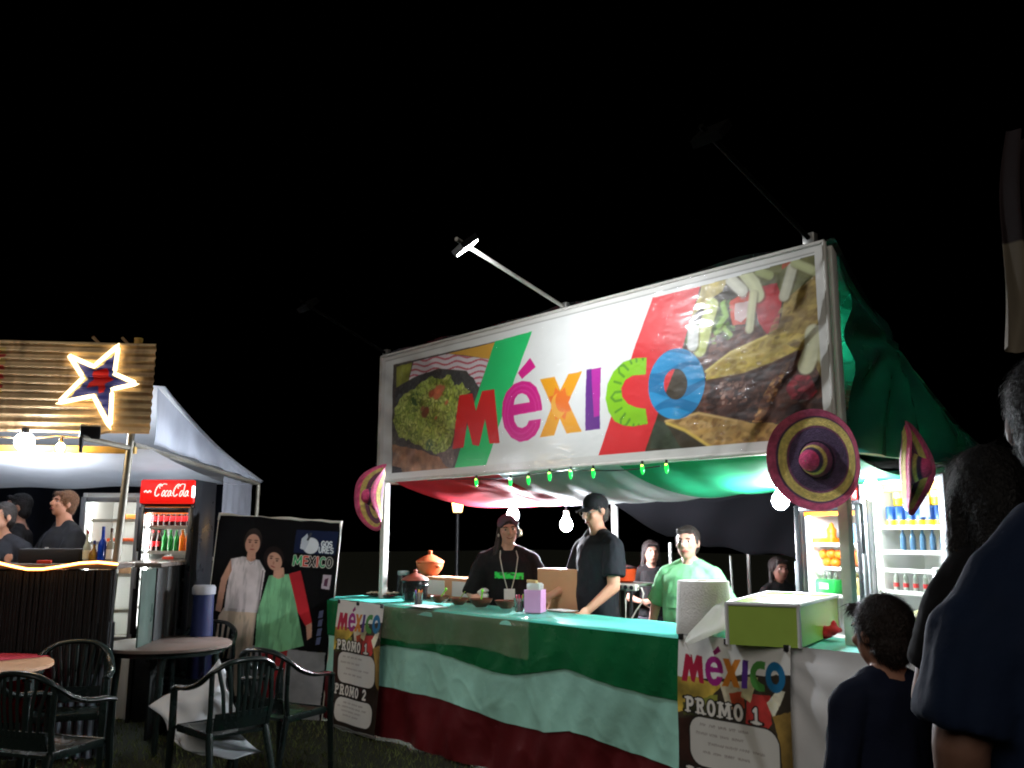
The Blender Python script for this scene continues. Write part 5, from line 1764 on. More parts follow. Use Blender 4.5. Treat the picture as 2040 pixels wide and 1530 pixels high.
# reed stems, one by one along the front
rs = random.Random(8)
b = B()
x = -2.6
n_ = 0
while x < -.06:
    w_ = rs.uniform(.016, .026)
    lo = .02 if x < -.62 else max(.02, .74 - (x + .62) * .1 - .28 * math.sin(PI * (x + .62) / .56) + rs.uniform(-.04, .03))
    b.cyl((x, -.10 + rs.uniform(-.004, .004), lo), (x + rs.uniform(-.006, .006), -.10, zbar - .03), w_ / 2, n=6)
    x += w_ * .92
    n_ += 1
struct(cpart(b, 'reed_mat', m_reed), 'stuff')
# corrugated metal under the torn reeds
P = np.zeros((3, 60, 3))
for j in range(3):
    for i in range(60):
        P[j, i] = (-.66 + .62 * i / 59, -.07 - .012 * math.sin(i / 59 * 2 * PI * 9), .01 + .9 * j / 2)
cpart(B().sheet(P), 'metal_sheet', m_corr_galv, fix=False, angle=180)
cpart(B().box((-2.0, -.045, zbar / 2), (3.86, .03, zbar - .05)), 'front_board', m_dark_board)
# side: boards, with a gap that lets fridge light through
for i in range(6):
    y0 = .42 + i * .29
    cpart(B().box((.08, y0 + .14, zbar / 2 - .01), (.02, .278, zbar - .04), bev=.003), 'side_board', m_dark_board)
cpart(B().box((.085, .20, zbar - .31), (.012, .34, .56), bev=.002), 'plastic_panel', mat('pale_panel', (100, 116, 108), .3, vary=.3, scale=4, transl=.5))
# rope light
q = [lp(-60, 1122, -.13), lp(0, 1122, -.13), lp(25, 1128, -.13), lp(55, 1134, -.13), lp(85, 1134, -.13), lp(120, 1129, -.13), lp(160, 1122, -.13), lp(195, 1120, -.13), lp(234, 1124, -.13)]
xs_ = np.array([k[0] for k in q])
zz_ = np.array([k[2] for k in q])
fine = np.linspace(xs_[0], xs_[-1], 90)
zf = np.interp(fine, xs_, zz_)
rl = thing('rope_light', 'glowing warm rope light hung along the bar counter edge', 'rope light', lw(-1.0, -.13, zbar), LRZ)
B().tube([lw(a, -.13, b_) for a, b_ in zip(fine, zf)], .011, 8).build('tube', mat('rope_warm', (255, 200, 120), .3, vary=0, emit=(255, 140, 50), estr=2.4), rl)
b = B()
for a, b_ in zip(fine, zf):
    b.ball(lw(a, -.142, b_ + .001), .008, 6, 5)
b.build('beads', mat('rope_bead', (255, 230, 170), .3, vary=0, emit=(255, 200, 110), estr=6.0), rl)
struct(rl.children[-1] if rl.children else bpy.data.objects['beads'], 'stuff')

# bottles on the bar
bt = [(172, 'clear bottle with a pale label at the left of four bar bottles', (190, 196, 176), (226, 222, 190), .70, .3), (186, 'short amber bottle with a round body on the bar', (150, 112, 40), None, .62, .2), (202, 'bright cobalt blue bottle with a long neck on the bar', (20, 60, 170), None, .78, .15), (219, 'clear bottle with white label next to the blue bottle', (150, 146, 128), (220, 216, 204), .74, .25)]
ztop = zbar + .018
for i, (px, lab, cc_, lc, sc0, tr_) in enumerate(bt):
    q = lp(px, 1112, .12)
    p = lw(q[0], .12, ztop)
    prof = [(0, .001), (0, .032), (.004, .037), (.16, .038), (.19, .03), (.22, .015), (.30, .014), (.302, .001)] if i != 1 else [(0, .001), (0, .035), (.006, .042), (.05, .05), (.10, .048), (.14, .03), (.17, .016), (.215, .016), (.217, .001)]
    o = B().lathe((0, 0, 0), [(h_ * sc0, r_ * sc0) for h_, r_ in prof], 18).build('liquor_bottle', mat('bar_glass_%d' % i, cc_, .08, vary=.05, trans=tr_), None)
    o.location = tuple(p)
    tag(o, lab, 'bottle', 'liquor bottles on the bar')
    if lc:
        B().lathe((0, 0, .04 * sc0), [(0, .038 * sc0), (0, .0392 * sc0), (.09 * sc0, .0392 * sc0), (.09 * sc0, .038 * sc0)], 18).build('label_band', mat('lbl_%d' % i, lc, .6), o, world=False)
    B().cyl((0, 0, prof[-1][0] * sc0 - .004), (0, 0, prof[-1][0] * sc0 + .025), .0155 * sc0, n=10).build('cap', mat('cap_%d' % i, [(150, 60, 60), (50, 50, 90), (30, 60, 150), (60, 44, 30)][i], .4), o, world=False)
q = lp(107, 1100, .16)
o = solo(B().box((0, 0, .05), (.42, .2, .10), bev=.008), 'crate', mat('black_crate', (22, 21, 22), .6, vary=.2), 'long low black box on the bar in front of the shouting man', 'box', lw(q[0], .18, ztop), LRZ)
for px, lab in ((92, 'small red packet on the bar edge above the rope light'), (312, 'small red packet on the side part of the bar counter')):
    q = lp(px, 1120, -.02) if px < 200 else lp(px, 1122, 1.1)
    yy = -.05 if px < 200 else 1.0
    solo(B().box((0, 0, .012), (.09, .05, .024), bev=.004), 'packet', mat('red_packet', (206, 60, 36), .4, vary=.2), lab, 'packet', lw(q[0] if px < 200 else .0, yy, ztop), LRZ + .2)

# fridges of the bar: open white one, and the red one
q = at_d(233, 1250, 7.9)
F1 = fridge((q[0], q[1], 0), LRZ - R(6), .52, .55, 1.86, 'white glass door fridge with lit shelves behind the bar bottles', .62, m_fr_white, shelves=(.86, 1.16, 1.43, 1.62), lightstr=40, open_=False)
for i, (x, z, s, c_, lab) in enumerate(((.10, 1.625, (.16, .12, .05), (226, 140, 60), 'orange food tray on the upper shelf of the white fridge'), (.05, 1.435, (.28, .14, .035), (232, 96, 40), 'orange red food tray on the middle shelf of the white fridge'), (-.02, 1.165, (.26, .16, .08), (236, 190, 150), 'pale food container on the lower shelf of the white fridge'))):
    o = B().box((0, 0, s[2] / 2), s, bev=.008).build('food_tray', mat('food_tray_%d' % i, c_, .5, vary=.3, scale=20), None)
    o.location = tuple(to_world(F1, (x, -.08, z + .006)))
    o.rotation_euler = (0, 0, LRZ + .1 * i)
    tag(o, lab, 'tray')
B().box((.16, -.02, 1.74), (.12, .01, .08)).build('vent_grille', m_fr_grey, F1, world=False)
q = at_d(341, 1250, 7.75)
F2 = fridge((q[0], q[1], 0), LRZ - R(6), .46, .52, 1.97, 'red headed soft drink fridge full of bottles at the bar', .70, m_fr_black, header=1, hh=.235, shelves=(.90, 1.13, 1.355, 1.565), lightstr=60)
hd = B().box((0, -.285, 1.865), (.46, .04, .20), bev=.018).build('header', mat('coke_header', (206, 20, 16), .35, vary=.04, emit=(220, 24, 16), estr=.9), F2, world=False)
# script lettering on the header, made of swept strokes
def hstroke(pts, w_, name='lettering', par=hd):
    b_ = B()
    pts3 = np.array([(x, -.3075, z) for x, z in pts])
    b_.tube(pts3, w_, 6, flat=(1.0, .35), up=(0, 1, 0))
    return b_
mlet = mat('white_glow', (255, 250, 244), .5, vary=0, emit=(255, 236, 226), estr=1.0)
def sub(b_, o_):
    b_.add(o_.verts(), o_.f)
bL = B()
x0, z0, s = -.065, 1.822, .078
def arc(cx, cz, rx, rz_, a0, a1, n=12, sl_=.35):
    return [(cx + rx * math.cos(R(a0 + (a1 - a0) * i / n)) + sl_ * rz_ * math.sin(R(a0 + (a1 - a0) * i / n)), cz + rz_ * math.sin(R(a0 + (a1 - a0) * i / n))) for i in range(n + 1)]
strokes = []
def bigC(x):
    strokes.append((arc(x, z0 + .055, .026, .05, 40, 320), .0052))
    strokes.append(([(x + .02, z0 + .092), (x + .05, z0 + .108), (x + .08, z0 + .104)], .0034))
    strokes.append((arc(x + .018, z0 + .085, .008, .014, 300, 80, 6), .0036))
def o_(x):
    strokes.append((arc(x, z0 + .028, .012, .024, 0, 360), .0042))
bigC(x0)
o_(x0 + .048)
strokes.append((arc(x0 + .078, z0 + .028, .012, .024, 50, 320), .0042))
o_(x0 + .106)
strokes.append(([(x0 + .122, z0 + .05), (x0 + .116, z0 + .014), (x0 + .13, z0 + .008)], .0042))
strokes.append(([(x0 + .132, z0 + .03), (x0 + .15, z0 + .034)], .004))
bigC(x0 + .175)
o_(x0 + .218)
strokes.append(([(x0 + .252, z0 + .10), (x0 + .238, z0 + .03), (x0 + .243, z0 + .006), (x0 + .254, z0 + .01)], .0042))
o_(x0 + .268)
strokes.append(([(x0 + .284, z0 + .05), (x0 + .278, z0 + .014), (x0 + .292, z0 + .008)], .0042))
for p_, w_ in strokes:
    sub(bL, hstroke([((x - x0) * .88 + x0 - .005, z) for x, z in p_], w_))
bL.build('lettering', mlet, hd, world=False)
bL2 = B()
sub(bL2, hstroke([(-.19, 1.86), (-.175, 1.872), (-.16, 1.858), (-.145, 1.872), (-.13, 1.86)], .007))
bL2.build('emblem', mlet, hd, world=False)
B().box((.222, -.30, 1.865), (.026, .03, .10), bev=.01).build('end_cap', mat('white_end', (255, 255, 255), .4, vary=0, emit=(255, 255, 255), estr=2), F2, world=False)
B().box((0, -.262, 1.71), (.38, .006, .055)).build('header_strip', MATS['orange_strip'], F2, world=False)
cola = mat('cola', (40, 12, 10), .12, vary=.1)
redl = mat('red_label2', (196, 30, 40), .5, vary=.1)
p1 = bottle_proto('cola_bottle', bottle_prof, cola, redl, redl, (.07, .13), .70)
row(p1, F2, [-.15 + .05 * i for i in range(7)], -.15, 1.572, 'dark soda bottle with red label on the upper shelf of the red fridge', 'cola bottles in the red fridge')
row(p1, F2, [-.15, -.10], -.15, 1.362, 'dark soda bottle on the lower shelf left in the red fridge', 'dark bottles on the lower shelf of the red fridge')
p2 = bottle_proto('green_bottle', bottle_prof, mat('green_soda', (40, 130, 60), .15, vary=.1), mat('green_cap', (40, 160, 70), .4), None, sc=.72)
row(p2, F2, [-.05, .0, .05], -.15, 1.362, 'green soda bottle on the lower shelf of the red fridge', 'green bottles in the red fridge')
p3 = bottle_proto('orange_bottle', bottle_prof, mat('orange_soda', (236, 120, 24), .15, vary=.1), mat('orange_cap', (240, 150, 50), .4), None, sc=.74)
row(p3, F2, [.10, .15], -.15, 1.362, 'orange soda bottle on the lower shelf of the red fridge', 'orange bottles in the red fridge')
for q in (p1, p2, p3):
    finish(q)

# ================================================================== standing photo panel (plain generic figures), cooler, string of dim tents
PWD, PHT = 1.04, 1.62
pcv = Canvas(PWD, PHT, 230, 356, (6, 6, 8))
def PP(pts):
    return [((x - 95) / 880 * PWD, PHT - (y - 95) / 1350 * PHT) for x, y in pts]
nz_ = pcv.noise(6, 61)
pcv.blend(pcv.polymask(PP([(80, 960), (960, 1000), (960, 1460), (80, 1460)]), .02, 3), np.asarray((140, 142, 146), float) * (.8 + .4 * nz_)[..., None])
def fig(l, c, warp=.006, seed=1):
    mm = pcv.polymask(PP(l), warp, seed)
    pcv.blend(mm, np.asarray(c, float) * (.85 + .3 * nz_)[..., None])
skin_c = (196, 150, 128)
# plain person in a pale shirt and beige trousers
fig([(175, 800), (205, 740), (440, 740), (440, 1000), (430, 1330), (345, 1330), (320, 1000), (290, 1000), (270, 1330), (190, 1330), (170, 1000)], (216, 194, 170), seed=2)
fig([(215, 400), (300, 380), (420, 400), (470, 470), (450, 760), (210, 760)], (222, 214, 216), seed=3)
fig([(215, 400), (160, 540), (150, 760), (190, 770), (205, 560), (230, 480)], skin_c, seed=4)
fig([(330, 330), (385, 330), (390, 400), (360, 415), (325, 400)], skin_c)
q = PP([(357, 275)])[0]
pcv.blend(pcv.ell(q[0], q[1] + .012, .076, .105), (44, 36, 32))
pcv.blend(pcv.ell(q[0], q[1] - .018, .062, .085), skin_c)
# plain person in a green tunic with red sleeves and leggings
fig([(510, 1000), (600, 1000), (600, 1180), (590, 1330), (520, 1330)], (140, 42, 46), seed=5)
fig([(610, 1000), (690, 1000), (680, 1330), (610, 1330)], (150, 44, 48), seed=6)
fig([(640, 480), (720, 450), (760, 560), (840, 800), (800, 830), (720, 720), (660, 620)], (176, 40, 48), seed=7)
fig([(500, 500), (640, 480), (720, 700), (800, 960), (640, 1010), (460, 1015), (445, 760)], (130, 198, 148), seed=8)
fig([(800, 820), (840, 800), (850, 900), (820, 920)], skin_c, seed=9)
fig([(530, 440), (600, 440), (610, 500), (570, 520), (530, 505)], skin_c)
q = PP([(520, 385)])[0]
pcv.blend(pcv.ell(q[0], q[1] + .01, .085, .10, .4), (30, 22, 22))
pcv.blend(pcv.ell(q[0] + .01, q[1] - .018, .06, .078, .4), skin_c)
# printed folds, shoes and plain features
fo = pcv.noise(9, 63, 3.0, .5)
for l in ([(215, 400), (300, 380), (420, 400), (470, 470), (450, 760), (210, 760)], [(175, 740), (440, 740), (440, 1330), (175, 1330)], [(500, 500), (640, 480), (720, 700), (800, 960), (640, 1010), (460, 1015), (445, 760)]):
    pcv.C *= (1 - pcv.polymask(PP(l), .006, 3)[..., None] * np.clip((fo - .45) * 1.1, 0, .16)[..., None])
pcv.blend(pcv.line(PP([(318, 1000), (312, 1320)]), .006) * .6, (120, 100, 84))
pcv.blend(pcv.line(PP([(330, 400), (358, 430), (390, 402)]), .007) * .6, (150, 146, 150))
pcv.blend(pcv.line(PP([(452, 470), (448, 760)]), .012) * .5, (60, 56, 60))
for x in (230, 385):
    fig([(x - 45, 1320), (x + 45, 1320), (x + 40, 1360), (x - 60, 1365)], (60, 44, 36), seed=21)
for x in (556, 645):
    fig([(x - 40, 1325), (x + 34, 1325), (x + 38, 1362), (x - 44, 1366)], (196, 188, 150), seed=22)
for (cx_, cy_, tl) in ((357, 285, 0), (523, 395, .35)):
    for s_ in (-1, 1):
        e_ = PP([(cx_ + s_ * 22, cy_ - 8 + s_ * tl * 22)])[0]
        pcv.blend(pcv.ell(e_[0], e_[1], .010, .006), (60, 40, 34))
        pcv.blend(pcv.ell(e_[0], e_[1] + .017, .016, .0045, -tl * s_ * 0), (70, 50, 42))
    m0 = PP([(cx_ - 8 * tl, cy_ + 42)])[0]
    pcv.blend(pcv.ell(m0[0], m0[1], .020, .006, -tl), (150, 84, 76))
    n0 = PP([(cx_ - 3 * tl, cy_ + 16)])[0]
    pcv.blend(pcv.ell(n0[0], n0[1], .009, .014), (172, 124, 104))
# corner print: pale round emblem and lettering
pcv.blend(pcv.polymask(PP([(660, 170), (965, 165), (955, 330), (655, 330)])), (22, 30, 58))
q = PP([(775, 275)])[0]
pcv.blend(pcv.ell(q[0], q[1], .068, .068), (206, 212, 218))
pcv.blend(pcv.polymask(PP([(705, 230), (740, 190), (760, 250), (735, 310), (700, 300)]), .01, 5), (176, 186, 196))
pcv.blend(pcv.line([(q[0] - .03, q[1] + .05), (q[0] - .01, q[1] + .1)], .02), (60, 64, 70))
x_, y_ = PP([(850, 275)])[0]
pcv.text('GOS', x_, y_, .044, .010, (222, 228, 232), adv=.74)
x_, y_ = PP([(835, 318)])[0]
pcv.text('URES', x_, y_, .044, .010, (222, 228, 232), adv=.74)
x_, y_ = PP([(662, 415)])[0]
for i, (ch, c_) in enumerate(zip('MEXICO', ((40, 150, 90), (196, 60, 50), (30, 26, 26), (190, 60, 50), (36, 140, 90), (30, 34, 32)))):
    for w_, cc_ in ((.024, (206, 200, 190)), (.013, c_)):
        pcv.text(ch, x_ + (i - (.3 if i > 3 else 0) + (.5 if i > 0 else 0)) * .054, y_, .075, w_, cc_)
pcv.blend(pcv.polymask(PP([(885, 470), (945, 470), (940, 570), (880, 565)])), (186, 170, 180))
pcv.blend(pcv.polymask(PP([(900, 500), (925, 490), (920, 550), (895, 545)])), (90, 50, 70))
for y in (720, 780, 840, 900):
    pcv.blend(pcv.polymask(PP([(885, y), (915, y - 8), (910, y + 44), (880, y + 48)]), .01, y), (96, 104, 140))
pr = facing(0.02, -1)
pc_ = at_d(516, 1400, 7.6)
pcn = thing('photo_panel', 'leaning black photo panel printed with two plain standing figures', 'panel', (pc_[0], pc_[1], 0), pr)
ca_, sa_ = math.cos(R(-3.5)), math.sin(R(-3.5))
def pl_(x, y, z):
    return np.array((x * ca_ - z * sa_, y + z * .02, x * sa_ + z * ca_ + .035))
x, z = pcv.U - PWD / 2, pcv.V
P = np.stack([x * ca_ - z * sa_, -.012 + z * .02 + 0 * x, x * sa_ + z * ca_ + .035], -1)
print_sheet(pcv, 'printed_panel', P, mat('panel_print', attr=True, rough=.85, vary=.05, spec=.15), pcn, world=False)
b = B()
v8 = [pl_(sx * PWD / 2, y, zz) for y in (-.006, .02) for zz in (0, PHT) for sx in (-1, 1)]
b.add(np.array(v8), [(0, 1, 3, 2), (4, 6, 7, 5), (0, 4, 5, 1), (2, 3, 7, 6), (0, 2, 6, 4), (1, 5, 7, 3)])
b.build('board', mat('black_board', (9, 9, 10), .6), pcn, world=False)
m_wrap = mat('white_wrap', (204, 200, 190), .5, vary=.1)
P_ = [pl_(-PWD / 2 - .005, -.012, PHT - .05)] + [pl_(-PWD / 2 + PWD * i / 12, -.014, PHT + .004 * math.sin(i * 2.1)) for i in range(13)] + [pl_(PWD / 2 + .006, -.012, PHT - .12)]
B().tube(P_, [.010, .016, .012, .004, .004, .003, .004, .012, .014, .012, .006, .01, .012, .018, .008], 6).build('edge_wrap', m_wrap, pcn, world=False)
B().tube([pl_(PWD / 2 + .006, -.01, z_) for z_ in np.linspace(.0, PHT - .1, 8)], .005, 6).build('edge_strip', m_wrap, pcn, world=False)
B().tube([pl_(-PWD / 2 - .004, -.01, z_) for z_ in np.linspace(.0, PHT - .05, 8)], .004, 6).build('edge_strip', m_wrap, pcn, world=False)
for sx in (-.4, .4):
    B().cyl(pl_(sx, .03, 1.2), (sx, .55, 0.0), .014, n=8).build('back_leg', m_wood_raw, pcn, world=False)
# blue drum cooler with white lid
q = spot(402, 7.2)
t = thing('water_cooler', 'blue plastic cooler with white lid beside the photo panel', 'cooler', (q[0], q[1], 0), facing(.1, -1))
B().loft([((0, 0, 0), .10, .10), ((0, 0, .03), .105, .105), ((0, 0, .96), .08, .08), ((0, 0, 1.04), .08, .08)], 20).build('body', mat('blue_plastic', (30, 40, 84), .5, vary=.08), t, world=False)
B().lathe((0, 0, 1.042), [(0, .09), (.05, .092), (.07, .08), (.075, .001)], 20).build('lid', mat('cooler_white', (150, 152, 160), .5), t, world=False)
B().cyl((0, -.10, .18), (0, -.15, .17), .015, n=8).build('tap', MATS['cooler_white'], t, world=False)

# ================================================================== plastic armchairs
m_chair = mat('dark_plastic', (26, 36, 34), .28, vary=.12, scale=6, spec=.5)
def make_chair(label):
    t_ = thing('plastic_chair', label, 'chair', (0, 0, 0), 0, 'dark plastic armchairs around the tables')
    # front is local -Y
    half = [(-.265, -.24, .635), (-.285, -.14, .655), (-.285, .0, .665), (-.27, .12, .70), (-.235, .215, .765), (-.15, .262, .815), (-.05, .28, .83)]
    path = half + [(-x, y, z) for x, y, z in reversed(half)]
    pth = np.array(path)
    # smooth the path
    fine = []
    for i in range(len(pth) - 1):
        p0, p1, p2, p3 = pth[max(i - 1, 0)], pth[i], pth[i + 1], pth[min(i + 2, len(pth) - 1)]
        for k in range(5):
            u = k / 5
            fine.append(.5 * ((2 * p1) + (-p0 + p2) * u + (2 * p0 - 5 * p1 + 4 * p2 - p3) * u * u + (-p0 + 3 * p1 - 3 * p2 + p3) * u ** 3))
    fine.append(pth[-1])
    B().tube(fine, .026, 10, flat=(1.15, .62)).build('arm_and_back_rail', m_chair, t_, world=False)
    # seat: dished slab
    P = np.zeros((10, 12, 3))
    for j in range(10):
        for i in range(12):
            s, q = i / 11 * 2 - 1, j / 9
            wid = .225 + .02 * (1 - q)
            P[j, i] = (s * wid, -.235 + q * .44, .43 - .022 * math.cos(s * PI / 2) * math.sin(PI * min(1, q * 1.05)) - .025 * q - (.02 if j == 0 else 0))
    B().slab(P, (0, 0, -.018)).build('seat', m_chair, t_, world=False, angle=50)
    for s in (-1, 1):
        B().box((s * .235, -.0, .405), (.02, .42, .045), bev=.006).build('seat_rail', m_chair, t_, world=False)
        B().tube([(s * .265, -.235, .632), (s * .262, -.235, .43), (s * .268, -.26, 0)], [.024, .026, .019], 8, flat=(1.15, .8), up=(0, 1, 0)).build('leg', m_chair, t_, world=False)
        B().tube([(s * .215, .19, .42), (s * .235, .26, .2), (s * .25, .31, 0)], [.027, .024, .018], 8, flat=(1.1, .8), up=(0, 1, 0)).build('leg', m_chair, t_, world=False)
        B().tube([(s * .22, .19, .40), (s * .235, .225, .55), (s * .232, .215, .76)], [.024, .02, .02], 8, flat=(1.0, .7), up=(0, 1, 0)).build('back_upright', m_chair, t_, world=False)
    B().box((0, -.225, .40), (.45, .018, .045), bev=.006).build('front_rail', m_chair, t_, world=False)
    P = np.zeros((4, 10, 3))
    for j in range(4):
        for i in range(10):
            s = i / 9 * 2 - 1
            P[j, i] = (s * .20, .205 + .02 * j / 3 + .018 * (1 - s * s), .43 + .10 * j / 3)
    B().slab(P, (0, .012, 0)).build('lower_back', m_chair, t_, world=False)
    for k in range(7):
        s = (k - 3) / 3
        B().tube([(s * .14, .238 + .012 * (1 - s * s), .50), (s * .165, .255 + .016 * (1 - s * s), .65), (s * .20, .235 + .045 * (1 - s * s), .80 + .02 * (1 - s * s))], .0135, 6, flat=(1.15, .45), up=(0, 1, 0)).build('slat', m_chair, t_, world=False)
    return t_
CS = .96
ch0 = make_chair('dark plastic armchair facing out, its back before the reed bar')
q = spot(150, 5.92)
ch0.location = (q[0], q[1], 0)
ch0.rotation_euler = (0, 0, facing(.35, -.93))
ch0.scale = (CS * .86, CS * .9, CS)
kids()
for (px, D_, a, d, lab) in ((118, 4.98, .30, .95, 'dark plastic armchair nearest the red cloth table, seen from behind'),
                            (402, 7.3, -.1, -1.0, 'dark plastic armchair behind the round brown table'),
                            (456, 5.48, -.72, .68, 'dark plastic armchair in front, with the white sheet behind its legs'),
                            (572, 5.95, .45, .85, 'dark plastic armchair farthest right, before the photo panel')):
    q = spot(px, D_)
    copy_tree(ch0, (q[0], q[1], 0), facing(a, d), lab, 'dark plastic armchairs around the tables')

# ================================================================== tables
def round_table(px, D_, r, label, mm, group='round tables'):
    q = spot(px, D_)
    t_ = thing('round_table', label, 'table', (q[0], q[1], 0), 0.3, group)
    B().lathe((0, 0, .69), [(0, .001), (0, r - .01), (.006, r), (.024, r), (.03, r - .008), (.03, .001)], 48).build('table_top', mm, t_, world=False)
    B().lathe((0, 0, .655), [(0, r - .06), (0, r - .05), (.035, r - .05), (.035, r - .06)], 40).build('apron', m_chair, t_, world=False)
    for i in range(4):
        an = PI / 4 + i * PI / 2
        c_, s_ = math.cos(an), math.sin(an)
        B().tube([(c_ * (r - .12), s_ * (r - .12), .67), (c_ * (r - .09), s_ * (r - .09), 0)], [.026, .02], 8).build('leg', m_chair, t_, world=False)
    return t_, q
round_table(337, 6.75, .455, 'round brown wooden table between the plastic armchairs', mat('brown_top', (112, 98, 90), .45, vary=.12, scale=7))
t, q = round_table(-66, 5.6, .50, 'round table at the left edge partly under a red cloth', mat('tan_top', (176, 138, 108), .45, vary=.1))
# red cloth
n, k_ = 60, 14
P = np.zeros((k_, n + 1, 3))
for j in range(k_):
    for i in range(n + 1):
        an = i / n * 2 * PI
        lim = .44 + .05 * math.cos(4 * an)
        r_ = min(lim, .51) * min(1, j / 7)
        z = .724
        if j > 7:
            r_ = .508 + .03 * (j - 7) / 6 + .018 * math.sin(an * 9) * (j - 7) / 6
            z = .724 - .075 * (j - 7)
        elif j == 7:
            r_ = .506
        P[j, i] = (q[0] + r_ * math.cos(an), q[1] + r_ * math.sin(an), z)
# leave the right part of the top bare
sel = []
for i in range(n + 1):
    an = i / n * 2 * PI
    v_ = RH[:2] @ np.array([math.cos(an), math.sin(an)])
    sel.append(v_ < .72)
idx = [i for i in range(n) if sel[i] and sel[i + 1]]
start = next(i for i in range(n) if not sel[i])
order = [(start + 1 + k) % n for k in range(n)]
order = [i for i in order if sel[i]]
PC = P[:, order, :]
rc = B().sheet(PC).build('tablecloth', mat('red_tablecloth', (176, 44, 66), .6, vary=.1, bump=.1), None, fix=False, angle=60)
tag(rc, 'red cloth draped over the round table at the left edge', 'tablecloth')
# white plastic sheet fallen around the front chair
pts = {(0, 0): (437, 1312, 5.55), (0, 1): (448, 1345, 5.5), (0, 2): (461, 1384, 5.45), (1, 0): (388, 1366, 5.6), (1, 1): (425, 1385, 5.35), (1, 2): (468, 1420, 5.3),
       (2, 0): (330, 1384, 5.65), (2, 1): (400, 1418, 5.3), (2, 2): (478, 1450, 5.3), (3, 0): (296, 1407, 5.6), (3, 1): (368, 1450, 5.25), (3, 2): (492, 1478, 5.35),
       (4, 0): (330, 1446, 5.45), (4, 1): (372, 1490, 5.2), (4, 2): (520, 1500, 5.35), (5, 0): (345, 1470, 5.35), (5, 1): (398, 1509, 5.15), (5, 2): (470, 1510, 5.25)}
ctrl = np.zeros((6, 3, 3))
for (a, b_), (x, y, d_) in pts.items():
    ctrl[a, b_] = at_d(x, y, d_ + .32)
n, m_ = 30, 22
P = np.zeros((n, m_, 3))
for j in range(n):
    for i in range(m_):
        a, b_ = j / (n - 1) * 5, i / (m_ - 1) * 2
        a0, b0 = min(int(a), 4), min(int(b_), 1)
        fa, fb = a - a0, b_ - b0
        p = ctrl[a0, b0] * (1 - fa) * (1 - fb) + ctrl[a0 + 1, b0] * fa * (1 - fb) + ctrl[a0, b0 + 1] * (1 - fa) * fb + ctrl[a0 + 1, b0 + 1] * fa * fb
        p = p + FH * (.03 * math.sin(a * 2.1 + b_ * 3) + .02 * math.sin(a * 4 - b_ * 5))
        p[2] = max(p[2], .012)
        P[j, i] = p
ws = B().slab(P, FH * .002).build('plastic_sheet', mat('white_plastic_sheet', (214, 218, 222), .45, vary=.06, bump=.2, bscale=8, transl=.2), None, fix=False, angle=180)
tag(ws, 'crumpled white plastic sheet hanging behind the front chair to the grass', 'plastic sheet')

# ================================================================== people
def rot_zxy(yaw, pitch, roll):
    cz, sz = math.cos(yaw), math.sin(yaw)
    cx, sx = math.cos(pitch), math.sin(pitch)
    cy, sy = math.cos(roll), math.sin(roll)
    Rz = np.array([[cz, -sz, 0], [sz, cz, 0], [0, 0, 1]])
    Rx = np.array([[1, 0, 0], [0, cx, -sx], [0, sx, cx]])
    Ry = np.array([[cy, 0, sy], [0, 1, 0], [-sy, 0, cy]])
    return Rz @ Ry @ Rx
def strands(me, crown, par, hm, n, L, hs):
    """loose locks of hair lying along the scalp, combed away from the crown"""
    co = np.empty(len(me.vertices) * 3)
    nr = np.empty(len(me.vertices) * 3)
    me.vertices.foreach_get('co', co)
    me.vertices.foreach_get('normal', nr)
    co, nr = co.reshape(-1, 3), nr.reshape(-1, 3)
    rs_ = np.random.RandomState(len(co))
    ix = rs_.randint(0, len(co), n)
    p, nn_ = co[ix] + rs_.normal(0, .003, (n, 3)), nr[ix]
    d = p - crown + np.array((0, 0, -.05))
    d -= nn_ * (d * nn_).sum(1, keepdims=True)
    d /= np.linalg.norm(d, axis=1, keepdims=True) + 1e-6
    d += rs_.normal(0, .20, (n, 3))
    ln_ = (L * hs * rs_.uniform(.5, 1.25, n))[:, None]
    w_ = np.cross(d, nn_)
    w_ /= np.linalg.norm(w_, axis=1, keepdims=True) + 1e-6
    w_ *= rs_.uniform(.0004, .0010, n)[:, None]
    p = p - nn_ * .002
    m1 = p + d * ln_ * .5 + nn_ * (.05 * ln_ + .0015)
    m2 = p + d * ln_ + nn_ * (.0 * ln_)
    v = np.stack([p - w_, p + w_, m1 + w_, m1 - w_, m2], 1).reshape(-1, 3)
    f = []
    for i in range(n):
        k = 5 * i
        f += [(k, k + 1, k + 2, k + 3), (k + 3, k + 2, k + 4)]
    o = B().add(v, f).build('loose_strands', hm, par, world=False, smooth=False, fix=False)
    struct(o, 'stuff')
SKIN = {}
def skin_mat(rgb):
    return mat('skin_%d_%d_%d' % rgb, rgb, .55, vary=.06, scale=14, bump=.04, bscale=60)
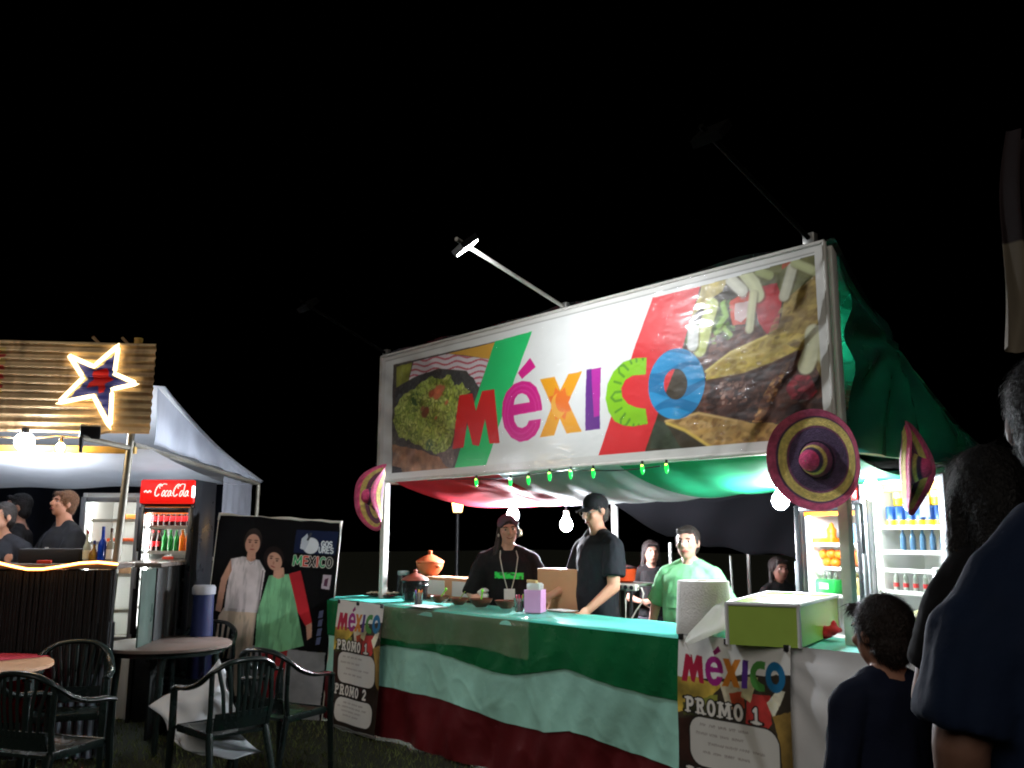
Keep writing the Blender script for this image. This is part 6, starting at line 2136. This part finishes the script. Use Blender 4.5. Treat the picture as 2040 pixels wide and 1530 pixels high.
def hand(b, wrist, d, nrm, curl=.5, side=1, r=1.0, spread=1.0):
    """wrist point, pointing direction, palm normal; thumb on side*s"""
    d = unit(d)
    nrm = unit(nrm - d * (nrm @ d))
    s = np.cross(d, nrm) * side
    def P3(a, c, e):
        return wrist + (d * a + s * c + nrm * e) * r
    rot = np.stack([s, nrm, d], 1)
    b.ball(P3(.045, 0, 0), np.array((.04, .017, .052)) * r, 12, 10, rot)
    for i, (off, L) in enumerate(((.030, .068), (.010, .078), (-.011, .073), (-.031, .056))):
        ang = curl * (1 + .12 * i)
        k0 = P3(.088, off * spread, 0)
        d1 = d * math.cos(ang * .5) + nrm * math.sin(ang * .5)
        k1 = k0 + d1 * L * .5 * r
        d2 = d * math.cos(ang * 1.3) + nrm * math.sin(ang * 1.3)
        k2 = k1 + d2 * L * .5 * r
        b.capsule(k0, k1, .0092 * r, .0085 * r, 8, 3)
        b.capsule(k1, k2, .0085 * r, .0072 * r, 8, 3)
    k0 = P3(.022, .03, .004)
    k1 = P3(.055, .058, .016)
    k2 = P3(.085, .064, .026)
    b.capsule(k0, k1, .0125 * r, .010 * r, 8, 3)
    b.capsule(k1, k2, .010 * r, .0085 * r, 8, 3)
def person(label, loc, rz, h=1.75, g=1.0, skin=(196, 146, 120), shirt=(20, 20, 22), pants=(30, 32, 40), hair=(24, 18, 15), arms=None, head=(0, 0, 0), hairstyle='short',
           sleeve=.55, voxel=.0085, lean=(0, 0), face=True, smile=False, belly=0.0, curls=(.6, .6), palm=(None, None), glove=None, shirt_rough=.85, shoulder=1.0, long_body=.93, legs_apart=.0, headsc=1.0, hairnoise=.004, drop=0.0, nstr=2500):
    """standing figure, front is local -Y, person's right hand is at -x; arms: {-1: (elbow, wrist, handdir), 1: ...} at the 1.75 m scale"""
    t_ = thing('person', label, 'person', loc, rz)
    k = h / 1.75
    lx, ly = lean
    def J(x, y, z):
        f_ = max(0, z - .95)
        return np.array((x + lx * f_, y + ly * f_, z)) * k
    sk_m = skin_mat(skin)
    sh = .185 * shoulder * (0.6 + .4 * g)
    arms = arms or {}
    default = {s_: ((s_ * (sh + .055), .02, 1.14), (s_ * (sh + .06), -.05, .90), (0, -.1, -1)) for s_ in (-1, 1)}
    A = {s_: arms.get(s_, default[s_]) for s_ in (-1, 1)}
    body = B()
    glv = B()
    # torso sections (z, rx, ry, y offset)
    torso = [(.86, .155 * g, .105 * g, .0), (.94, .168 * g, .118 * g, .0), (1.06, .150 * g + belly * .3, .108 * g + belly * .8, -belly * .5), (1.18, .155 * g + belly * .15, .112 * g + belly * .5, -belly * .35),
             (1.30, .172 * g, .120 * g, -.004), (1.38 - drop, .178 * g, .108 * g, .004), (1.435 - drop * .9, .155, .088, .012), (1.47, .10, .07, .018), (1.49, .065, .058, .016)]
    body.loft([(J(0, yo, z), rx * k, ry * k) for z, rx, ry, yo in torso], 22)
    body.capsule(J(0, .012, 1.45), J(0, -.004, 1.555), .060 * k, .054 * k, 14)
    for s_ in (-1, 1):
        body.capsule(J(s_ * .03, .018, 1.50), J(s_ * sh * .86, .014, 1.418 - drop), .044 * k, .042 * k, 12)
    # head
    hs = k ** .35 * headsc
    hc = J(0, -.016, 1.645)
    hR = rot_zxy(*[R(a) for a in head])
    def H(x, y, z):
        return hc + hR @ (np.array((x, y, z)) * hs)
    body.ball(H(0, .012, .022), np.array((.076, .094, .092)) * hs, 20, 14, hR)
    body.ball(H(0, -.022, -.032), np.array((.064, .070, .082)) * hs, 18, 12, hR)
    body.ball(H(0, -.046, -.083), np.array((.036, .034, .028)) * hs, 12, 8, hR)
    body.capsule(H(0, -.088, .018), H(0, -.108, -.018), .010 * hs, .0145 * hs, 10, 3)
    body.ball(H(0, -.098, -.021), np.array((.0185, .014, .010)) * hs, 10, 6, hR)
    body.ball(H(0, -.076, .034), np.array((.055, .020, .012)) * hs, 12, 6, hR)
    body.ball(H(0, -.084, -.056), np.array((.025, .012, .011)) * hs, 10, 6, hR)
    for s_ in (-1, 1):
        body.ball(H(s_ * .077, .012, -.004), np.array((.011, .020, .031)) * hs, 10, 8, hR)
        body.ball(H(s_ * .040, -.066, -.018), np.array((.026, .020, .022)) * hs, 10, 6, hR)
    # arms and legs
    for s_ in (-1, 1):
        el, wr, hd_ = [np.array(q, float) for q in A[s_]]
        shp = J(s_ * sh, .012, 1.388 - drop)
        elp, wrp = J(*el), J(*wr)
        body.capsule(shp, elp, .056 * k * (.55 + .45 * g), .043 * k, 14)
        body.capsule(elp, wrp, .043 * k, .028 * k, 14)
        hd_ = unit(hd_)
        pn = palm[0 if s_ < 0 else 1]
        pn = np.array((-s_ * 1.0, 0, 0)) if pn is None else np.array(pn, float)
        tgt = glv if glove and (glove == 2 or s_ == glove) else body
        hand(tgt, wrp, hd_, pn, curls[0 if s_ < 0 else 1], s_, .98 * k)
        if tgt is glv:
            glv.capsule(wrp - unit(wrp - elp) * .05, wrp + hd_ * .03, .034 * k, .031 * k, 12)
        body.capsule(J(s_ * .088, 0, .90), J(s_ * (.095 + legs_apart), -.012, .50), .083 * k * g, .056 * k, 14)
        body.capsule(J(s_ * (.095 + legs_apart), -.012, .50), J(s_ * (.10 + legs_apart), .022, .085), .054 * k, .036 * k, 14)
        body.capsule(J(s_ * (.10 + legs_apart), .03, .045), J(s_ * (.115 + legs_apart), -.135, .032), .04 * k, .03 * k, 12)
    me = remeshed(body, voxel, 4)
    o = link('body', me, sk_m, t_, True, 180)
    # trousers
    tr = B()
    tr.loft([(J(0, 0, z), rx * k, ry * k) for z, rx, ry in ((.83, .150 * g + .012, .105 * g + .016), (.90, .168 * g + .012, .118 * g + .014), (1.0, .165 * g + .012, .118 * g + .012))], 20)
    for s_ in (-1, 1):
        tr.capsule(J(s_ * .088, 0, .89), J(s_ * (.095 + legs_apart), -.012, .50), (.083 * g + .012) * k, .072 * k, 14)
        tr.cyl(J(s_ * (.095 + legs_apart), -.012, .52), J(s_ * (.10 + legs_apart), .022, .09), .070 * k, .062 * k, 14)
        sh_b = B()
        sh_b.capsule(J(s_ * (.10 + legs_apart), .035, .048), J(s_ * (.116 + legs_apart), -.14, .038), .052 * k, .042 * k, 12)
        v = sh_b.verts()
        v[:, 2] = np.maximum(v[:, 2], .004)
        sh_b.v = [v]
        sh_b.build('shoe', mat('shoe_dark', (30, 28, 28), .5), t_, world=False)
    me = remeshed(tr, max(voxel, .011), 3, .008, 14)
    link('trousers', me, mat('trousers_%d_%d_%d' % pants, pants, .85, vary=.15, scale=12, bump=.15), t_, True, 180)
    # shirt
    sb = B()
    ad = .014
    secs = [(z, rx + ad, ry + ad, yo) for z, rx, ry, yo in torso if z > long_body]
    secs = [(long_body, secs[0][1] + .008, secs[0][2] + .010, secs[0][3])] + secs[:-2]
    secs.append((1.462, .118, .082, .016))
    secs.append((1.478, .078, .068, .012))
    sb.loft([(J(0, yo, z), rx * k, ry * k) for z, rx, ry, yo in secs], 24)
    for s_ in (-1, 1):
        el, wr, hd_ = [np.array(q, float) for q in A[s_]]
        shp, elp, wrp = J(s_ * sh, .012, 1.385 - drop), J(*el), J(*wr)
        sb.capsule(J(s_ * .058, .016, 1.470), J(s_ * sh * .95, .014, 1.398 - drop), .058 * k, .070 * k, 12)
        r0 = (.056 * (.55 + .45 * g) + .020) * k
        sb.ball(shp, r0, 14, 10)
        if sleeve <= 1:
            sb.cyl(shp, shp + (elp - shp) * (sleeve + .12), r0, r0 * 1.02, 16)
        else:
            sb.cyl(shp, elp, r0, .056 * k, 16)
            sb.ball(elp, .056 * k, 12, 8)
            sb.cyl(elp, elp + (wrp - elp) * (sleeve - 1), .056 * k, .042 * k, 14)
    me = remeshed(sb, max(voxel, .009), 5 if not drop else 14, .022, 11, (1, 1, .42))
    link('shirt', me, mat('shirt_%d_%d_%d' % shirt, shirt, shirt_rough, vary=.12, scale=9, bump=.25, bscale=14, spec=.25), t_, True, 180)
    if glv.n:
        me = remeshed(glv, .0065, 2)
        link('glove', me, mat('black_glove', (18, 18, 20), .35), t_, True, 180)
    # hair
    hb = B()
    if hairstyle in ('short', 'long', 'curly', 'bun', 'thick', 'capped'):
        e = {'short': 1.0, 'long': 1.06, 'curly': 1.12, 'bun': 1.0, 'thick': 1.08, 'capped': .97}[hairstyle]
        hb.ball(H(0, .026, .036), np.array((.083, .094, .090)) * hs * e, 20, 14, hR)
        hb.ball(H(0, .050, -.018), np.array((.072, .062, .080)) * hs * e, 16, 12, hR)
        for s_ in (-1, 1):
            hb.capsule(H(s_ * .073, -.012, .034), H(s_ * .076, -.010, -.004), .013 * hs, .009 * hs, 8)
        if hairstyle not in ('capped', 'bun'):
            hb.capsule(H(-.04, -.060, .084), H(.045, -.056, .086), .022 * hs, .020 * hs, 10)
        if hairstyle == 'long':
            for s_ in (-1, 1):
                hb.capsule(H(s_ * .076, .02, .01), H(s_ * .085, .02, -.20), .022 * hs, .026 * hs, 10)
            hb.capsule(H(0, .06, .0), H(0, .07, -.24), .07 * hs, .06 * hs, 12)
        if hairstyle == 'bun':
            hb.ball(H(0, .10, .05), .04 * hs, 12, 8)
        me = remeshed(hb, .0075, 1, hairnoise, 55)
        hm = mat('hair_%d_%d_%d' % hair, hair, .5, vary=.35, scale=60, bump=.6, bscale=110)
        ho = link('hair', me, hm, t_, True, 180)
        strands(me, H(0, .05, .13), ho, hm, nstr, .05 if hairstyle == 'long' else (.034 if hairstyle == 'thick' else .022), hs)
    if face:
        m_ew, m_ei = mat('eye_white', (176, 166, 160), .3, vary=0), mat('eye_dark', (30, 20, 16), .2, vary=0)
        m_brow = mat('brow_%d_%d_%d' % hair, tuple(int(c * .8) for c in hair), .8)
        for s_ in (-1, 1):
            eb = B().ball(H(s_ * .031, -.0675, .010), np.array((.0150, .0125, .0078)) * hs, 10, 8, hR)
            eo = eb.build('eye', m_ew, t_, world=False)
            B().ball(H(s_ * .031, -.0775, .010), np.array((.0068, .004, .0068)) * hs, 8, 6, hR).build('iris', m_ei, eo, world=False)
            B().tube([H(s_ * .015, -.091, .028), H(s_ * .032, -.092, .034), H(s_ * .050, -.079, .028)], [.0035 * hs, .0045 * hs, .0025 * hs], 6).build('eyebrow', m_brow, t_, world=False)
        lipc = mat('lip_%d' % skin[0], (int(skin[0] * .74), int(skin[1] * .50), int(skin[2] * .50)), .45)
        up = .008 if smile else -.001
        B().tube([H(-.026, -.083, -.058 + up), H(-.012, -.096, -.0585), H(0, -.0985, -.058), H(.012, -.096, -.0585), H(.026, -.083, -.058 + up)], [.003 * hs, .0055 * hs, .006 * hs, .0055 * hs, .003 * hs], 6).build('mouth', lipc, t_, world=False)
        if smile:
            B().tube([H(-.018, -.0905, -.053), H(0, -.1005, -.056), H(.018, -.0905, -.053)], [.002 * hs, .0045 * hs, .002 * hs], 6).build('teeth', mat('teeth', (224, 216, 204), .3, vary=0), t_, world=False)
    t_['_h'] = 1
    del t_['_h']
    return t_, H, J, hs
def aim(p, toward):
    """rz so that a figure at p (local -Y front) looks toward a world point"""
    v = np.asarray(toward, float)[:2] - np.asarray(p, float)[:2]
    return math.atan2(v[0], -v[1])

# smiling woman behind the counter
p = at_y(1012, 1100, 0.52)
W_, HW, JW, hsW = person('smiling woman in a black shirt with green print and a lanyard behind the bowls', (p[0], p[1], 0), aim(p, CAM) + R(4), h=1.655, g=1.16, skin=(218, 168, 148), shirt=(17, 17, 19), hair=(30, 26, 28), hairstyle='bun',
                         arms={-1: ((-.31, -.05, 1.12), (-.17, -.25, 1.00), (.75, -.55, -.35)), 1: ((.32, -.04, 1.13), (.20, -.26, 1.03), (-.6, -.75, -.2))}, head=(3, 4, -5), sleeve=.92, smile=True, belly=.03, glove=2, curls=(.7, .7), palm=((0, 0, -1), (0, 0, -1)), voxel=.0075)
inv_keep = W_
# head scarf cap
hb = B().ball(HW(0, .018, .050), np.array((.086, .097, .078)) * hsW, 20, 14)
hb.capsule(HW(-.074, -.02, .055), HW(.074, -.02, .055), .018, .018, 10)
me = remeshed(hb, .008, 2, .006, 30)
link('head_scarf', me, mat('grey_scarf', (84, 76, 92), .8, vary=.2), W_, True, 180)
hb = B()
for s_ in (-1, 1):
    hb.capsule(HW(s_ * .072, .0, .03), HW(s_ * .080, .012, -.05), .018, .020, 10)
    hb.capsule(HW(s_ * .010, -.075, .072), HW(s_ * .064, -.045, .030), .012, .010, 8)
me = remeshed(hb, .0065, 2, .004, 60)
link('hair_locks', me, MATS['hair_30_26_28'], W_, True, 180)
B().tube([HW(.082, .01, .0), HW(.105, .015, -.02), HW(.105, .005, -.045), HW(.085, .0, -.05)], [.012, .014, .013, .008], 8).build('scarf_knot', mat('cream_knot', (226, 220, 176), .7), W_, world=False)
pt_ = B()
pt_.capsule(HW(-.070, .03, -.02), HW(-.088, .01, -.10), .026, .030, 10)
pt_.capsule(HW(-.088, .01, -.10), JW(-.135, -.06, 1.37), .030, .018, 10)
me = remeshed(pt_, .007, 2, .004, 50)
link('ponytail', me, MATS['hair_30_26_28'], W_, True, 180)
B().ball(HW(-.084, -.01, -.035), (.008, .008, .014), 8, 6).build('earring', m_paper, W_, world=False)
# lanyard with badge and the shirt print
m_lany = mat('lanyard', (176, 176, 166), .6)
yb_ = -.175
for s_ in (-1, 1):
    B().tube([JW(s_ * .065, -.02, 1.485), JW(s_ * .075, -.115, 1.42), JW(s_ * .055, yb_ - .005, 1.30), JW(s_ * .018, yb_ - .015, 1.165)], .0045, 6, flat=(1, 1)).build('lanyard_strap', m_lany, W_, world=False)
B().box(JW(0, yb_ - .022, 1.105), (.085, .004, .115), bev=.0).build('badge', mat('badge_white', (214, 216, 214), .35), W_, world=False)
cvg = Canvas(.23, .05, 60, 14, (40, 214, 84))
nz_ = cvg.noise(60, 71)
cvg.blend((nz_ > .60) * .7, (18, 60, 30))
P = np.stack([(cvg.U - .115), -.160 + ((cvg.U - .115) ** 2) * 1.6 - .012, 1.245 * (1.655 / 1.75) + cvg.V - (cvg.U - .115) * .04], -1)
print_sheet(cvg, 'shirt_print', P, mat('green_print', attr=True, rough=.6, vary=.05), W_, world=False)

# man in the black cap, leaning a hand on the counter
p = at_y(1190, 1100, 0.55)
M_, HM, JM, hsM = person('man in a black cap and black shirt leaning his hand on the counter', (p[0], p[1], 0), facing(-.86, -.42), h=1.80, g=1.0, skin=(206, 150, 122), shirt=(34, 35, 40), pants=(34, 30, 32), hair=(70, 62, 58),
                         arms={1: ((.24, -.02, 1.13), (.21, -.20, .985), (.1, -.8, -.5)), -1: ((-.25, -.06, 1.12), (-.20, -.27, 1.05), (.2, -.9, -.3))}, head=(6, 16, 0), hairstyle='capped', sleeve=.62, curls=(.5, .9), belly=.02, voxel=.0075, long_body=.88)
cb_ = B().ball(HM(0, .018, .046), np.array((.088, .101, .086)) * hsM, 22, 14)
me = remeshed(cb_, .007, 2)
cap_o = link('cap', me, mat('black_cap', (17, 17, 20), .8, vary=.15, bump=.2), M_, True, 180)
P = np.zeros((8, 13, 3))
for j in range(8):
    for i in range(13):
        s, q = i / 12 * 2 - 1, j / 7
        P[j, i] = HM(s * (.072 - .012 * q), -.055 - q * .095 * (1 - .32 * s * s), .052 - .012 * q - .016 * s * s)
B().slab(P, (0, 0, -.004)).build('visor', MATS['black_cap'], cap_o, world=False)
# glasses
gm = mat('glasses', (200, 196, 180), .2, .6, vary=0)
B().tube([HM(.078, .0, .014), HM(.072, -.06, .014), HM(.05, -.094, .012)], .0025, 6).build('glasses_arm', gm, M_, world=False)
for s_ in (-1, 1):
    B().tube([HM(s_ * .034 + .022 * math.cos(a), -.098, .008 + .017 * math.sin(a)) for a in np.linspace(0, 2 * PI, 17)], .002, 6).build('glasses_rim', gm, M_, world=False)

# man in a green shirt further back
p = at_y(1372, 1100, 0.98)
G_, HG, JG, hsG = person('stocky man in a pale green shirt standing behind the paper roll', (p[0], p[1], 0), facing(-.62, -.78), h=1.56, g=1.22, skin=(202, 150, 130), shirt=(132, 204, 146), pants=(40, 42, 50), hair=(44, 36, 32), head=(10, 0, 0), sleeve=.8, belly=.05,
                         arms={-1: ((-.33, .03, 1.14), (-.36, -.02, .90), (0, -.1, -1)), 1: ((.33, .03, 1.14), (.35, -.04, .90), (0, -.1, -1))}, headsc=1.05)
B().tube([HG(.0, -.100, -.046), HG(.02, -.094, -.048), HG(.034, -.082, -.06)], .002, 5).build('stubble_line', mat('stubble', (130, 94, 80), .8), G_, world=False)
cvg = Canvas(.17, .10, 40, 24, (132, 204, 146))
m_ = np.clip(cvg.noise(30, 81) * 2.4 - .9, 0, 1) * cvg.ell(.085, .05, .08, .045, soft=.03)
cvg.blend(m_ * .7, (70, 120, 80))
P = np.stack([(cvg.U - .085), -.194 + ((cvg.U - .085) ** 2) * 1.6 - .004 + (cvg.V) * .10, 1.02 + cvg.V], -1)
print_sheet(cvg, 'shirt_print', P, mat('dull_print', attr=True, rough=.7, vary=.05), G_, world=False)

# two people in the gloom
p = spot(1300, 8.6)
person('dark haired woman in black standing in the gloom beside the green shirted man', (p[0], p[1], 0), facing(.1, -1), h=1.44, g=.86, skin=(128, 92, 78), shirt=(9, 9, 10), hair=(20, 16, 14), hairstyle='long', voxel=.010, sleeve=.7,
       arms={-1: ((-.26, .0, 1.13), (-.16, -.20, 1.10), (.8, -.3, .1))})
p = spot(1556, 8.0)
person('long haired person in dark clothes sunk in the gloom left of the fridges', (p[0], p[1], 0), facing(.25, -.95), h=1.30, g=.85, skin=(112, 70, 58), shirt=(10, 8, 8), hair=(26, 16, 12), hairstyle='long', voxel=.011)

# bar staff on the left
p = at_d(122, 1100, 7.15)
S_, HS, JS, hsS = person('bartender in a black polo shouting with clasped hands behind the bar', (p[0], p[1], 0), facing(-.62, -.72), h=1.86, g=.95, headsc=.88, skin=(196, 142, 118), shirt=(10, 10, 13), hair=(104, 70, 44), head=(4, -10, 0), hairstyle='thick', sleeve=.6,
                         arms={-1: ((-.27, -.10, 1.16), (-.06, -.33, 1.18), (.7, -.5, .5)), 1: ((.27, -.10, 1.16), (.07, -.33, 1.17), (-.7, -.5, .4))}, curls=(.7, .7), palm=((.5, 0, .5), (-.5, 0, .5)), voxel=.008)
B().ball(HS(0, -.092, -.060), np.array((.016, .012, .018)) * hsS, 10, 8).build('open_mouth', mat('mouth_dark', (50, 16, 16), .6), S_, world=False)
B().box(JS(.085, -.142, 1.30), (.06, .004, .055)).build('shirt_badge', m_paper, S_, world=False)
p = at_d(-2, 1100, 6.95)
person('bartender in a dark shirt with a white badge at the left edge', (p[0], p[1], 0), facing(-.15, -.98), h=1.74, g=1.05, skin=(206, 156, 132), shirt=(26, 27, 32), hair=(36, 28, 24), head=(-18, 0, 0), sleeve=.7, voxel=.0085)
p2_ = at_d(30, 1100, 7.6)
person('dark haired man behind the bar looking away between two bartenders', (p2_[0], p2_[1], 0), facing(-.85, -.3), h=1.84, g=.95, skin=(198, 146, 124), shirt=(26, 24, 26), hair=(26, 22, 22), voxel=.009)

# customers seen from behind on the right
p = spot(1758, 2.72)
boy, HB, JB, hsb = person('boy in a navy shirt seen from behind at the counter', (p[0], p[1], 0), facing(-.20, .97), h=1.31, g=.92, skin=(176, 128, 106), shirt=(22, 29, 50), pants=(30, 30, 36), hair=(36, 26, 22), head=(8, 6, 0), hairstyle='thick', nstr=12000, sleeve=1.75, voxel=.0075, face=True, headsc=.98, hairnoise=.005)
p = spot(2170, 1.50)
man, HX, JX, hsx = person('tall adult in a blue shirt with back turned, cut off by the right edge', (p[0], p[1], 0), facing(.12, .99), h=1.82, g=1.06, skin=(130, 94, 78), shirt=(21, 34, 58), pants=(30, 30, 36), hair=(22, 18, 17), head=(-28, 0, 0), hairstyle='short', sleeve=.75, voxel=.0075, shoulder=.90, drop=.085, nstr=16000, arms={-1: ((-.215, .02, 1.14), (-.20, -.05, .90), (0, -.1, -1)), 1: ((.215, .02, 1.14), (.20, -.05, .90), (0, -.1, -1))}, hairnoise=.004)
p = spot(1992, 2.30)
person('dark long haired person in silhouette behind the tall adult', (p[0], p[1], 0), facing(.15, .98), h=1.73, g=.8, shoulder=.72, drop=.03, nstr=14000, arms={-1: ((-.17, -.06, 1.12), (-.08, -.24, 1.10), (.5, -.6, .1)), 1: ((.17, -.06, 1.12), (.08, -.24, 1.10), (-.5, -.6, .1))}, skin=(150, 108, 92), shirt=(18, 18, 20), hair=(18, 15, 14), hairstyle='long', voxel=.0085, hairnoise=.005)

# ================================================================== limp flag at the right edge
q = at_d(2035, 700, 2.6)
fg = thing('hanging_flag', 'limp dark red and cream flag on a pole at the right edge', 'flag', (q[0] + .1, q[1] + .1, 0))
pole_b = at_d(2068, 800, 2.62)
B().cyl((pole_b[0], pole_b[1], 0), (pole_b[0], pole_b[1], 2.72), .012, n=8).build('pole', m_dark_arm, fg)
cvf = Canvas(.30, 1.0, 40, 90, (26, 8, 10))
cvf.blend((cvf.V < .50) * 1.0, (112, 102, 86))
cvf.blend(((cvf.V < .50) & (cvf.U > .16 + .1 * (cvf.V))) * 1.0, (40, 18, 20))
top_ = at_d(2010, 255, 2.6)
P = np.zeros((90, 40, 3))
for j in range(90):
    for i in range(40):
        s, v_ = i / 39, j / 89
        base = at_d(2008 + 62 * s, 690 - 430 * v_ + 18 * math.sin(s * 3) - 10 * s, 2.6)
        P[j, i] = base + FH * (.035 * math.sin(s * 9 + v_ * 3) + .01 * math.sin(s * 21)) + RH * (.012 * math.sin(v_ * 6))
print_sheet(cvf, 'cloth', P, mat('flag_print', attr=True, rough=.8, vary=.08), fg)
